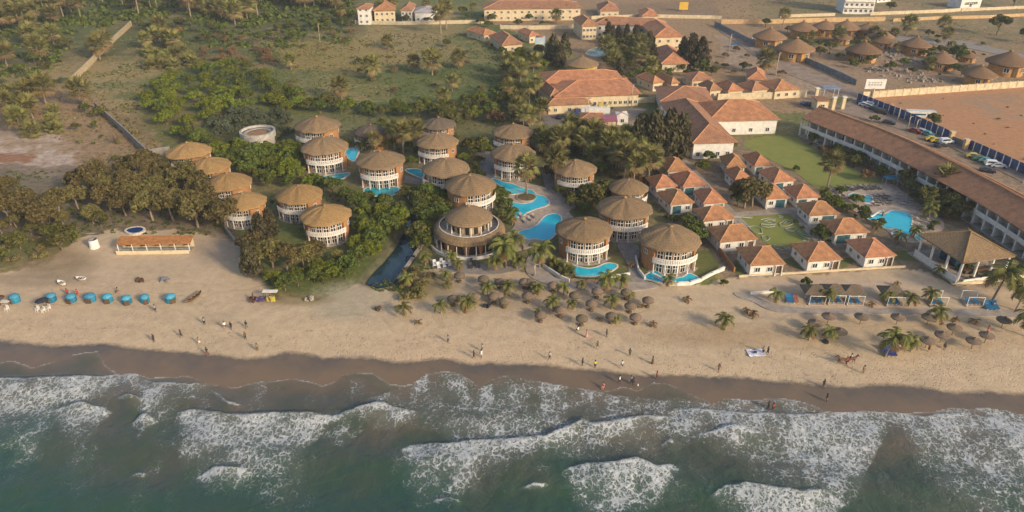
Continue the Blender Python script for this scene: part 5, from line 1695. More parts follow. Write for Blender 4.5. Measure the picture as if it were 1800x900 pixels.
def fan_palm(h, r, seed, dry=.35, leaves=34):
    rnd = random.Random(seed)
    tb, cb = MB(), MB()
    lx, ly = rnd.uniform(-.5, .5), rnd.uniform(-.5, .5)
    tb.tube([(0, 0, -.3), (lx * .3, ly * .3, h * .4), (lx, ly, h)], [.34, .24, .20], 8)
    top = Vector((lx, ly, h))
    for i in range(leaves):
        u = i / leaves
        el = R(86 - 135 * u ** 1.05) + rnd.uniform(-.12, .12)
        az = i * 2.399 + rnd.uniform(-.2, .2)
        d = Vector((math.cos(az) * math.cos(el), math.sin(az) * math.cos(el), math.sin(el)))
        mi = 1 if u > 1 - dry else 0
        L_ = r * rnd.uniform(.42, .62)
        p = top + d * L_
        if mi == 0 or rnd.random() < .5: cb.bar(top, p, .035, 3, .03, mi, cap=False)
        side = d.cross(Vector((0, 0, 1)))
        if side.length < .05: side = Vector((1, 0, 0))
        side.normalize(); nrm = side.cross(d).normalized()
        q = r * rnd.uniform(.42, .55)
        tilt = rnd.uniform(-.3, .45)
        d2 = (d * math.cos(tilt) - nrm * math.sin(tilt)).normalized()
        k = 9
        vs = [tuple(p)]
        for j in range(2 * k + 1):
            a = R(-115 + 230 * j / (2 * k))
            rr = q * (1.0 if j % 2 else .48) * (1 - .12 * abs(a))
            v = p + (d2 * math.cos(a) + side * math.sin(a)) * rr - nrm * (.18 * q * abs(math.sin(a)) + (.16 * q if j % 2 else 0))
            vs.append(tuple(v))
        cb.add(vs, [(0, j, j + 1) for j in range(1, 2 * k + 1)], mi)
    return cb, tb

def coco_palm(h, r, seed, fronds=15, dry=3, lean=.35, wind=.5):
    rnd = random.Random(seed)
    tb, cb = MB(), MB()
    la = rnd.uniform(0, 6.28)
    ox, oy = lean * math.cos(la), lean * math.sin(la)
    tb.tube([(0, 0, -.3), (ox * .35, oy * .35, h * .4), (ox, oy, h)], [.20, .14, .11], 7)
    top = Vector((ox, oy, h))
    for i in range(fronds):
        u = i / fronds
        az = i * 2.399 + rnd.uniform(-.25, .25)
        el = R(78 - 95 * u) + rnd.uniform(-.1, .1)
        mi = 1 if i >= fronds - dry else 0
        Ls = r * rnd.uniform(.85, 1.12)
        hd = Vector((math.cos(az), math.sin(az), 0))
        p = top.copy(); pts = [p.copy()]
        e = el
        seg = 8
        for k in range(seg):
            dv = hd * math.cos(e) + Vector((0, 0, math.sin(e)))
            dv += Vector((-.25, .12, 0)) * wind * (k / seg)
            p = p + dv.normalized() * Ls / seg
            pts.append(p.copy())
            e -= R(10 + 7 * (1 - u)) * (1.0 + .2 * k / seg)
        side = hd.cross(Vector((0, 0, 1)))
        cb.tube(pts, [.05 - .005 * k for k in range(seg + 1)], 3, mi)
        m_ = 13
        for j in range(1, m_):
            t = j / m_ * seg
            k = min(int(t), seg - 1); f = t - k
            c = pts[k].lerp(pts[k + 1], f)
            fw = (pts[k + 1] - pts[k]).normalized()
            ll = r * .30 * math.sin(PI * (.12 + .80 * j / m_))
            for s in (-1, 1):
                tip = c + side * s * ll * .78 + fw * ll * .55 - Vector((0, 0, ll * rnd.uniform(.25, .55)))
                w_ = fw * r * .045
                cb.add([tuple(c - w_), tuple(c + w_), tuple(tip + w_ * .4), tuple(tip - w_ * .3)], [(0, 1, 2, 3) if s > 0 else (3, 2, 1, 0)], mi)
    return cb, tb

def twiggy(r, h, seed, n=26):
    rnd = random.Random(seed)
    tb = MB()
    for i in range(n):
        t = rnd.uniform(0, 6.28); e = rnd.uniform(.5, 1.35)
        L_ = h * rnd.uniform(.6, 1.1)
        d = Vector((math.cos(t) * math.cos(e), math.sin(t) * math.cos(e), math.sin(e)))
        a = d * L_ * .5; b = a + (d + Vector((rnd.uniform(-.5, .5), rnd.uniform(-.5, .5), .1))) * L_ * .45
        tb.tube([(0, 0, 0), a, b], [.09, .05, .02], 4)
        for _ in range(3):
            c = a.lerp(b, rnd.random()); tb.tube([c, c + Vector((rnd.uniform(-1, 1), rnd.uniform(-1, 1), rnd.uniform(.1, .9))) * r * .3], [.035, .012], 4)
    return tb

# ---- a few of each kind, shared by every copy
LIB = {}
def lib(kind, crown, trunk, cm, tm):
    c = crown.build("crown", cm, link=False).data if crown else None
    t = trunk.build("trunk", tm, link=False).data if trunk else None
    LIB.setdefault(kind, []).append((c, t))
for s in range(4):
    mb, cs = crown_broad(3.2, 3.6, .7, 10 + s, 1500, .36, 15)
    lib("bush", mb, limb_trunk(cs, 1.2, .16, s), [L_BRIGHT], BARK)
for s in range(3):
    mb, cs = crown_broad(3.2, 3.8, .8, 20 + s, 1500, .36, 14)
    lib("green", mb, limb_trunk(cs, 1.4, .18, s), [L_GREEN], BARK)
    mb, cs = crown_broad(3.4, 3.6, 1.2, 30 + s, 1300, .36, 13)
    lib("olive", mb, limb_trunk(cs, 1.8, .2, s), [L_OLIVE], BARK)
for s in range(4):
    mb, cs = crown_broad(4.0, 6.4, 1.0, 40 + s, 3000, .34, 24, .9, .34)
    lib("brown", mb, limb_trunk(cs, 3.2, .24, s, .3), [L_BROWN], BARKP)
    mb, tb = casuarina(2.9, 9.0, 50 + s, 2400)
    lib("dark", mb, tb, [L_DARK], BARK)
for s in range(2):
    mb, cs = crown_broad(2.6, 2.2, .3, 60 + s, 800, .34, 10)
    lib("grey", mb, limb_trunk(cs, .8, .1, s), [L_GREY], BARK)
    mb, cs = crown_broad(2.8, 2.6, .6, 64 + s, 900, .34, 11)
    lib("rust", mb, limb_trunk(cs, 1.2, .12, s), [L_RUST], BARK)
    mb, cs = crown_broad(2.4, 1.5, .1, 68 + s, 600, .30, 9)
    lib("straw", mb, limb_trunk(cs, .5, .08, s), [L_STRAW], BARK)
    mb, cs = crown_broad(1.2, 1.2, .2, 72 + s, 500, .20, 8)
    lib("shrub", mb, limb_trunk(cs, .5, .06, s), [L_GREEN], BARK)
    mb, cs = crown_broad(4.2, 5.0, 2.4, 76 + s, 2200, .42, 17)
    lib("tree", mb, limb_trunk(cs, 3.4, .3, s), [L_OLIVE], BARK)
    lib("twig", None, twiggy(2.2, 3.6, 80 + s), None, mat("dry_twig", (.20, .135, .085), .95, .2, 3))
for s in range(4):
    cb, tb = fan_palm(5.4, 4.9, 90 + s, .30, 46); lib("fan", cb, tb, [L_FAN, L_FANDRY], BARKP)
    cb, tb = fan_palm(8.4, 4.5, 95 + s, .22, 42); lib("tallfan", cb, tb, [L_FAN, L_FANDRY], BARKP)
    cb, tb = coco_palm(2.4, 2.35, 100 + s, 13, 2); lib("coco", cb, tb, [L_COCO, L_COCOD], BARKP)
    cb, tb = coco_palm(4.4, 3.3, 105 + s, 17, 4, .8, .8); lib("bigcoco", cb, tb, [L_COCO, L_COCOD], BARKP)
for s in range(2):
    cb, tb = fan_palm(1.2, 3.2, 110 + s, .2, 46); lib("lowfan", cb, tb, [L_FAN, L_FANDRY], BARKP)
    cb, tb = coco_palm(1.0, 1.6, 115 + s, 8, 5); lib("drycoco", cb, tb, [L_COCOD, L_COCOD], BARKP)

prnd = random.Random(21)
NAMES = dict(bush=("leafy_bush", "bush"), green=("leafy_tree", "tree"), olive=("scrub_tree", "tree"), brown=("casuarina_tree", "tree"), dark=("casuarina_tree", "tree"),
             grey=("grey_shrub", "shrub"), rust=("rust_shrub", "shrub"), straw=("dry_shrub", "shrub"), shrub=("garden_shrub", "shrub"), tree=("broadleaf_tree", "tree"), twig=("bare_bush", "bush"),
             fan=("fan_palm", "palm"), tallfan=("fan_palm", "palm"), lowfan=("fan_palm_clump", "palm"), coco=("coconut_palm", "palm"), bigcoco=("coconut_palm", "palm"), drycoco=("coconut_palm", "palm"))
def plant(kind, px, py, size=1.0, label=None, group=None, pos=None, hs=1.0):
    g = pos if pos is not None else G(px, py)
    v = prnd.choice(LIB[kind])
    nm, cat = NAMES[kind]
    o = thing(nm, g, label, cat, group, prnd.uniform(0, 6.28), (size, size, size * hs))
    if v[1]: put(v[1], "trunk", o)
    if v[0]: put(v[0], "crown", o)
    return o
def fill(kinds, poly, n, dmin, label, group, smin=.8, smax=1.25, seed=1):
    """scatter plants over a patch given in photo pixels, even per square metre"""
    rnd = random.Random(seed)
    xs = [p[0] for p in poly]; ys = [p[1] for p in poly]
    gp = [G(x, y) for x, y in poly]
    gx0, gx1 = min(p.x for p in gp), max(p.x for p in gp); gy0, gy1 = min(p.y for p in gp), max(p.y for p in gp)
    pl = [(p.x, p.y) for p in gp]
    got = []; tries = 0
    while len(got) < n and tries < n * 60:
        tries += 1
        x, y = rnd.uniform(gx0, gx1), rnd.uniform(gy0, gy1)
        if not bool(inside(np.array([x]), np.array([y]), pl)[0]): continue
        if any((x - a) ** 2 + (y - b) ** 2 < dmin * dmin for a, b in got): continue
        got.append((x, y))
        k = rnd.choice(kinds)
        plant(k, 0, 0, rnd.uniform(smin, smax), label, group, Vector((x, y, float(height(x, y)))))
    return got
# ---- far palm woods, upper left
fill(["tallfan", "fan"], [(-80,-45),(620,-45),(600,20),(420,48),(240,30),(0,60),(-80,60)], 150, 5.2, "fan palm in the dense palm wood at the upper left", "palm wood at the upper left", 1.0, 1.6, 3)
fill(["fan", "olive", "green", "tallfan"], [(-80,60),(110,62),(125,95),(60,130),(-80,140)], 22, 6, "fan palm or bushy tree in the thicket left of the sunlit block wall", "thicket left of the block wall", .8, 1.15, 5)
fill(["green", "olive", "rust", "grey"], [(240,40),(470,50),(620,35),(620,60),(500,75),(330,80),(250,70)], 46, 6, "mixed bushy tree along the near edge of the palm wood", "bushes edging the palm wood", .6, 1.1, 6)
fill(["rust", "straw", "rust"], [(330,88),(470,90),(520,112),(420,118),(340,105)], 16, 5, "rust-brown bush in the dry scrub above the bright green belt", "rusty scrub", .7, 1.1, 7)
# big palms one can tell apart in the field
for px, py, s, k, lb in (
 (72, 108, 1.25, "fan", "golden sunlit fan palm standing alone left of the block wall"),
 (176, 104, 1.15, "fan", "fan palm leaning over the middle of the sunlit block wall"),
 (188, 90, 1.0, "fan", "smaller fan palm just behind the one leaning over the block wall"),
 (148, 186, 1.1, "fan", "fan palm with dry skirt where the block wall meets the grey boundary wall"),
 (653, 140, 1.05, "fan", "lone thick-skirted fan palm in the middle of the open field"),
 (601, 176, .95, "fan", "fan palm with grey dry skirt at the near side of the open field"),
 (760, 132, 1.15, "fan", "tall fan palm in the right half of the field, tallest there"),
 (806, 120, .85, "fan", "small fan palm just right of the field's tallest palm"),
 (728, 126, .8, "fan", "low fan palm just left of the field's tallest palm"),
 (681, 86, .7, "fan", "small dark palm at the far side of the field"),
 (785, 52, 1.3, "tallfan", "tall palm pair member standing before the far cream wall"),
 (775, 60, 1.2, "tallfan", "tall palm with drooping skirt before the far cream wall"),
 (512, 122, .75, "fan", "small palm at the left side of the golden grass"),
 (505, 160, .9, "rust", "rusty dead bush at the near left side of the open field"),
 (795, 160, .7, "fan", "slim young palm at the right side of the field"),
 (780, 185, .7, "fan", "pale dead-looking palm near the dark hedge right of the field"),
 (870, 218, 1.3, "rust", "rust-coloured bush behind the shaded roundhouses"),
 (205, 250, 1.1, "twig", "bare straw-coloured thorn bush beside the grey boundary wall"),
 (175, 292, 1.2, "twig", "large bare twiggy bush left of the boundary wall's near end"),
 (150, 200, .8, "green", "dark bush at the foot of the palm by the boundary wall"),
 ): plant(k, px, py, s, lb)
fill(["lowfan"], [(255,95),(335,90),(345,122),(280,128),(250,115)], 15, 3.2, "low fan palm of the bushy clump in the field beside the block wall", "palm clump in the upper field", .9, 1.3, 8)
fill(["fan", "lowfan"], [(255,62),(300,55),(330,80),(290,92),(255,88)], 7, 4, "fan palm rising behind the bushy palm clump", "palms behind the clump", .8, 1.1, 9)
fill(["lowfan", "lowfan", "fan"], [(8,170),(75,165),(110,215),(95,248),(40,245),(10,205)], 15, 3.4, "low spiky fan palm of the large clump at the left edge", "palm clump at the left edge", .9, 1.3, 10)
fill(["olive", "grey", "straw"], [(-80,130),(120,120),(135,160),(20,165),(-80,190)], 18, 5, "scrubby bush between the left palm clump and the block wall", "scrub at the left edge", .6, 1.0, 11)
# bright green belt
fill(["bush", "bush", "green"], [(258,165),(300,135),(400,122),(470,128),(505,160),(480,190),(400,205),(330,225),(290,232),(260,205)], 48, 4.6, "bright yellow-green bush in the thick belt right of the boundary wall", "bright green bush belt", .8, 1.2, 12)
fill(["green", "bush", "olive"], [(480,160),(560,185),(660,195),(760,188),(900,172),(915,200),(860,215),(800,205),(740,205),(680,212),(620,205),(560,200),(510,200),(480,190)], 46, 4.8, "green bush in the hedge-like belt behind the middle roundhouses", "green belt behind the roundhouses", .7, 1.1, 13)
fill(["grey"], [(360,215),(420,200),(500,205),(510,235),(480,250),(420,232),(385,250)], 26, 3.4, "grey-green feathery shrub around the open round shell", "grey-green shrubs", .8, 1.3, 14)
fill(["bush", "green", "green"], [(300,235),(380,255),(420,262),(450,272),(515,258),(525,290),(520,330),(470,330),(430,310),(400,290),(350,262)], 46, 3.8, "green bush between the left row and the middle group of roundhouses", "bushes between the roundhouse groups", .7, 1.1, 15)
fill(["bush", "green"], [(530,322),(585,338),(630,352),(690,368),(720,378),(700,400),(672,430),(650,455),(630,470),(622,430),(628,390),(600,360),(570,345),(540,335)], 44, 3.6, "dense green mangrove bush along the left bank of the creek", "mangrove on the left bank", .75, 1.1, 16)
fill(["green", "bush", "olive"], [(735,355),(775,350),(790,375),(760,400),(752,425),(740,440),(732,410),(735,380)], 14, 3.2, "dark green bush on the right bank of the creek beside the restaurant", "mangrove on the right bank", .75, 1.1, 17)
fill(["bush", "green", "bush"], [(478,500),(520,482),(580,470),(622,472),(625,490),(590,498),(540,506),(495,512)], 24, 2.6, "low bright green shrub on the sand left of the creek mouth", "green shrubs left of the creek mouth", .5, .75, 18)
fill(["olive", "shrub", "straw"], [(0,410),(120,412),(140,425),(90,452),(40,466),(0,470),(-80,480),(-80,410)], 32, 2.6, "olive shrub on the bank above the left end of the beach", "shrubs above the left beach", .5, .9, 19)
fill(["straw", "shrub"], [(700,480),(745,470),(760,490),(735,520),(715,530),(690,515)], 13, 2.0, "straw-coloured scrub on the dune right of the creek mouth", "dune scrub", .5, .9, 20)
# brown feathery trees behind the beach bar
fill(["brown"], [(120,335),(180,325),(260,305),(345,330),(395,370),(405,412),(360,410),(300,396),(215,388),(140,372)], 30, 4.3, "brown-olive feathery tree in the dense stand behind the beach bar", "brown trees behind the beach bar", .85, 1.2, 22)
for px, py, s, lb in ((78, 405, 1.1, "brown-olive tree with one bare pale trunk showing, left of the white tank"), (20, 395, 1.15, "brown-olive tree at the left edge behind the low shrubs"), (48, 378, 1.05, "brown-olive tree behind the bare-trunked one at the left edge"), (-20, 385, 1.2, "brown-olive tree cut by the left edge of the photo"), (105, 375, 1.0, "brown-olive tree right of the bare-trunked one"), (15, 352, .95, "brown-olive tree at the far side of the left-edge group")):
    plant("brown", px, py, s, lb, "brown trees at the left edge")
for k, px, py, s, lb in (
 ("dark", 443, 488, .95, "dark feathery casuarina nearest the sand, in front of the golden roundhouses"),
 ("brown", 480, 470, 1.0, "brown casuarina right of the one nearest the sand"),
 ("brown", 505, 476, .9, "low brown casuarina over the green shrubs, left of the creek"),
 ("dark", 462, 440, 1.0, "dark casuarina hiding the roundhouse nearest the beach bar"),
 ("brown", 535, 470, .85, "brown casuarina below the ochre-fronted roundhouse"),
 ("brown", 447, 458, .95, "brown casuarina between two dark ones by the golden roundhouses"),
 ("brown", 560, 462, .75, "small brown casuarina at the garden wall of the ochre-fronted roundhouse"),
 ("dark", 478, 420, .85, "dark casuarina in the gap between two golden roundhouses"),
 ("lowfan", 592, 462, .8, "spiky palm in front of the ochre-fronted roundhouse's terrace"),
 ("dark", 1122, 286, 1.6, "dark casuarina at the left end of the row before the long wing"),
 ("dark", 1146, 289, 1.75, "dark casuarina second from left in the row before the long wing"),
 ("dark", 1170, 287, 1.75, "dark casuarina in the middle of the row before the long wing"),
 ("dark", 1193, 284, 1.6, "dark casuarina at the right end of the row before the long wing"),
 ("dark", 1135, 268, 1.3, "dark casuarina behind the row, above the fan palms"),
 ("dark", 1180, 268, 1.3, "dark casuarina behind the row, against the brown roof"),
 ("dark", 972, 114, 1.4, "large dark casuarina just right of the blue water tower"),
 ("dark", 992, 108, 1.3, "dark casuarina between the water tower's one and the hotel wing"),
 ("dark", 985, 120, 1.1, "dark casuarina nearest the yellow rotunda"),
 ("dark", 1212, 122, 1.6, "huge dark casuarina right of the hotel's right wing"),
 ("dark", 1230, 124, 1.5, "dark casuarina at the right side of the huge one"),
 ("dark", 1198, 116, 1.3, "dark casuarina touching the hotel's right wing"),
 ("green", 1232, 128, 1.1, "green tree at the foot of the huge dark casuarina"),
 ("brown", 1308, 366, 1.15, "dark brown bush tree beside the lettered lawn, right half"),
 ("brown", 1322, 362, 1.1, "dark brown bush tree beside the tall blue porch"),
 ("green", 1296, 362, .8, "dark green bush beside the bungalow path"),
 ("olive", 1040, 362, 1.25, "round olive tree between the palms and the large roundhouse"),
 ("olive", 1056, 352, 1.1, "olive tree behind the round one, left of the peeping roundhouse"),
 ("olive", 828, 272, 1.05, "round brownish tree left of the shaded roundhouses"),
 ("olive", 845, 268, 1.0, "round olive tree touching the shaded roundhouse"),
 ("olive", 800, 226, 1.2, "dark tree behind the back roundhouses"),
 ("tree", 788, 215, .8, "spreading dark tree at the back edge of the roundhouse garden"),
 ("olive", 818, 218, 1.0, "olive tree left of the rust-coloured bush"),
 ("tree", 1752, 62, 1.3, "broad dark tree standing alone at the top right"),
 ("green", 1680, 110, 1.5, "tall green tree beside the wide ochre hut"),
 ("green", 1640, 112, 1.1, "green tree left of the wide ochre hut"),
 ("tree", 1780, 14, 1.2, "dark tree at the very top right corner"),
 ("tree", 1800, 75, .9, "bushy tree at the right edge by the lane"),
 ("olive", 1640, 225, .95, "round olive tree on the orange field side of the blue fence"),
 ("shrub", 1537, 215, 1.6, "yellow-green shrub between the hotel block and the parked cars"),
 ("shrub", 1416, 500, 1.15, "round dark green bush alone on the sand below the front bungalows"),
 ("shrub", 1272, 502, .9, "flat green shrub on the sand right of the crescent pool"),
 ("olive", 1458, 93, 1.0, "olive tree among the thatched huts, left of the rubble"),
 ("olive", 1440, 100, .9, "olive tree before the largest hut of the village"),
 ("olive", 1500, 108, 1.0, "brownish tree at the left end of the rubble"),
 ("olive", 1530, 112, .9, "brownish tree in front of the grey weathered hut"),
 ("fan", 1342, 130, 1.1, "palm-like tree beside the tall pale pole"),
 ("tallfan", 1375, 50, .9, "tall tree at the left end of the far row of huts"),
 ("green", 1345, 48, 1.0, "green tree before the tan wall, left of the far row of huts"),
 ("fan", 1592, 62, 1.05, "palm with round green head before the tan wall at top right, leftmost"),
 ("fan", 1655, 58, .9, "drooping palm before the tan wall at top right, second"),
 ("tree", 1562, 22, .8, "dark tree right of the white apartment tower"),
 ("shrub", 1725, 80, 1.2, "small dark shrub on the lane at the top right"),
 ): plant(k, px, py, s, lb)
# garden palms between the roundhouses
for k, px, py, s, lb in (
 ("tallfan", 709, 272, .88, "tallest fan palm behind the oval pool's roundhouse"),
 ("tallfan", 732, 268, .85, "fan palm right of the tallest one behind the oval pool's roundhouse"),
 ("tallfan", 694, 262, .75, "fan palm left of the tallest one behind the oval pool's roundhouse"),
 ("tallfan", 661, 272, .62, "golden fan palm in front of the half-hidden grey roundhouse"),
 ("tallfan", 926, 342, .95, "fan palm with pale trunk standing in front of the lagoon-head roundhouse"),
 ("tallfan", 975, 326, .95, "fan palm with pale trunk beside the path right of the lagoon"),
 ("tallfan", 902, 215, .5, "palm behind the shaded roundhouse"),
 ): plant(k, px, py, s, lb)
fill(["tallfan", "tallfan", "fan"], [(950,258),(1010,262),(1090,270),(1140,300),(1150,330),(1120,338),(1060,305),(1040,296),(985,285),(955,275)], 24, 3.8, "fan palm in the grove between the lagoon and the first bungalows", "fan palm grove in the resort", .75, 1.0, 30)
fill(["olive", "green", "rust"], [(935,245),(1100,240),(1150,290),(1140,335),(1060,310),(960,290)], 36, 3.4, "dusky bush under the fan palm grove", "bushes under the palm grove", .6, .95, 31)
fill(["fan", "olive", "green", "tallfan"], [(888,128),(930,150),(950,185),(950,232),(915,235),(900,200),(880,150)], 24, 4.5, "palm or bush in the strip left of the double-roofed hall", "planting left of the double-roofed hall", .7, 1.0, 32)
fill(["green", "fan", "olive", "bush"], [(880,92),(960,98),(985,118),(940,128),(895,120)], 18, 5, "leafy tree in the garden left of the yellow rotunda", "garden trees by the rotunda", .7, 1.0, 33)
fill(["fan", "green", "olive", "dark"], [(1060,78),(1140,78),(1150,100),(1145,135),(1110,150),(1080,130),(1058,108)], 34, 4.6, "palm or tree in the shady garden enclosed by the hotel block", "trees in the hotel garden", .7, 1.05, 34)
fill(["dark", "green"], [(1060,62),(1130,64),(1145,76),(1070,78)], 12, 5, "dark tree against the hotel's middle range", "dark trees before the hotel range", .7, 1.0, 35)
fill(["green", "olive", "bush"], [(1160,118),(1260,125),(1270,140),(1200,135),(1120,146)], 14, 5, "small tree between the hall and the houses behind the pale wall", "trees behind the houses", .55, .85, 36)
fill(["olive", "green", "fan"], [(830,30),(1050,26),(1060,32),(1000,48),(840,52)], 14, 6, "tree in front of the long cream apartment block", "trees before the apartment block", .55, .9, 37)
fill(["tallfan", "olive", "green"], [(580,24),(850,24),(840,36),(760,40),(600,44)], 20, 7, "palm or tree before the far houses beyond the field", "trees before the far houses", .6, 1.0, 38)
fill(["olive", "tallfan", "rust", "green"], [(700,-40),(1500,-45),(1500,5),(1100,5),(1040,0),(700,0)], 40, 9, "scattered tree beyond the houses at the top edge", "trees at the top edge", .7, 1.2, 39)
fill(["straw", "rust", "olive", "shrub"], [(470,80),(850,60),(890,110),(900,175),(720,180),(540,165),(470,130)], 40, 7, "low scrub bush dotted over the open grass field", "scrub of the open field", .35, .75, 40)
fill(["straw", "shrub", "olive"], [(150,200),(260,215),(280,280),(200,300),(120,260)], 16, 5, "dry scrub beside the boundary wall", "scrub by the boundary wall", .4, .8, 41)
fill(["olive", "straw", "rust"], [(1250,70),(1330,105),(1400,150),(1290,135),(1240,110)], 12, 6, "scrubby bush in the bare lot left of the road", "scrub in the bare lot", .4, .8, 42)
fill(["olive", "green", "fan", "shrub"], [(1380,56),(1640,60),(1740,95),(1700,135),(1500,128),(1420,95)], 56, 4.6, "bush or tree between the thatched huts", "village trees", .5, .9, 43)
fill(["straw"], [(1520,180),(1800,165),(1850,300),(1700,250)], 14, 9, "low dry tuft on the orange field", "tufts on the orange field", .15, .3, 44)
# along the hotel block, bungalows and right pools
fill(["rust", "olive", "shrub", "green"], [(1415,245),(1480,272),(1545,300),(1570,318),(1540,312),(1460,280),(1412,256)], 20, 3, "shrub along the foot of the hotel block beside the lawn", "shrubs along the hotel block", .5, .85, 45)
fill(["green", "olive", "tree"], [(1585,325),(1620,335),(1655,360),(1690,385),(1670,392),(1630,372),(1590,345)], 16, 3.2, "dark green tree in the planting between hotel block and pool", "trees between hotel block and pool", .55, .8, 46)
for k, px, py, s, lb in (
 ("tallfan", 1454, 332, .9, "slim palm at the near corner of the big green lawn"),
 ("fan", 1655, 348, .95, "bushy palm against the hotel block's roof, above the pool"),
 ("rust", 1520, 318, .95, "reddish bush at the right corner of the big green lawn"),
 ("olive", 1500, 292, .7, "small tree at the edge of the lawn by the hotel block"),
 ("coco", 1538, 408, .8, "palm at the left rim of the large free-form pool"),
 ("coco", 1575, 428, 1.0, "palm behind the front right bungalow"),
 ("coco", 1605, 418, .95, "palm between the free-form pool and the pavilion"),
 ("green", 1478, 345, .6, "bush between the children's pool and bungalow row"),
 ("bush", 1505, 358, .6, "bright bush at the left of the children's pool"),
 ("bigcoco", 1445, 350, .6, "small palm at the left end of the sun loungers"),
 ("bush", 1280, 262, .75, "bright shrub at the left end of the big green lawn"),
 ("green", 1262, 265, .8, "green shrub beside the long wing's white gable"),
 ("shrub", 1398, 300, 1.1, "small shrub on the lawn edge by the bungalows"),
 ("bush", 1235, 300, .7, "yellow-green shrub right of the rearmost bungalow"),
 ("green", 1245, 285, .7, "dark shrub above the rearmost bungalow"),
 ): plant(k, px, py, s, lb)
fill(["coco", "shrub", "coco"], [(1625,368),(1650,380),(1655,400),(1632,408)], 7, 3, "small palm or shrub on the paved deck right of the free-form pool", "deck plants", .8, 1.2, 56)
fill(["bush", "green", "shrub"], [(1445,345),(1480,362),(1530,385),(1555,400),(1535,398),(1490,378),(1448,355)], 20, 2.2, "hedge shrub between the right bungalow row and the pool deck", "hedge of the right bungalow row", .4, .65, 47)
fill(["shrub", "green"], [(1390,388),(1420,402),(1462,428),(1448,430),(1405,402)], 12, 2, "clipped shrub along the path left of the right bungalow row", "hedge along the bungalow path", .5, .8, 48)
fill(["shrub", "green"], [(1160,370),(1200,392),(1240,425),(1228,432),(1180,400)], 14, 2.2, "shrub along the left bungalow row's back", "shrubs behind the left bungalow row", .5, .9, 49)
fill(["shrub"], [(1660,470),(1710,495),(1790,485),(1800,470),(1730,488),(1680,465)], 14, 2.2, "shrub below the open pavilion", "shrubs below the pavilion", .7, 1.2, 50)
fill(["shrub", "coco", "green"], [(860,345),(885,350),(900,380),(905,400),(885,395),(865,370)], 12, 2, "garden shrub between the restaurant and the lagoon", "lagoon shrubs", .6, .9, 51)
fill(["shrub", "lowfan"], [(965,470),(985,480),(1010,488),(985,475),(972,462)], 5, 1.4, "yellow-green garden plant left of the left beachfront pool", "plants by the left beachfront pool", .4, .7, 52)
fill(["bush", "olive"], [(780,345),(760,350),(705,345),(700,352),(740,362)], 8, 2.6, "bush at the head of the creek below the roundhouses", "bushes at the creek head", .6, .9, 53)
fill(["green", "bush", "olive"], [(590,240),(700,215),(760,240),(850,250),(860,300),(840,320),(760,296),(700,290),(640,268),(600,262)], 26, 3, "garden shrub between the middle roundhouses", "shrubs between the middle roundhouses", .5, .8, 54)
fill(["olive", "green", "rust"], [(960,300),(1000,330),(1080,350),(1060,375),(1020,385),(985,345)], 16, 3, "dusky garden bush right of the lagoon", "bushes right of the lagoon", .5, .85, 55)

fill(["green", "bush"], [(640,440),(660,446),(700,398),(716,384),(706,382),(680,410),(655,432)], 7, 2.6, "dark green mangrove overhanging the left edge of the creek", "mangrove overhanging the creek", .6, .85, 57)
fill(["coco"], [(700,495),(770,490),(900,500),(1100,515),(1130,545),(1100,572),(980,570),(820,545),(720,535)], 11, 5.5, "small young coconut palm among the shaggy umbrellas of the central field", "young palms of the umbrella field", .5, .7, 58)
fill(["shrub", "olive", "brown"], [(-60,400),(60,395),(120,385),(200,395),(190,405),(120,410),(0,412)], 16, 3.2, "low bush under the brown trees left of the beach bar", "bushes under the brown trees", .5, .8, 59)
# ---- coconut palms on the beach
BP = [ # px, py of the foot, size, kind
 (711,555,.95,"coco"),(775,551,.95,"coco"),(820,551,1.1,"coco"),(857,520,.95,"coco"),(897,520,1.0,"coco"),(783,494,.8,"coco"),(806,477,.8,"coco"),(748,466,.9,"coco"),(715,505,.9,"coco"),
 (795,462,.9,"coco"),(870,476,1.1,"coco"),(908,474,1.05,"coco"),(947,518,.85,"coco"),(991,518,.8,"coco"),(973,547,1.0,"coco"),(1064,513,1.3,"coco"),(1092,510,1.05,"coco"),(1075,544,.95,"coco"),
 (1055,565,.6,"drycoco"),(1146,575,.75,"drycoco"),(1128,541,.6,"drycoco"),(738,570,.7,"drycoco"),(948,470,1.15,"bigcoco"),(890,470,1.25,"bigcoco"),(905,456,1.1,"bigcoco"),(878,455,1.0,"bigcoco"),
 (1275,580,1.05,"coco"),(1205,530,.8,"drycoco"),(1320,556,.95,"drycoco"),(1313,550,.7,"drycoco"),(1175,502,.8,"coco"),(1365,532,.9,"coco"),(1450,531,1.0,"coco"),(1555,532,.95,"coco"),(1597,537,.95,"coco"),
 (1630,531,1.0,"coco"),(1643,566,1.15,"coco"),(1680,566,.75,"drycoco"),(1715,571,.9,"drycoco"),(1422,599,.95,"coco"),(1452,597,.85,"coco"),(1555,627,1.05,"bigcoco"),(1601,618,1.05,"coco"),(1742,532,1.5,"bigcoco"),
 (1785,546,1.1,"bigcoco"),(1806,592,1.0,"bigcoco"),(1574,503,.7,"drycoco"),(1533,540,.7,"drycoco"),(1650,485,.7,"coco"),(1110,470,.7,"drycoco")]
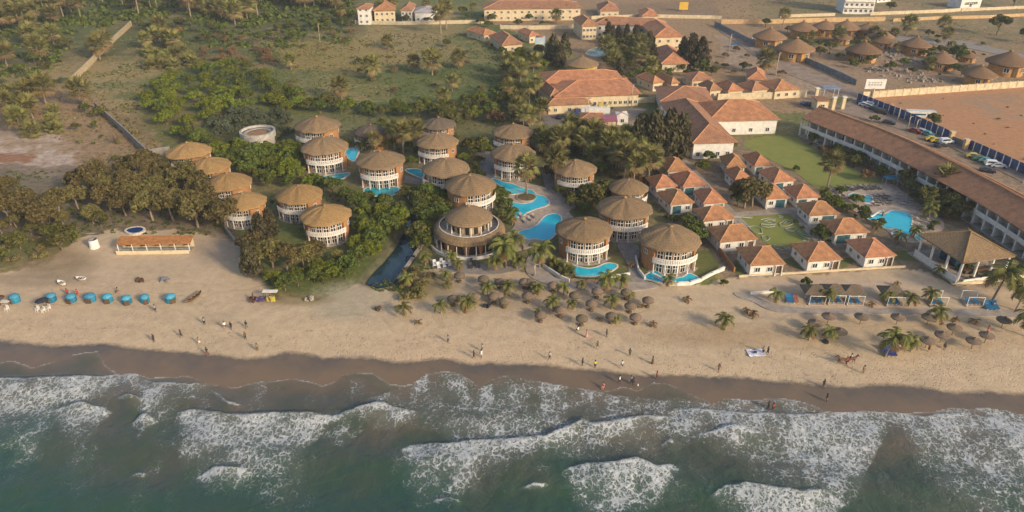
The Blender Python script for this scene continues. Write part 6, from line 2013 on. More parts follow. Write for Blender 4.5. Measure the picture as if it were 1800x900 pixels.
SPOT = {0:"alone on the dune right of the creek mouth",1:"on the sand with brown bushes at its foot, left of the umbrellas",2:"on the sand nearest the sea among the left umbrellas",3:"between two umbrellas below the round restaurant",4:"between umbrellas right of the restaurant steps",
 5:"left of the restaurant forecourt, beside a lone umbrella",6:"at the left of the restaurant forecourt loungers",7:"on the embankment beside the creek",8:"on the scrubby dune beside the creek",9:"right in front of the restaurant's left parapet",10:"in front of the restaurant's right parapet",11:"right of the restaurant parapet by the path",
 12:"below the path, leftmost of two in the umbrella field's back row",13:"below the path, right one of two in the umbrella field's back row",14:"in the middle of the umbrella field",15:"in front of the left beachfront pool, the biggest there",16:"right of the big palm in front of the left beachfront pool",17:"between umbrellas near the right of the umbrella field",
 18:"dried up among the front umbrellas",19:"stunted on bare sand right of the umbrellas",20:"stunted beside the umbrellas' right end",21:"stunted on bare sand right of the creek mouth",22:"tall and dark on the path left of the left beachfront roundhouse",23:"tall against the restaurant's right side, nearest",24:"tall between restaurant and lagoon",25:"tall over the restaurant's lower thatch",
 26:"alone on the bare beach between the umbrella fields",27:"dry below the crescent pool",28:"dry pair at the left end of the promenade, taller one",29:"dry pair at the left end of the promenade, shorter one",30:"in front of the crescent pool",31:"at the left end of the blue sunbeds",32:"between the first two roofed sunbed shelters",33:"left of the third roofed shelter",34:"right of the last roofed shelter",
 35:"half hiding a blue sunbed beside the promenade",36:"on the beach side of the promenade, under the half-hidden sunbed",37:"thin and leaning on the beach below the promenade, left of two",38:"thin and leaning on the beach below the promenade, right of two",39:"beside the leftmost flat umbrella of the right field",40:"left of an umbrella in the right field, with a bench",41:"largest on the open beach with blue sunbeds at its foot",42:"right of the largest beach palm",43:"largest of all, in front of the pavilion",44:"at the right edge by the promenade",45:"cut by the right edge of the photo",
 46:"thin and leaning on bare sand above the sunbeds",47:"dry between roofed shelters two and three",48:"on the sand left of the pavilion lawn",49:"on the path between the beachfront roundhouses"}
for i, (px, py, s, k) in enumerate(BP):
    plant(k, px, py, s, "coconut palm " + SPOT[i], "coconut palms on the beach")
# ---- low growth nobody could count: one mass each
def mass(name, zones, seed, m, size, lift):
    rnd = np.random.default_rng(seed)
    mb = MB()
    for poly, n, clump, h in zones:
        gp = [G(x, y) for x, y in poly]
        pl = [(p.x, p.y) for p in gp]
        x0, x1 = min(p[0] for p in pl), max(p[0] for p in pl); y0, y1 = min(p[1] for p in pl), max(p[1] for p in pl)
        X = rnd.uniform(x0, x1, n * 4); Y = rnd.uniform(y0, y1, n * 4)
        k = inside(X, Y, pl) & (fbm(X, Y, 9, seed + 5, 3) > .47)
        X, Y = X[k][:n], Y[k][:n]
        for x, y in zip(X, Y):
            z = float(height(x, y))
            q = rnd.integers(*clump)
            r = rnd.uniform(.35, 1.0) * h
            d = rnd.normal(size=(q, 3)); d /= np.linalg.norm(d, axis=1, keepdims=True); d[:, 2] = np.abs(d[:, 2])
            P = d * np.array((r * 1.25, r * 1.25, r)) * rnd.uniform(.4, 1, (q, 1)) + np.array((x, y, z + lift))
            quads(mb, P, d, size * (.6 + .5 * h), .8, rnd)
    o = mb.build(name, m)
    tag(o, kind="stuff")
    return o
WOOD_Z = [(-120,-60),(640,-60),(620,30),(560,45),(420,50),(240,36),(120,62),(-120,70)]
mass("undergrowth", [(WOOD_Z, 3800, (10, 18), 3.0), ([(-80,60),(110,62),(125,95),(60,140),(-80,160)], 240, (9, 16), 2.0),
    ([(250,45),(620,35),(620,75),(500,85),(330,84)], 320, (8, 14), 1.7)], 71, [L_GREEN], .55, .1)
mass("wild_grass", [([(240,60),(860,45),(905,150),(905,200),(520,170),(470,125),(240,110)], 2600, (3, 6), .55), ([(60,120),(250,110),(300,230),(270,285),(150,290),(0,170)], 900, (3, 6), .6),
    ([(-80,60),(250,40),(250,120),(-80,190)], 700, (3, 6), .8), ([(1250,0),(1800,0),(1800,95),(1560,60),(1270,40)], 700, (3, 6), .6)], 72, [L_STRAW], .34, .0)
mass("green_weeds", [([(380,60),(860,60),(905,150),(905,205),(520,180),(470,125)], 1500, (4, 8), .6), ([(150,100),(330,120),(300,230),(215,235),(150,180)], 500, (4, 8), .7),
    ([(620,195),(900,190),(930,240),(1080,280),(1060,340),(900,300),(700,300),(560,240)], 420, (4, 8), .5), ([(400,250),(640,330),(640,440),(600,470),(430,320)], 260, (4, 8), .6), ([(-60,300),(240,300),(400,400),(380,415),(60,410),(-60,420)], 420, (4, 9), .7), ([(640,500),(760,470),(770,500),(700,530)], 90, (4, 8), .5)], 73, [L_GREEN], .34, .0)
# ================================================================== BEACH FURNITURE
UTH = mat("umbrella_thatch", (0.200, 0.148, 0.100), .95, .25, 3.5, 1.0, 12, objvar=.35, col2=(0.130, 0.092, 0.062), stretch=(1, 1, .5))
POSTM = mat("umbrella_post", (0.14, 0.095, 0.06), .9, .25, 4)
def umbrella_meshes():
    out = []
    for s in range(3):
        rnd = random.Random(200 + s)
        mb = MB()
        thatch_cone(mb, 1.4, 2.1, .72, 18, .40, 20 + s, bulge=.16)
        for i in range(34):                       # ragged hanging fringe
            t = 2 * PI * i / 34 + rnd.uniform(-.06, .06)
            r = 1.28
            l = rnd.uniform(.25, .60)
            c, sn = math.cos(t), math.sin(t); w_ = .09
            mb.add([(r * c - sn * w_, r * sn + c * w_, 1.95), (r * c + sn * w_, r * sn - c * w_, 1.95), (1.06 * r * c + sn * w_ * .5, 1.06 * r * sn - c * w_ * .5, 1.85 - l), (1.06 * r * c - sn * w_ * .5, 1.06 * r * sn + c * w_ * .5, 1.85 - l)], [(0, 1, 2, 3)])
        mb.bar((0, 0, 2.7), (.05, .02, 3.1), .09, 5, .02)
        shag = mb.build("canopy", UTH, link=False).data
        mb = MB(); thatch_cone(mb, 1.5, 1.95, .62, 20, .16, 30 + s, bulge=-.06)
        mb.lathe([(.30, 2.45), (.22, 2.75), (.02, 2.85)], 8)
        flat_ = mb.build("canopy", UTH, link=False).data
        out.append((shag, flat_))
    mb = MB(); mb.bar((0, 0, -.2), (0, 0, 2.3), .075, 6, .06); post = mb.build("post", POSTM, link=False).data
    mb = MB(); mb.lathe([(.55, 0), (.55, .42), (.50, .46), (.02, .46)], 12); tbl = mb.build("base_table", POSTM, link=False).data
    return out, post, tbl
UMB, UPOST, UTBL = umbrella_meshes()
def umbrella(px, py, flat, label, group, s=1.0):
    g = G(px, py)
    o = thing("thatched_umbrella", g, label, "beach umbrella", group, prnd.uniform(0, 6.28), s)
    put(random.Random(px * 7 + py).choice(UMB)[1 if flat else 0], "canopy", o)
    put(UPOST, "post", o)
    if not flat: put(UTBL, "base_table", o)
UC = {"front": [(950,566),(1022,572),(1074,568),(1116,570)], "second": [(797,537),(835,534),(985,557),(1039,546),(1107,550),(1138,540)],
      "third": [(868,533),(887,541),(927,532),(1010,531),(1049,524),(1100,526)], "back": [(808,496),(850,502),(880,507),(922,507),(930,508),(972,513)]}
ROWTXT = {"front": "in the central row nearest the sea", "second": "in the second row from the sea, central field", "third": "in the third row from the sea, central field", "back": "in the central row nearest the restaurant"}
for row, pts in UC.items():
    for i, (px, py) in enumerate(sorted(pts)):
        umbrella(px, py, False, "shaggy umbrella, %s from left %s" % (ORD[i], ROWTXT[row]), "shaggy thatched umbrellas of the central field", .86)
FLATS = [(1454,569,"first from left in the row just below the promenade"),(1511,570,"second from left in the row just below the promenade"),(1575,571,"third from left in the row just below the promenade"),(1629,571,"fourth from left in the row just below the promenade"),(1760,576,"rightmost one, near the right edge below the promenade"),
 (1430,581,"half behind a palm at the left end of the right field"),(1473,596,"beside the palm with a bench, left of the largest palm"),(1673,589,"alone in the middle of the right field"),(1652,602,"above a small table with people, right field"),(1626,612,"touching the palm right of the largest one"),(1707,613,"nearest the sea in the right field"),(1730,603,"beside a walking person, right field")]
for px, py, lb in FLATS:
    umbrella(px, py, True, "flat conical thatched umbrella " + lb, "flat thatched umbrellas of the right field", .93)

LOUNGE = mat("sunbed_blue", (0.020, 0.135, 0.270), .7, .15, 3)
LOUNGED = mat("sunbed_dark", (.06, .055, .05), .7, .2, 3)
LOUNGEG = mat("sunbed_grey", (.30, .26, .23), .7, .2, 3)
def lounger_mesh():
    mb = MB(); mb.box((0, -.25, .36), (.68, 1.35, .12)); 
    mb.add([(-.34, .42, .30), (.34, .42, .30), (.34, .95, .80), (-.34, .95, .80), (-.34, .42, .42), (.34, .42, .42), (.34, .92, .90), (-.34, .92, .90)], [(3, 2, 1, 0), (4, 5, 6, 7), (0, 1, 5, 4), (2, 3, 7, 6), (1, 2, 6, 5), (3, 0, 4, 7)])
    c = mb.build("cushion", LOUNGE, link=False).data
    mb = MB()
    for x in (-.32, .32):
        mb.box((x, 0, .27), (.06, 1.9, .06))
        for y in (-.8, .6): mb.box((x, y, .13), (.06, .06, .26))
    f = mb.build("frame", WHITE, link=False).data
    return c, f
LC, LF = lounger_mesh()
def lounger(pos, rz, label, group, m=None, s=1.0):
    o = thing("sun_lounger", pos, label, "sun lounger", group, rz, s)
    c = put(LC, "cushion", o)
    if m: c.material_slots[0].link = 'OBJECT'; c.material_slots[0].material = m
    put(LF, "frame", o)
def shelter(px, py, label, roofed=True, idx=0):
    g = G(px, py)
    o = thing("sunbed_shelter", g, label, "shelter", "sunbed shelters along the promenade", R(-3))
    for x in (-1.55, 1.55):
        for y in (-1.3, 1.3):
            MB().box((x, y, 1.1), (.09, .09, 2.2)).build("post", WHITE, o)
    for y in (-1.3, 1.3): MB().box((0, y, 2.2), (3.3, .1, .1)).build("beam", WHITE, o)
    MB().box((0, 0, .10), (3.3, 2.8, .2)).build("deck", DECK, o)
    if roofed:
        mb = MB(); hip_roof(mb, 4.6, 3.8, 2.3, 1.1, .22); mb.bar((-.6, 0, 3.35), (.6, 0, 3.35), .16, 6)
        q = mb.build("roof", THATCHD, o); q.location = (-.2, 1.2, 0)
    for k, x in enumerate((-.8, .75)):
        lounger((g.x + x, g.y - .15, g.z + .2), R(-3), "blue sunbed, %s one under %s" % (("left", "right")[k], label.split(",")[0].replace("white ", "the white ")), "blue sunbeds in the shelters")
for i, (px, py, lb, rf) in enumerate(((1432, 531, "white sunbed shelter with thatch roof nearest the bushes, first roofed", True), (1466, 530, "white sunbed shelter behind a palm, second roofed", True), (1499, 531, "white sunbed shelter by the white drape, third roofed", True), (1568, 533, "white sunbed shelter standing apart, last roofed", True), (1644, 533, "white roofless shelter hidden by palms", False), (1707, 533, "white roofless shelter below the pavilion", False))):
    shelter(px, py, lb, rf, i)
for px, py, lb, m in ((1385, 529, "blue unroofed sunbed at the left end of the sunbed row", LOUNGE), (1390, 529, "blue sunbed beside the leftmost unroofed one", LOUNGE), (1398, 529, "reddish sunbed with white towel at the row's left end", mat("sunbed_red", (.36, .13, .09), .8, .2, 3)),
    (1735, 541, "blue sunbed left of the heap at the right end of the promenade", LOUNGE), (1742, 541, "blue sunbed in the middle at the promenade's right end", LOUNGE), (1749, 541, "blue sunbed at far right of the promenade", LOUNGE),
    (1557, 621, "dark blue sunbed under the largest beach palm, left", mat("sunbed_navy", (.03, .05, .19), .7, .2, 3)), (1563, 622, "dark blue sunbed under the largest beach palm, middle", mat("sunbed_navy", (0, 0, 0))), (1569, 622, "dark blue sunbed under the largest beach palm, right", mat("sunbed_navy", (0, 0, 0)))):
    lounger(G(px, py), R(-8), lb, "sunbeds on the beach", m, 1.25)
# loungers round the right-hand pools
def fill_loungers(poly, n, label, group, m, rz, seed, dmin=1.5):
    rnd = random.Random(seed); got = []
    gp = [G(x, y) for x, y in poly]; pl = [(p.x, p.y) for p in gp]
    for _ in range(n * 40):
        if len(got) >= n: break
        x = rnd.uniform(min(p[0] for p in pl), max(p[0] for p in pl)); y = rnd.uniform(min(p[1] for p in pl), max(p[1] for p in pl))
        if not bool(inside(np.array([x]), np.array([y]), pl)[0]) or any((x - a) ** 2 + (y - b) ** 2 < dmin ** 2 for a, b in got): continue
        got.append((x, y)); lounger((x, y, .10), rz + rnd.uniform(-.25, .25), label, group, m)
fill_loungers([(1462,331),(1545,329),(1548,334),(1465,337)], 14, "dark sun lounger in the row between the big lawn and the children's pool", "loungers above the children's pool", LOUNGED, R(25), 1, 1.3)
fill_loungers([(1452,336),(1480,338),(1492,350),(1468,352)], 9, "grey sun lounger left of the children's pool", "loungers left of the children's pool", LOUNGEG, R(40), 2)
fill_loungers([(1535,345),(1560,347),(1562,364),(1536,364)], 10, "sun lounger right of the children's pool", "loungers right of the children's pool", LOUNGED, R(70), 3)
fill_loungers([(1575,338),(1592,340),(1606,362),(1580,362)], 9, "sun lounger on the deck under the dark trees", "loungers under the dark trees", LOUNGEG, R(65), 4)
fill_loungers([(1600,372),(1640,382),(1640,400),(1612,398)], 8, "sun lounger right of the large free-form pool", "loungers right of the free-form pool", LOUNGEG, R(60), 5)
fill_loungers([(897,384),(930,378),(950,386),(905,396)], 5, "sun lounger beside the lower lagoon pool", "loungers by the lagoon", LOUNGEG, R(30), 6)
fill_loungers([(762,464),(792,462),(792,471),(765,472)], 6, "white sun lounger on the forecourt left of the restaurant steps", "loungers of the restaurant forecourt", WHITE, R(10), 7, 1.1)
fill_loungers([(822,463),(850,463),(850,470),(824,471)], 4, "dark sun lounger below the restaurant steps", "dark loungers below the restaurant", LOUNGED, R(15), 8, 1.2)
def slide():
    g = G(1540, 381)
    o = thing("pool_slide", g, "small white curved water slide at the free-form pool", "pool slide")
    MB().tube([(1.6, 0, 1.6), (.8, .5, 1.3), (0, .4, .8), (-.8, -.1, .4), (-1.6, -.3, .15)], [.25] * 5, 8).build("chute", WHITE, o)
    MB().box((1.7, 0, .8), (.5, .6, 1.6)).build("ladder", CONC, o)
slide()
o = thing("picnic_mat", G(1563, 324), "teal square canopy spread beside the big lawn's right corner", "canopy")
MB().box((0, 0, 2.0), (3.6, 2.4, .12)).build("roof", mat("teal_canvas", (.03, .16, .24), .8, .2, 2), o)
for x in (-1.6, 1.6):
    for y in (-1, 1): MB().bar((x, y, 0), (x, y, 2), .05, 5).build("post", WHITE, o)

# ---- blue juice stalls on the left beach
TARP = mat("blue_tarpaulin", (0.022, 0.165, 0.270), .6, .18, 2.2, .5, 5, objvar=.3)
def stall_mesh(seed, long=1.0):
    rnd = random.Random(seed)
    mb = MB()
    def jit(j, i, r, z): return r * (1 + .05 * math.sin(3 * i + seed) + rnd.uniform(-.02, .02)), z + rnd.uniform(-.03, .03)
    mb.lathe([(1.05, 0), (1.08, .8), (1.02, 1.55)], 14, jit=jit)
    w_ = mb.build("canvas_wall", TARP, link=False).data
    mb = MB(); mb.lathe([(1.16, 1.45), (1.12, 1.62), (.7, 1.95), (.25, 2.1), (.02, 2.12)], 14, jit=jit)
    r_ = mb.build("roof", mat("pale_blue_tarpaulin", (0.055, 0.235, 0.340), .6, .2, 2, .4, 5, objvar=.3), link=False).data
    mb = MB(); mb.box((0, -1.1, .55), (1.1, .3, 1.1)); c_ = mb.build("counter", WOOD, link=False).data
    return w_, r_, c_
STALL = [stall_mesh(s) for s in range(3)]
for i, (px, py, sx, lb) in enumerate(((28, 530, 1.0, "round blue tarpaulin stall, leftmost, by the cluttered table"), (92, 529, .95, "blue tarpaulin stall behind the black parasol and white chairs"), (127, 530, 1.0, "teal tarpaulin stall with red-clothed people behind it"), (160, 529, 1.15, "wide blue tarpaulin stall, fourth from left"),
    (191, 530, 1.0, "blue tarpaulin stall, fourth from the right"), (224, 533, .95, "pale-topped blue stall, third from the right"), (256, 531, .9, "blue tarpaulin stall, second from the right"), (301, 530, 1.05, "blue tarpaulin stall standing apart, rightmost, left of the boat"))):
    w_, r_, c_ = STALL[i % 3]
    o = thing("juice_stall", G(px, py), lb, "beach stall", "blue tarpaulin stalls on the left beach", i * .2 - .6, (.88 * sx, .86, .86))
    put(w_, "canvas_wall", o); put(r_, "roof", o); put(c_, "counter", o)
def boat(px, py, rz, L_, label, colm, g_="boats"):
    g = G(px, py)
    o = thing("wooden_boat", g, label, "boat", None, rz)
    mb = MB()
    n = 13; ring = 7
    vs = []
    for i in range(n):
        u = i / (n - 1) * 2 - 1
        wd = .62 * max(0, 1 - abs(u) ** 2.4); zb = .05 + .45 * abs(u) ** 3
        for k in range(ring):
            a = PI * k / (ring - 1)
            vs.append((-math.cos(a) * wd, u * L_ / 2, zb + (1 - math.sin(a)) * (.62 - zb * .3)))
    fs = [(i * ring + k, i * ring + k + 1, (i + 1) * ring + k + 1, (i + 1) * ring + k) for i in range(n - 1) for k in range(ring - 1)]
    mb.add(vs, fs, 0, True)
    mb.build("hull", colm, o)
    for u in (-.4, .1, .5): MB().box((0, u * L_ / 2, .5), (1.0, .22, .06)).build("bench", WOOD, o)
boat(341, 526, R(-22), 4.6, "long brown wooden boat pulled up at right end of blue stalls", mat("boat_wood", (.15, .10, .055), .8, .3, 2))
boat(110, 501, R(62), 2.6, "small white upturned-looking skiff behind the stalls", WHITE)
boat(144, 493, R(84), 2.4, "small white and grey skiff on the sand, farther back", mat("boat_pale", (.5, .48, .46), .8, .2, 2))

def beach_bar():
    a, b = G(205, 448), G(333, 446)
    u = b - a; w_ = u.length; rz = math.atan2(u.y, u.x)
    c = (a + b) / 2
    o = thing("beach_bar", (c.x, c.y, c.z), "long low beach bar with orange lean-to roof and white parapet", "beach bar", None, rz)
    MB().box((0, .1, .45), (w_, .2, .9)).build("parapet", CREAM, o)
    MB().box((0, 3.4, 1.2), (w_, .2, 2.4)).build("back_wall", CREAM, o)
    MB().box((0, 1.8, .06), (w_, 3.4, .12)).build("floor", CONC, o)
    mb = MB(); mb.add([(-w_ / 2 - .2, .9, 2.05), (w_ / 2 + .2, .9, 2.05), (w_ / 2 + .2, 3.9, 2.75), (-w_ / 2 - .2, 3.9, 2.75), (-w_ / 2 - .2, .9, 1.95), (w_ / 2 + .2, .9, 1.95), (w_ / 2 + .2, 3.9, 2.6), (-w_ / 2 - .2, 3.9, 2.6)], [(0, 1, 2, 3), (7, 6, 5, 4), (0, 4, 5, 1), (1, 5, 6, 2), (2, 6, 7, 3), (3, 7, 4, 0)])
    mb.build("roof", mat("rusty_roof", (.36, .155, .05), .9, .2, 1.2, .3, 6), o)
    for i in range(6): MB().box((-w_ / 2 + .2 + (w_ - .4) * i / 5, 1.0, 1.05), (.16, .16, 2.1)).build("post", WHITE, o)
    MB().box((0, 1.35, .62), (w_ * .96, .5, .1)).build("counter", mat("counter_grey", (.33, .36, .36), .7, .2, 2), o)
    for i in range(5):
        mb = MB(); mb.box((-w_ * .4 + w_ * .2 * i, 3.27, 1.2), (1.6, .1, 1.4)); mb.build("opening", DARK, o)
beach_bar()
def tank():
    g = G(167, 435)
    o = thing("storage_tank", g, "squat white cylindrical tank on the sand left of the beach bar", "tank")
    MB().lathe([(1.15, 0), (1.02, .9), (1.0, 2.1)], 20).build("shell", WHITE, o)
    MB().lathe([(1.0, 2.1), (1.06, 2.15), (.9, 2.05), (.02, 2.0)], 20).build("lid", CONC, o)
    MB().bar((.3, 0, 2.0), (.7, .2, 2.35), .12, 6).build("pipe", BLACK, o)
tank()
def parasol(px, py, label, m, r=1.5, rz=0):
    g = G(px, py); o = thing("beach_parasol", g, label, "parasol", None, rz)
    MB().bar((0, 0, 0), (0, 0, 2.1), .05, 6).build("pole", WOOD, o)
    MB().lathe([(r, 1.75), (r * .55, 2.05), (.03, 2.2)], 8, smooth=False).build("canopy", m, o)
parasol(78, 541, "black parasol over white chairs among the blue stalls", BLACK, 1.3)
parasol(1, 537, "brown parasol over the cluttered table at the left edge", WOOD, 1.3)
def chair_mesh():
    mb = MB(); mb.box((0, 0, .42), (.5, .5, .06)); mb.box((0, .24, .70), (.5, .06, .6)); 
    for x in (-.22, .22):
        mb.box((x, 0, .62), (.05, .5, .05))
    s_ = mb.build("seat", WHITE, link=False).data
    mb = MB(); mb.box((0, 0, .2), (.05, .05, .4))
    return s_, mb.build("leg", WHITE, link=False).data
CS, CLG = chair_mesh()
for px, py, lb in ((67, 548, "left"), (77, 549, "middle"), (86, 545, "right"), (13, 547, "lone")):
    o = thing("plastic_chair", G(px, py), "white plastic chair, %s" % {"left": "left of three before the black parasol", "middle": "middle of three before the black parasol", "right": "right of three before the black parasol", "lone": "alone before the cluttered table at the left edge"}[lb], "chair", "white chairs by the stalls", prnd.uniform(-.5, .5), 1.3)
    put(CS, "seat", o)
    for x in (-.21, .21):
        for y in (-.21, .21): put(CLG, "leg", o, (x, y, 0))
def table_at(px, py, label, top, wd=1.8, dp=.9, items=0):
    g = G(px, py); o = thing("market_table", g, label, "table")
    MB().box((0, 0, .75), (wd, dp, .08)).build("tabletop", top, o)
    for x in (-1, 1):
        for y in (-1, 1): MB().box((x * (wd / 2 - .08), y * (dp / 2 - .08), .36), (.07, .07, .72)).build("leg", WOOD, o)
    return o
table_at(11, 535, "pale cluttered table at the left edge of the beach", WHITE)
def souvenir_stall():
    g = G(462, 530)
    o = thing("souvenir_stall", g, "souvenir stand with purple cloths and white awning left of the green shrubs", "market stall")
    MB().box((1.4, 1.2, 1.75), (3.0, 1.0, .1)).build("awning", WHITE, o)
    for x in (.1, 2.8):
        for y in (.8, 1.6): MB().bar((x, y, 0), (x, y, 1.75), .06, 5).build("post", WOOD, o)
    MB().box((1.7, .1, .55), (1.6, .5, 1.0)).build("yellow_cloth", mat("yellow_cloth", (.45, .40, .07), .9, .2, 3), o)
    mb = MB(); rnd = random.Random(8)
    for k in range(26):
        mb.box((-.3 + rnd.uniform(-.9, .9), -.2 + rnd.uniform(-.5, .9), .35 + rnd.uniform(0, .5)), (.35, .3, .3), rz=rnd.uniform(0, 3))
    mb.build("goods", mat("purple_cloth", (.10, .07, .17), .9, .3, 3), o)
    mb = MB()
    for k in range(12): mb.box((-2.2 + rnd.uniform(-.7, .7), .3 + rnd.uniform(-.9, .7), .3), (.25, .25, .6), rz=rnd.uniform(0, 3))
    mb.build("carvings", mat("carving_wood", (.13, .065, .04), .9, .3, 3), o)
souvenir_stall()
def lumps(name, px, py, label, cat, m, n, spread, hh, seed):
    g = G(px, py); rnd = random.Random(seed)
    o = thing(name, g, label, cat)
    mb = MB()
    for _ in range(n):
        mb.box((rnd.uniform(-spread, spread), rnd.uniform(-spread, spread) * .7, rnd.uniform(.05, hh)), (rnd.uniform(.3, .8), rnd.uniform(.2, .6), rnd.uniform(.15, .4)), rz=rnd.uniform(0, 3))
    mb.build("heap", m, o)
lumps("brushwood_pile", 248, 494, "brown brushwood pile on the sand below the beach bar", "pile", WOOD, 20, .8, .5, 1)
lumps("tarpaulin_heap", 289, 494, "grey tarpaulin heap right of the brushwood pile below the beach bar", "heap", mat("grey_tarp", (.20, .20, .21), .8, .3, 2), 18, .8, .6, 2)
lumps("driftwood", 663, 545, "dark post and debris at the tip of the creek bank on the beach", "driftwood", WOOD, 8, .5, .6, 3)
lumps("bench_set", 1452, 603, "small dark bench at the foot of a palm in the right field", "bench", BLACK, 6, .5, .4, 4)
lumps("rock_heap", 545, 527, "pale rock heap in the dry scrub left of the creek mouth", "rocks", mat("pale_rock", (.42, .36, .28), .9, .25, 1.5), 10, 1.2, .5, 5)
lumps("tarpaulin_heap", 857, 539, "dark cloth heap with white bundle between umbrellas", "heap", BLACK, 10, .7, .5, 6)
def sun_tent():
    g = G(1329, 622); o = thing("beach_blanket", g, "white sheet and bag spread on the beach with two people beside it", "beach blanket")
    mb = MB(); rnd = random.Random(5)
    n = 8
    vs = [(x * .45 - 1.6 + rnd.uniform(-.1, .1), y * .3 - 1 + rnd.uniform(-.1, .1), .06 + rnd.uniform(0, .28)) for x in range(n) for y in range(n)]
    mb.add(vs, [(a * n + b, (a + 1) * n + b, (a + 1) * n + b + 1, a * n + b + 1) for a in range(n - 1) for b in range(n - 1)], 0, True)
    mb.build("sheet", mat("white_cloth", (.62, .62, .68), .9, .1, 2), o)
    MB().box((-.2, 0, .35), (.5, .35, .4)).build("bag", BLACK, o)
sun_tent()
# rubble lot among the huts
RUB = mat("rubble_grey", (.30, .245, .20), .9, .35, 1.2, .4, 5)
def rubble(px, py, label, n, spread, seed):
    g = G(px, py); rnd = random.Random(seed)
    o = thing("rubble_heap", g, label, "rubble")
    mb = MB()
    for _ in range(n):
        x, y = rnd.gauss(0, spread), rnd.gauss(0, spread * .7)
        mb.box((x, y, .2), (rnd.uniform(.5, 2.2), rnd.uniform(.4, 1.4), rnd.uniform(.3, 1.0)), rz=rnd.uniform(0, 3), taper=.8)
    mb.build("heap", RUB, o)
rubble(1568, 96, "pale rubble heap with blue sheet among the thatched huts", 36, 4.0, 1)
rubble(1600, 108, "grey rubble heap just above the billboard lot", 40, 3.6, 2)
rubble(1560, 122, "low pale rubble strip in front of the village", 40, 5.0, 3)
rubble(1610, 140, "pale rubble strip along the cream field wall", 36, 5.5, 4)
o = thing("blue_sheet", G(1572, 94), "blue plastic sheet lying on the pale rubble", "tarpaulin"); MB().box((0, 0, 1.0), (2.6, 2.0, .2)).build("sheet", LOUNGE, o)
o = thing("shipping_container", G(1616, 205), "long white container lying on the orange field by the blue fence", "container")
MB().box((0, 0, 1.1), (9.5, 2.2, 2.2)).build("body", mat("container_white", (.55, .56, .52), .6, .15, 1, .3, 6), o); MB().box((4.78, 0, 1.1), (.06, 1.8, 1.9)).build("door", CONC, o); MB().box((-1, -1.13, 1.1), (5, .05, .5)).build("stripe", GLASSB, o)
o.rotation_euler = (0, 0, R(-8))
o = thing("sand_heap", G(1565, 186), "small orange earth heap in the corner of the orange field", "heap"); MB().lathe([(1.3, 0), (.8, .6), (.02, 1.0)], 12).build("heap", mat("orange_earth", (.42, .20, .10), .95, .2, 2), o)
o = thing("roadside_sign", G(1201, 20), "yellow square sign board beyond the hotel block", "sign"); MB().box((0, 0, 3), (5, .3, 4.2)).build("board", mat("sign_yellow", (.60, .36, .05), .7, .15, 1), o); MB().bar((0, .2, 0), (0, .2, 2), .2, 6).build("post", CONC, o)
o = thing("blue_van_shed", G(1290, 84), "small blue tarpaulin shelter in the bare lot left of the road", "shelter"); MB().box((0, 0, 1.6), (3.4, 2.6, .15)).build("roof", LOUNGE, o)
for x in (-1.5, 1.5):
    for y in (-1.1, 1.1): MB().bar((x, y, 0), (x, y, 1.6), .07, 5).build("post", WOOD, o)

# ================================================================== VEHICLES
def car_meshes():
    def loft(prof, w0, w1, zt):
        mb = MB(); n = len(prof)
        def wd(z): return w0 + (w1 - w0) * max(0, min(1, (z - .85) / (zt - .85)))
        vs = [(x, -wd(z) / 2, z) for x, z in prof] + [(x, wd(z) / 2, z) for x, z in prof]
        mb.add(vs, [tuple(range(n))[::-1], tuple(range(n, 2 * n))])
        mb.add(vs, [(i, (i + 1) % n, n + (i + 1) % n, n + i) for i in range(n)])
        return mb
    P = {}
    car = [(-2.1, .35), (2.1, .35), (2.15, .7), (2.0, .88), (1.15, .95), (.55, 1.42), (-1.1, 1.46), (-1.75, 1.0), (-2.1, .92)]
    P["car"] = loft(car, 1.75, 1.35, 1.46)
    suv = [(-2.2, .4), (2.2, .4), (2.25, .85), (2.1, 1.05), (1.2, 1.1), (.7, 1.75), (-1.9, 1.8), (-2.2, 1.1)]
    P["suv"] = loft(suv, 1.85, 1.55, 1.8)
    out = {}
    for k, mb in P.items():
        out[k] = mb
    gl = {"car": (.98, 1.37, .42, -.98, 1.0, -1.55), "suv": (1.14, 1.68, .62, -1.75, 1.12, -2.05)}
    G_ = {}
    for k, (z0, z1, xf, xb, xf0, xb0) in gl.items():
        mb = MB()
        wl, wt_ = (1.70, 1.38) if k == "car" else (1.82, 1.58)
        for s in (-1, 1):
            q = [(xf0 - .12, s * (wl / 2 + .0), z0), (xf - .08, s * (wt_ / 2 + .03), z1), (xb + .05, s * (wt_ / 2 + .03), z1), (xb0 + .15, s * (wl / 2 + .0), z0)]
            mb.add(q, [(0, 1, 2, 3)] if s > 0 else [(3, 2, 1, 0)])
        mb.add([(xf0 + .09, -wl / 2 * .9, z0), (xf0 + .09, wl / 2 * .9, z0), (xf + .07, wt_ / 2 * .92, z1), (xf + .07, -wt_ / 2 * .92, z1)], [(0, 1, 2, 3)])
        mb.add([(xb0 - .12, -wl / 2 * .9, z0), (xb0 - .12, wl / 2 * .9, z0), (xb - .06, wt_ / 2 * .92, z1), (xb - .06, -wt_ / 2 * .92, z1)], [(3, 2, 1, 0)])
        G_[k] = mb.build("window", GLASS, link=False).data
    tyre = mat("tyre_rubber", (.02, .02, .02), .9, .2, 5)
    mb = MB(); mb.bar((0, -.11, 0), (0, .11, 0), .32, 14); wheel = mb.build("wheel", tyre, link=False).data
    hl = MB().box((0, 0, 0), (.06, .32, .16)).build("headlight", WHITE, link=False).data
    return out, G_, wheel, hl
CARM, CARG, WHEEL, HEADL = car_meshes()
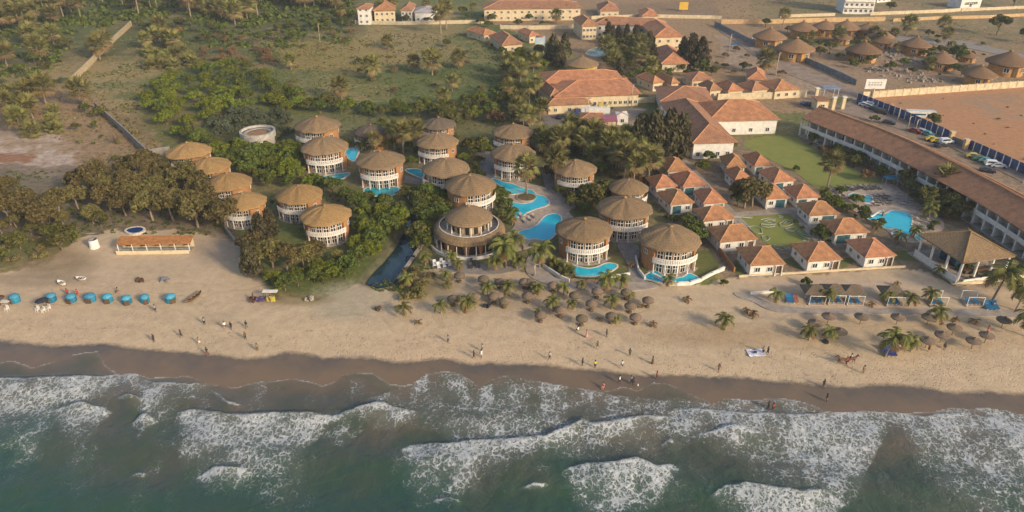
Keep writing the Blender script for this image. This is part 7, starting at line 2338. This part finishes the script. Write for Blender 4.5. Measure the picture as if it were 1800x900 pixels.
PAINT = {k: mat("paint_" + k, c, .3, .05, 1, spec=.6) for k, c in (("white", (.7, .7, .7)), ("silver", (.36, .37, .39)), ("black", (.025, .025, .03)), ("blue", (.04, .07, .19)), ("green", (.06, .13, .08)), ("yellow", (.55, .40, .05)), ("red", (.22, .04, .03)), ("teal", (.10, .26, .26)), ("darkgreen", (.03, .06, .05)))}
CB = {}
def car(px, py, rz, kind, col, label):
    o = thing("parked_car", G(px, py, .03), label, "car", "parked cars", rz)
    k = (kind, col)
    if k not in CB: CB[k] = MB(); CB[k].__dict__.update(CARM[kind].__dict__); CB[k] = CB[k].build("body", PAINT[col], link=False).data
    b = put(CB[k], "body", o)
    put(CARG[kind], "window", o)
    for x in (-1.3, 1.32):
        for y in (-.82, .82): put(WHEEL, "wheel", o, (x, y, .32))
    for y in (-.6, .6): put(HEADL, "headlight", o, (2.13 if kind == "car" else 2.22, y, .68))
fr = R(-52)
for px, py, rz, kind, col, lb in (
 (1516, 184, fr, "car", "blue", "dark blue car nearest the upper end of the blue fence"), (1520, 187, fr, "car", "white", "white car second from the upper end of the blue fence"), (1528, 190, fr, "car", "silver", "silver car beside two white ones under the upper blue fence"), (1531, 188, fr, "suv", "white", "white tall car near the upper end of the blue fence"),
 (1537, 194, fr, "car", "darkgreen", "dark green car left of the yellow-green shrub"), (1550, 200, fr, "suv", "black", "dark car right of the yellow-green shrub by the fence"), (1562, 218, R(-35), "car", "black", "lone black car at the hotel block's rear wall"), (1609, 233, fr, "car", "red", "dark red car near the pale poles by the fence"),
 (1620, 234, fr, "car", "silver", "silver-teal car under the fence in the middle run"), (1630, 238, fr, "car", "teal", "teal car just right of the silver one at the fence"), (1638, 247, R(-10), "car", "yellow", "yellow taxi with dark nose near the grey gate"), (1647, 250, R(-10), "car", "yellow", "yellow taxi nearest the grey gate"), (1662, 252, R(8), "suv", "white", "white car in front of the grey gate"), (1653, 258, R(20), "car", "black", "black car below the white one at the grey gate"),
 (1711, 277, R(-20), "car", "yellow", "pale yellow car under the lower blue fence"), (1722, 282, R(-20), "car", "green", "green car in the lower parking row"), (1733, 285, R(-20), "car", "teal", "teal car in the lower parking row"), (1745, 292, R(-15), "suv", "white", "white car at right of the lower parking row"), (1754, 294, R(-15), "car", "silver", "silver car at the right end of the lower parking row"), (1735, 302, R(-30), "car", "black", "dark car below the lower parking row by the roof edge"),
 (985, 208, R(60), "car", "black", "dark car in the yard below the low cream chapel"), (930, 218, R(70), "car", "silver", "silver car half hidden by trees left of the car yard"), (1418, 185, R(-5), "car", "blue", "dark blue car just left of the guard house"), (1330, 70, R(-20), "suv", "white", "white vehicle on the road bend near the left hut"), (1427, 186, R(5), "car", "black", "black car touching the guard house's left side")):
    car(px, py, rz, kind, col, lb)
def truck(px, py, rz, label, cabm, boxm, L_=6.5):
    o = thing("box_truck", G(px, py, .03), label, "truck", None, rz)
    MB().box((-1.2, 0, 2.0), (L_ - 2.2, 2.3, 2.5)).build("cargo_box", boxm, o)
    mb = MB(); mb.add([(L_ / 2 - 2, -1.05, .6), (L_ / 2, -1.05, .6), (L_ / 2, -1.05, 1.5), (L_ / 2 - .5, -1.0, 2.5), (L_ / 2 - 2, -1.0, 2.5), (L_ / 2 - 2, 1.05, .6), (L_ / 2, 1.05, .6), (L_ / 2, 1.05, 1.5), (L_ / 2 - .5, 1.0, 2.5), (L_ / 2 - 2, 1.0, 2.5)],
        [(0, 1, 2, 3, 4), (9, 8, 7, 6, 5), (1, 6, 7, 2), (2, 7, 8, 3), (3, 8, 9, 4), (0, 5, 6, 1)])
    mb.build("cab", cabm, o)
    MB().box((L_ / 2 - .22, 0, 2.02), (.5, 1.8, .75)).build("windscreen", GLASS, o)
    for x in (-L_ / 2 + .9, L_ / 2 - 1):
        for y in (-.95, .95): put(WHEEL, "wheel", o, (x, y, .45), scale=(1.4, 1.2, 1.4))
truck(1040, 205, R(178), "long white box truck with blue cab parked in the yard behind the palms", PAINT["blue"], WHITE, 12)
truck(975, 196, R(180), "small cream lorry parked below the chapel's left end", CREAM, CREAM, 6)
o = thing("yellow_digger", G(1058, 193), "yellow digger parked beside the low cream chapel", "digger")
MB().box((0, 0, .9), (3.2, 1.8, 1.0)).build("body", PAINT["yellow"], o); MB().box((-.6, 0, 1.9), (1.3, 1.4, 1.2)).build("cab", PAINT["yellow"], o)
MB().tube([(1.4, 0, 1.2), (2.4, 0, 2.6), (3.5, 0, 1.0)], [.22, .18, .16], 6).build("boom", PAINT["yellow"], o); MB().box((3.5, 0, .7), (.7, 1.0, .6)).build("bucket", BLACK, o)
for x in (-1.0, 1.1):
    for y in (-.9, .9): put(WHEEL, "wheel", o, (x, y, .5), scale=(1.6, 1.3, 1.6))
# ================================================================== PEOPLE AND HORSES
def skin_mesh(name, joints, edges, mats, sub=1):
    me = bpy.data.meshes.new(name)
    me.from_pydata([j[:3] for j in joints], edges, [])
    o = bpy.data.objects.new(name, me); COL.objects.link(o)
    md = o.modifiers.new("skin", 'SKIN')
    md.use_smooth_shade = True
    if not me.skin_vertices: 
        bpy.context.view_layer.objects.active = o
    for i, j in enumerate(joints):
        sv = me.skin_vertices[0].data[i]
        r = j[3]
        sv.radius = r if hasattr(r, "__len__") else (r, r)
        sv.use_root = (i == 0)
    if sub:
        s = o.modifiers.new("sub", 'SUBSURF'); s.levels = sub; s.render_levels = sub
    dg = bpy.context.evaluated_depsgraph_get()
    out = bpy.data.meshes.new_from_object(o.evaluated_get(dg))
    bpy.data.objects.remove(o)
    out.name = name
    out.materials.clear()
    for m in mats: out.materials.append(m)
    return out
SKIN = mat("skin_brown", (.115, .065, .042), .6, .1, 3)
SKINL = mat("skin_light", (.42, .26, .18), .6, .1, 3)
HAIR = mat("hair_black", (.012, .010, .009), .8, .2, 8)
def person_pose(stride, arm, lean=0.0, sit=False):
    """joints: pelvis root; x right, y forward, z up; feet at z=0"""
    J, E = [], []
    def add(p, r, par=None):
        J.append((*p, r))
        if par is not None: E.append((par, len(J) - 1))
        return len(J) - 1
    hz = .45 if sit else .92
    pel = add((0, 0, hz), (.15, .11))
    wai = add((0, lean * .3, hz + .18), (.135, .10), pel)
    che = add((0, lean * .6, hz + .38), (.165, .115), wai)
    nec = add((0, lean * .9, hz + .56), .06, che)
    hea = add((0, lean * 1.0 + .02, hz + .66), (.085, .10), nec)
    add((0, lean * 1.0 + .01, hz + .80), (.075, .09), hea)
    for s in (-1, 1):
        sh = add((s * .19, lean * .75, hz + .50), .062, che)
        el = add((s * .25, lean * .7 - s * arm * .5, hz + .24), .047, sh)
        wr = add((s * .25, lean * .7 + .06 - s * arm, hz + .02), .034, el)
        add((s * .25, lean * .7 + .08 - s * arm * 1.1, hz - .10), (.04, .022), wr)
        hp = add((s * .095, 0, hz - .06), .10, pel)
        if sit:
            kn = add((s * .11, .42, hz + .02), .068, hp); an = add((s * .11, .45, .08), .045, kn)
            add((s * .11, .62, .04), .04, an)
        else:
            st = s * stride
            kn = add((s * .10, st * .5 + .04, .50), .068, hp); an = add((s * .10, st, .09 + max(0, -st) * .15), .042, kn)
            add((s * .10, st + .17, .045), (.04, .035), an)
    return J, E
POSES = [person_pose(.0, .05), person_pose(.26, .16, .05), person_pose(-.22, -.14, .04), person_pose(0, .1, .1, True)]
BODY = [skin_mesh("person", J, E, [SKIN]) for J, E in POSES]
def clothes(sit):
    hz = .45 if sit else .92
    mb = MB(); mb.lathe([(.172, hz - .02), (.165, hz + .18), (.195, hz + .38), (.19, hz + .50), (.10, hz + .56)], 12)
    for v in range(len(mb.v)): x, y, z = mb.v[v]; mb.v[v] = (x * 1.08, y * .74 + .02, z)
    for s in (-1, 1): mb.bar((s * .18, .02, hz + .50), (s * .245, .02, hz + .30), .085, 8, .075)
    shirt = mb.build("shirt", WHITE, link=False).data
    mb = MB()
    mb.lathe([(.185, hz - .08), (.180, hz + .06)], 12)
    for s in (-1, 1):
        if sit: mb.bar((s * .10, 0, hz - .02), (s * .11, .38, hz + .02), .115, 8, .09)
        else: mb.bar((s * .095, .01, hz - .02), (s * .10, .03, .52), .118, 8, .10)
    shorts = mb.build("shorts", BLACK, link=False).data
    mb = MB(); mb.lathe([(.10, hz + .70), (.112, hz + .78), (.09, hz + .87), (.02, hz + .90)], 10)
    hair = mb.build("hair", HAIR, link=False).data
    mb = MB(); mb.lathe([(.17, hz + .12), (.22, .55), (.30, .22)], 12); dress = mb.build("dress", WHITE, link=False).data
    return shirt, shorts, hair, dress
CLO = [clothes(False), clothes(False), clothes(False), clothes(True)]
CLOTH = {k: mat("cloth_" + k, c, .9, .1, 4) for k, c in dict(white=(.72, .70, .66), black=(.03, .03, .035), navy=(.035, .045, .11), red=(.40, .05, .04), yellow=(.66, .55, .06), pink=(.58, .25, .24), grey=(.24, .24, .25), brown=(.14, .08, .05), green=(.07, .12, .06), blue=(.06, .14, .30), purple=(.13, .08, .18), orange=(.5, .2, .06), khaki=(.26, .20, .12)).items()}
def person(px, py, pose, top, bottom, label, rz=None, light=False, long=False, pos=None, s=1.0):
    g = pos if pos is not None else G(px, py)
    o = put(BODY[pose], "person", None, g, (0, 0, rz if rz is not None else prnd.uniform(0, 6.28)), (s, s, s))
    tag(o, label, "person", "people on the beach", "thing")
    if light: o.material_slots[0].link = 'OBJECT'; o.material_slots[0].material = SKINL
    sh, so_, ha, dr = CLO[pose]
    if top: put(sh, "shirt", o, mats=[CLOTH[top]])
    put(so_, "shorts", o, mats=[CLOTH[bottom]])
    put(ha, "hair", o)
    if long: put(dr, "dress", o, mats=[CLOTH[top]])
    return o
PEOPLE = [
 (271,601,0,"black","black","person in black standing alone, farthest left above the wet sand"),(319,593,1,"brown","black","person in dark clothes walking, second from the left on the beach"),(360,571,0,"grey","black","dark figure standing left of the pair with the white top"),
 (396,578,1,"white","navy","person in a white top walking beside one in dark clothes"),(407,579,2,"black","navy","person in dark clothes walking just right of the white top"),(434,577,1,"black","grey","slim dark figure walking above two others left of the creek mouth"),
 (432,597,2,"brown","black","dark figure walking below the slim one"),(453,617,0,"khaki","brown","person with bare legs near the wet sand edge left of centre"),(351,606,1,"khaki","white","pale figure bending above the wet sand edge"),(365,624,1,"black","red","person in dark red at the wet sand edge, left half"),
 (788,602,0,"grey","black","lone grey figure on the open sand below the creek palms"),(833,630,1,"black","black","person in black, left of the pair in the beach centre"),(846,628,2,"white","white","person in white right of the one in black, beach centre"),(848,618,1,"grey","black","person just behind the one in white, beach centre"),
 (966,632,1,"white","black","person with white top and dark trousers above the wet sand"),(1016,583,3,"white","brown","person seated below the front row of umbrellas"),(1031,593,0,"pink","pink","person in a pink wrap below the umbrellas"),(1066,592,0,"black","black","dark figure below the umbrellas, right of the pink one"),
 (1050,613,1,"green","black","slim dark figure on open sand below the pink-clad person"),(1107,626,2,"green","green","figure in green walking on the footprinted sand"),(1147,640,0,"brown","black","dark triangular figure in a wide robe on the footprinted sand"),(1024,643,0,"black","black","dark figure left of the one in yellow"),
 (1046,647,0,"yellow","black","person in bright yellow at the wet sand edge"),(1093,647,1,"white","black","person in white and black right of the one in yellow"),(1154,666,0,"red","black","person in red at the edge of the wet sand"),(1089,674,1,"white","black","person with white top on the wet sand, left one"),
 (1109,674,2,"white","navy","person with white top on the wet sand, middle"),(1113,677,1,"navy","black","dark figure touching the white-topped one on the wet sand"),(1060,682,3,"red","pink","person in red crouching in the shallow swash"),(1263,653,1,"brown","khaki","dark figure walking alone right of centre"),
 (1447,681,1,"black","black","dark figure walking on the wet sand, right half"),(1452,706,0,"black","khaki","bare-legged figure standing at the water's edge, right half"),(1517,656,0,"khaki","khaki","thin figure standing right of the horses"),(1341,622,0,"grey","black","person standing nearest the white sheet"),
 (1349,623,1,"black","navy","dark-clothed person right of the white sheet"),(1358,722,1,"red","black","bather in the foam, right one of two"),(1350,720,0,"brown","black","bather in the foam, left one of two"),
 (120,520,1,"red","brown","person in red behind the teal stall, left"),(138,521,0,"red","red","person in red behind the teal stall, right"),(208,514,3,"orange","brown","person seated behind the blue stalls"),(274,548,1,"grey","black","slim figure walking below the stalls"),
 (1735,585,1,"red","pink","person walking beside an umbrella in the right field"),(1660,612,3,"brown","black","person seated under an umbrella in the right field"),(1632,618,0,"orange","brown","small figure at the foot of an umbrella, right field"),
 (1578,617,0,"white","blue","person in white at the blue sunbeds under the largest palm"),(1745,539,3,"white","navy","person reclining at the right end of the promenade"),(1508,521,1,"white","white","person in white beside the third roofed shelter"),(446,528,0,"brown","red","vendor in reddish brown at the souvenir stand"),(476,532,0,"orange","brown","vendor at the right of the souvenir stand")]
for i, (px, py, ps, tp, bt, lb) in enumerate(PEOPLE):
    person(px, py, ps, tp, bt, lb, light=(i % 5 == 3), long=(lb.find("robe") > 0 or lb.find("wrap") > 0))

HORSEM = mat("horse_brown", (.125, .055, .028), .6, .15, 2)
MANE = mat("horse_mane", (.025, .018, .013), .8, .2, 5)
def horse_mesh():
    J, E = [], []
    def add(p, r, par=None):
        J.append((*p, r))
        if par is not None: E.append((par, len(J) - 1))
        return len(J) - 1
    # x forward
    bar_ = add((0, 0, 1.12), (.27, .30)); che = add((.52, 0, 1.12), (.25, .31), bar_); cro = add((-.55, 0, 1.18), (.27, .28), bar_)
    wit = add((.72, 0, 1.28), (.17, .24), che); nk = add((1.0, 0, 1.55), (.11, .17), wit); pol = add((1.18, 0, 1.78), (.09, .12), nk)
    mu = add((1.42, 0, 1.56), (.07, .09), pol); add((1.58, 0, 1.40), (.055, .065), mu)
    for s in (-1, 1): add((1.14, s * .06, 1.93), .025, pol)
    dock = add((-.82, 0, 1.2), .07, cro); t1 = add((-.98, 0, .95), .07, dock); add((-1.0, 0, .55), .04, t1)
    for s, fx in ((-1, .10), (1, -.12)):
        sh = add((.62, s * .15, .90), .12, che); kn = add((.62 + fx, s * .15, .50), .065, sh); fe = add((.60 + fx * 1.3, s * .15, .14), .045, kn); add((.65 + fx * 1.4, s * .15, .04), .06, fe)
        st = add((-.52, s * .16, .88), .16, cro); ho = add((-.74 - fx, s * .16, .52), .075, st); fe = add((-.66 - fx, s * .16, .14), .05, ho); add((-.60 - fx, s * .16, .04), .06, fe)
    return skin_mesh("horse", J, E, [HORSEM])
HORSE = horse_mesh()
HS = []
for px, py, rz, lb in ((1480, 640, R(176), "dark brown horse standing left of the ridden one"), (1494, 639, R(4), "brown horse carrying a rider in white along the beach")):
    o = put(HORSE, "horse", None, G(px, py), (0, 0, rz)); tag(o, lb, "horse", None, "thing")
    mb = MB()
    for k in range(8): mb.box((.72 + .055 * k, 0, 1.56 + .05 * k), (.09, .05, .20))
    mb.build("mane", MANE, o); mb = MB(); mb.lathe([(.06, 1.15), (.10, .8), (.03, .45)], 6, c=(-.98, 0, 0)); mb.build("tail", MANE, o)
    HS.append(o)
MB().box((-.02, 0, 1.45), (.5, .5, .10)).build("saddle", BLACK, HS[1])
g = G(1494, 639)
J, E = person_pose(0, .2, .05, True)
person(0, 0, 3, "white", "green", "rider in white sitting on the brown horse", rz=R(4) - PI / 2, pos=Vector((g.x - .05, g.y, g.z + 1.0)))
person(1487, 641, 1, "red", "black", "handler in dark red walking between the two horses")
o = thing("gull", G(1121, 680), "white bird standing in the shallow swash by the bathers", "bird")
mb = MB(); mb.lathe([(.02, 0), (.10, .08), (.13, .22), (.09, .38), (.05, .46), (.06, .54), (.01, .60)], 8); q = mb.build("body", WHITE, o); q.location = (0, 0, .15)
for y in (-.04, .04): MB().bar((0, y, 0), (0, y, .18), .012, 4).build("leg", WOOD, o)
# ================================================================== HAZE
def haze():
    mb = MB(); mb.box((0, 0, 40), (3600, 6000, 92))
    m = bpy.data.materials.new("haze_air"); m.use_nodes = True
    N, L = m.node_tree.nodes, m.node_tree.links
    N.remove(N["Principled BSDF"])
    v = N.new("ShaderNodeVolumePrincipled")
    v.inputs["Color"].default_value = (.86, .90, .97, 1)
    v.inputs["Density"].default_value = HAZE_D
    v.inputs["Anisotropy"].default_value = .1
    L.new(v.outputs[0], N["Material Output"].inputs["Volume"])
    o = mb.build("haze", m)
    tag(o, kind="stuff")
    o.display_type = 'WIRE'
HAZE_D = .00016
haze()
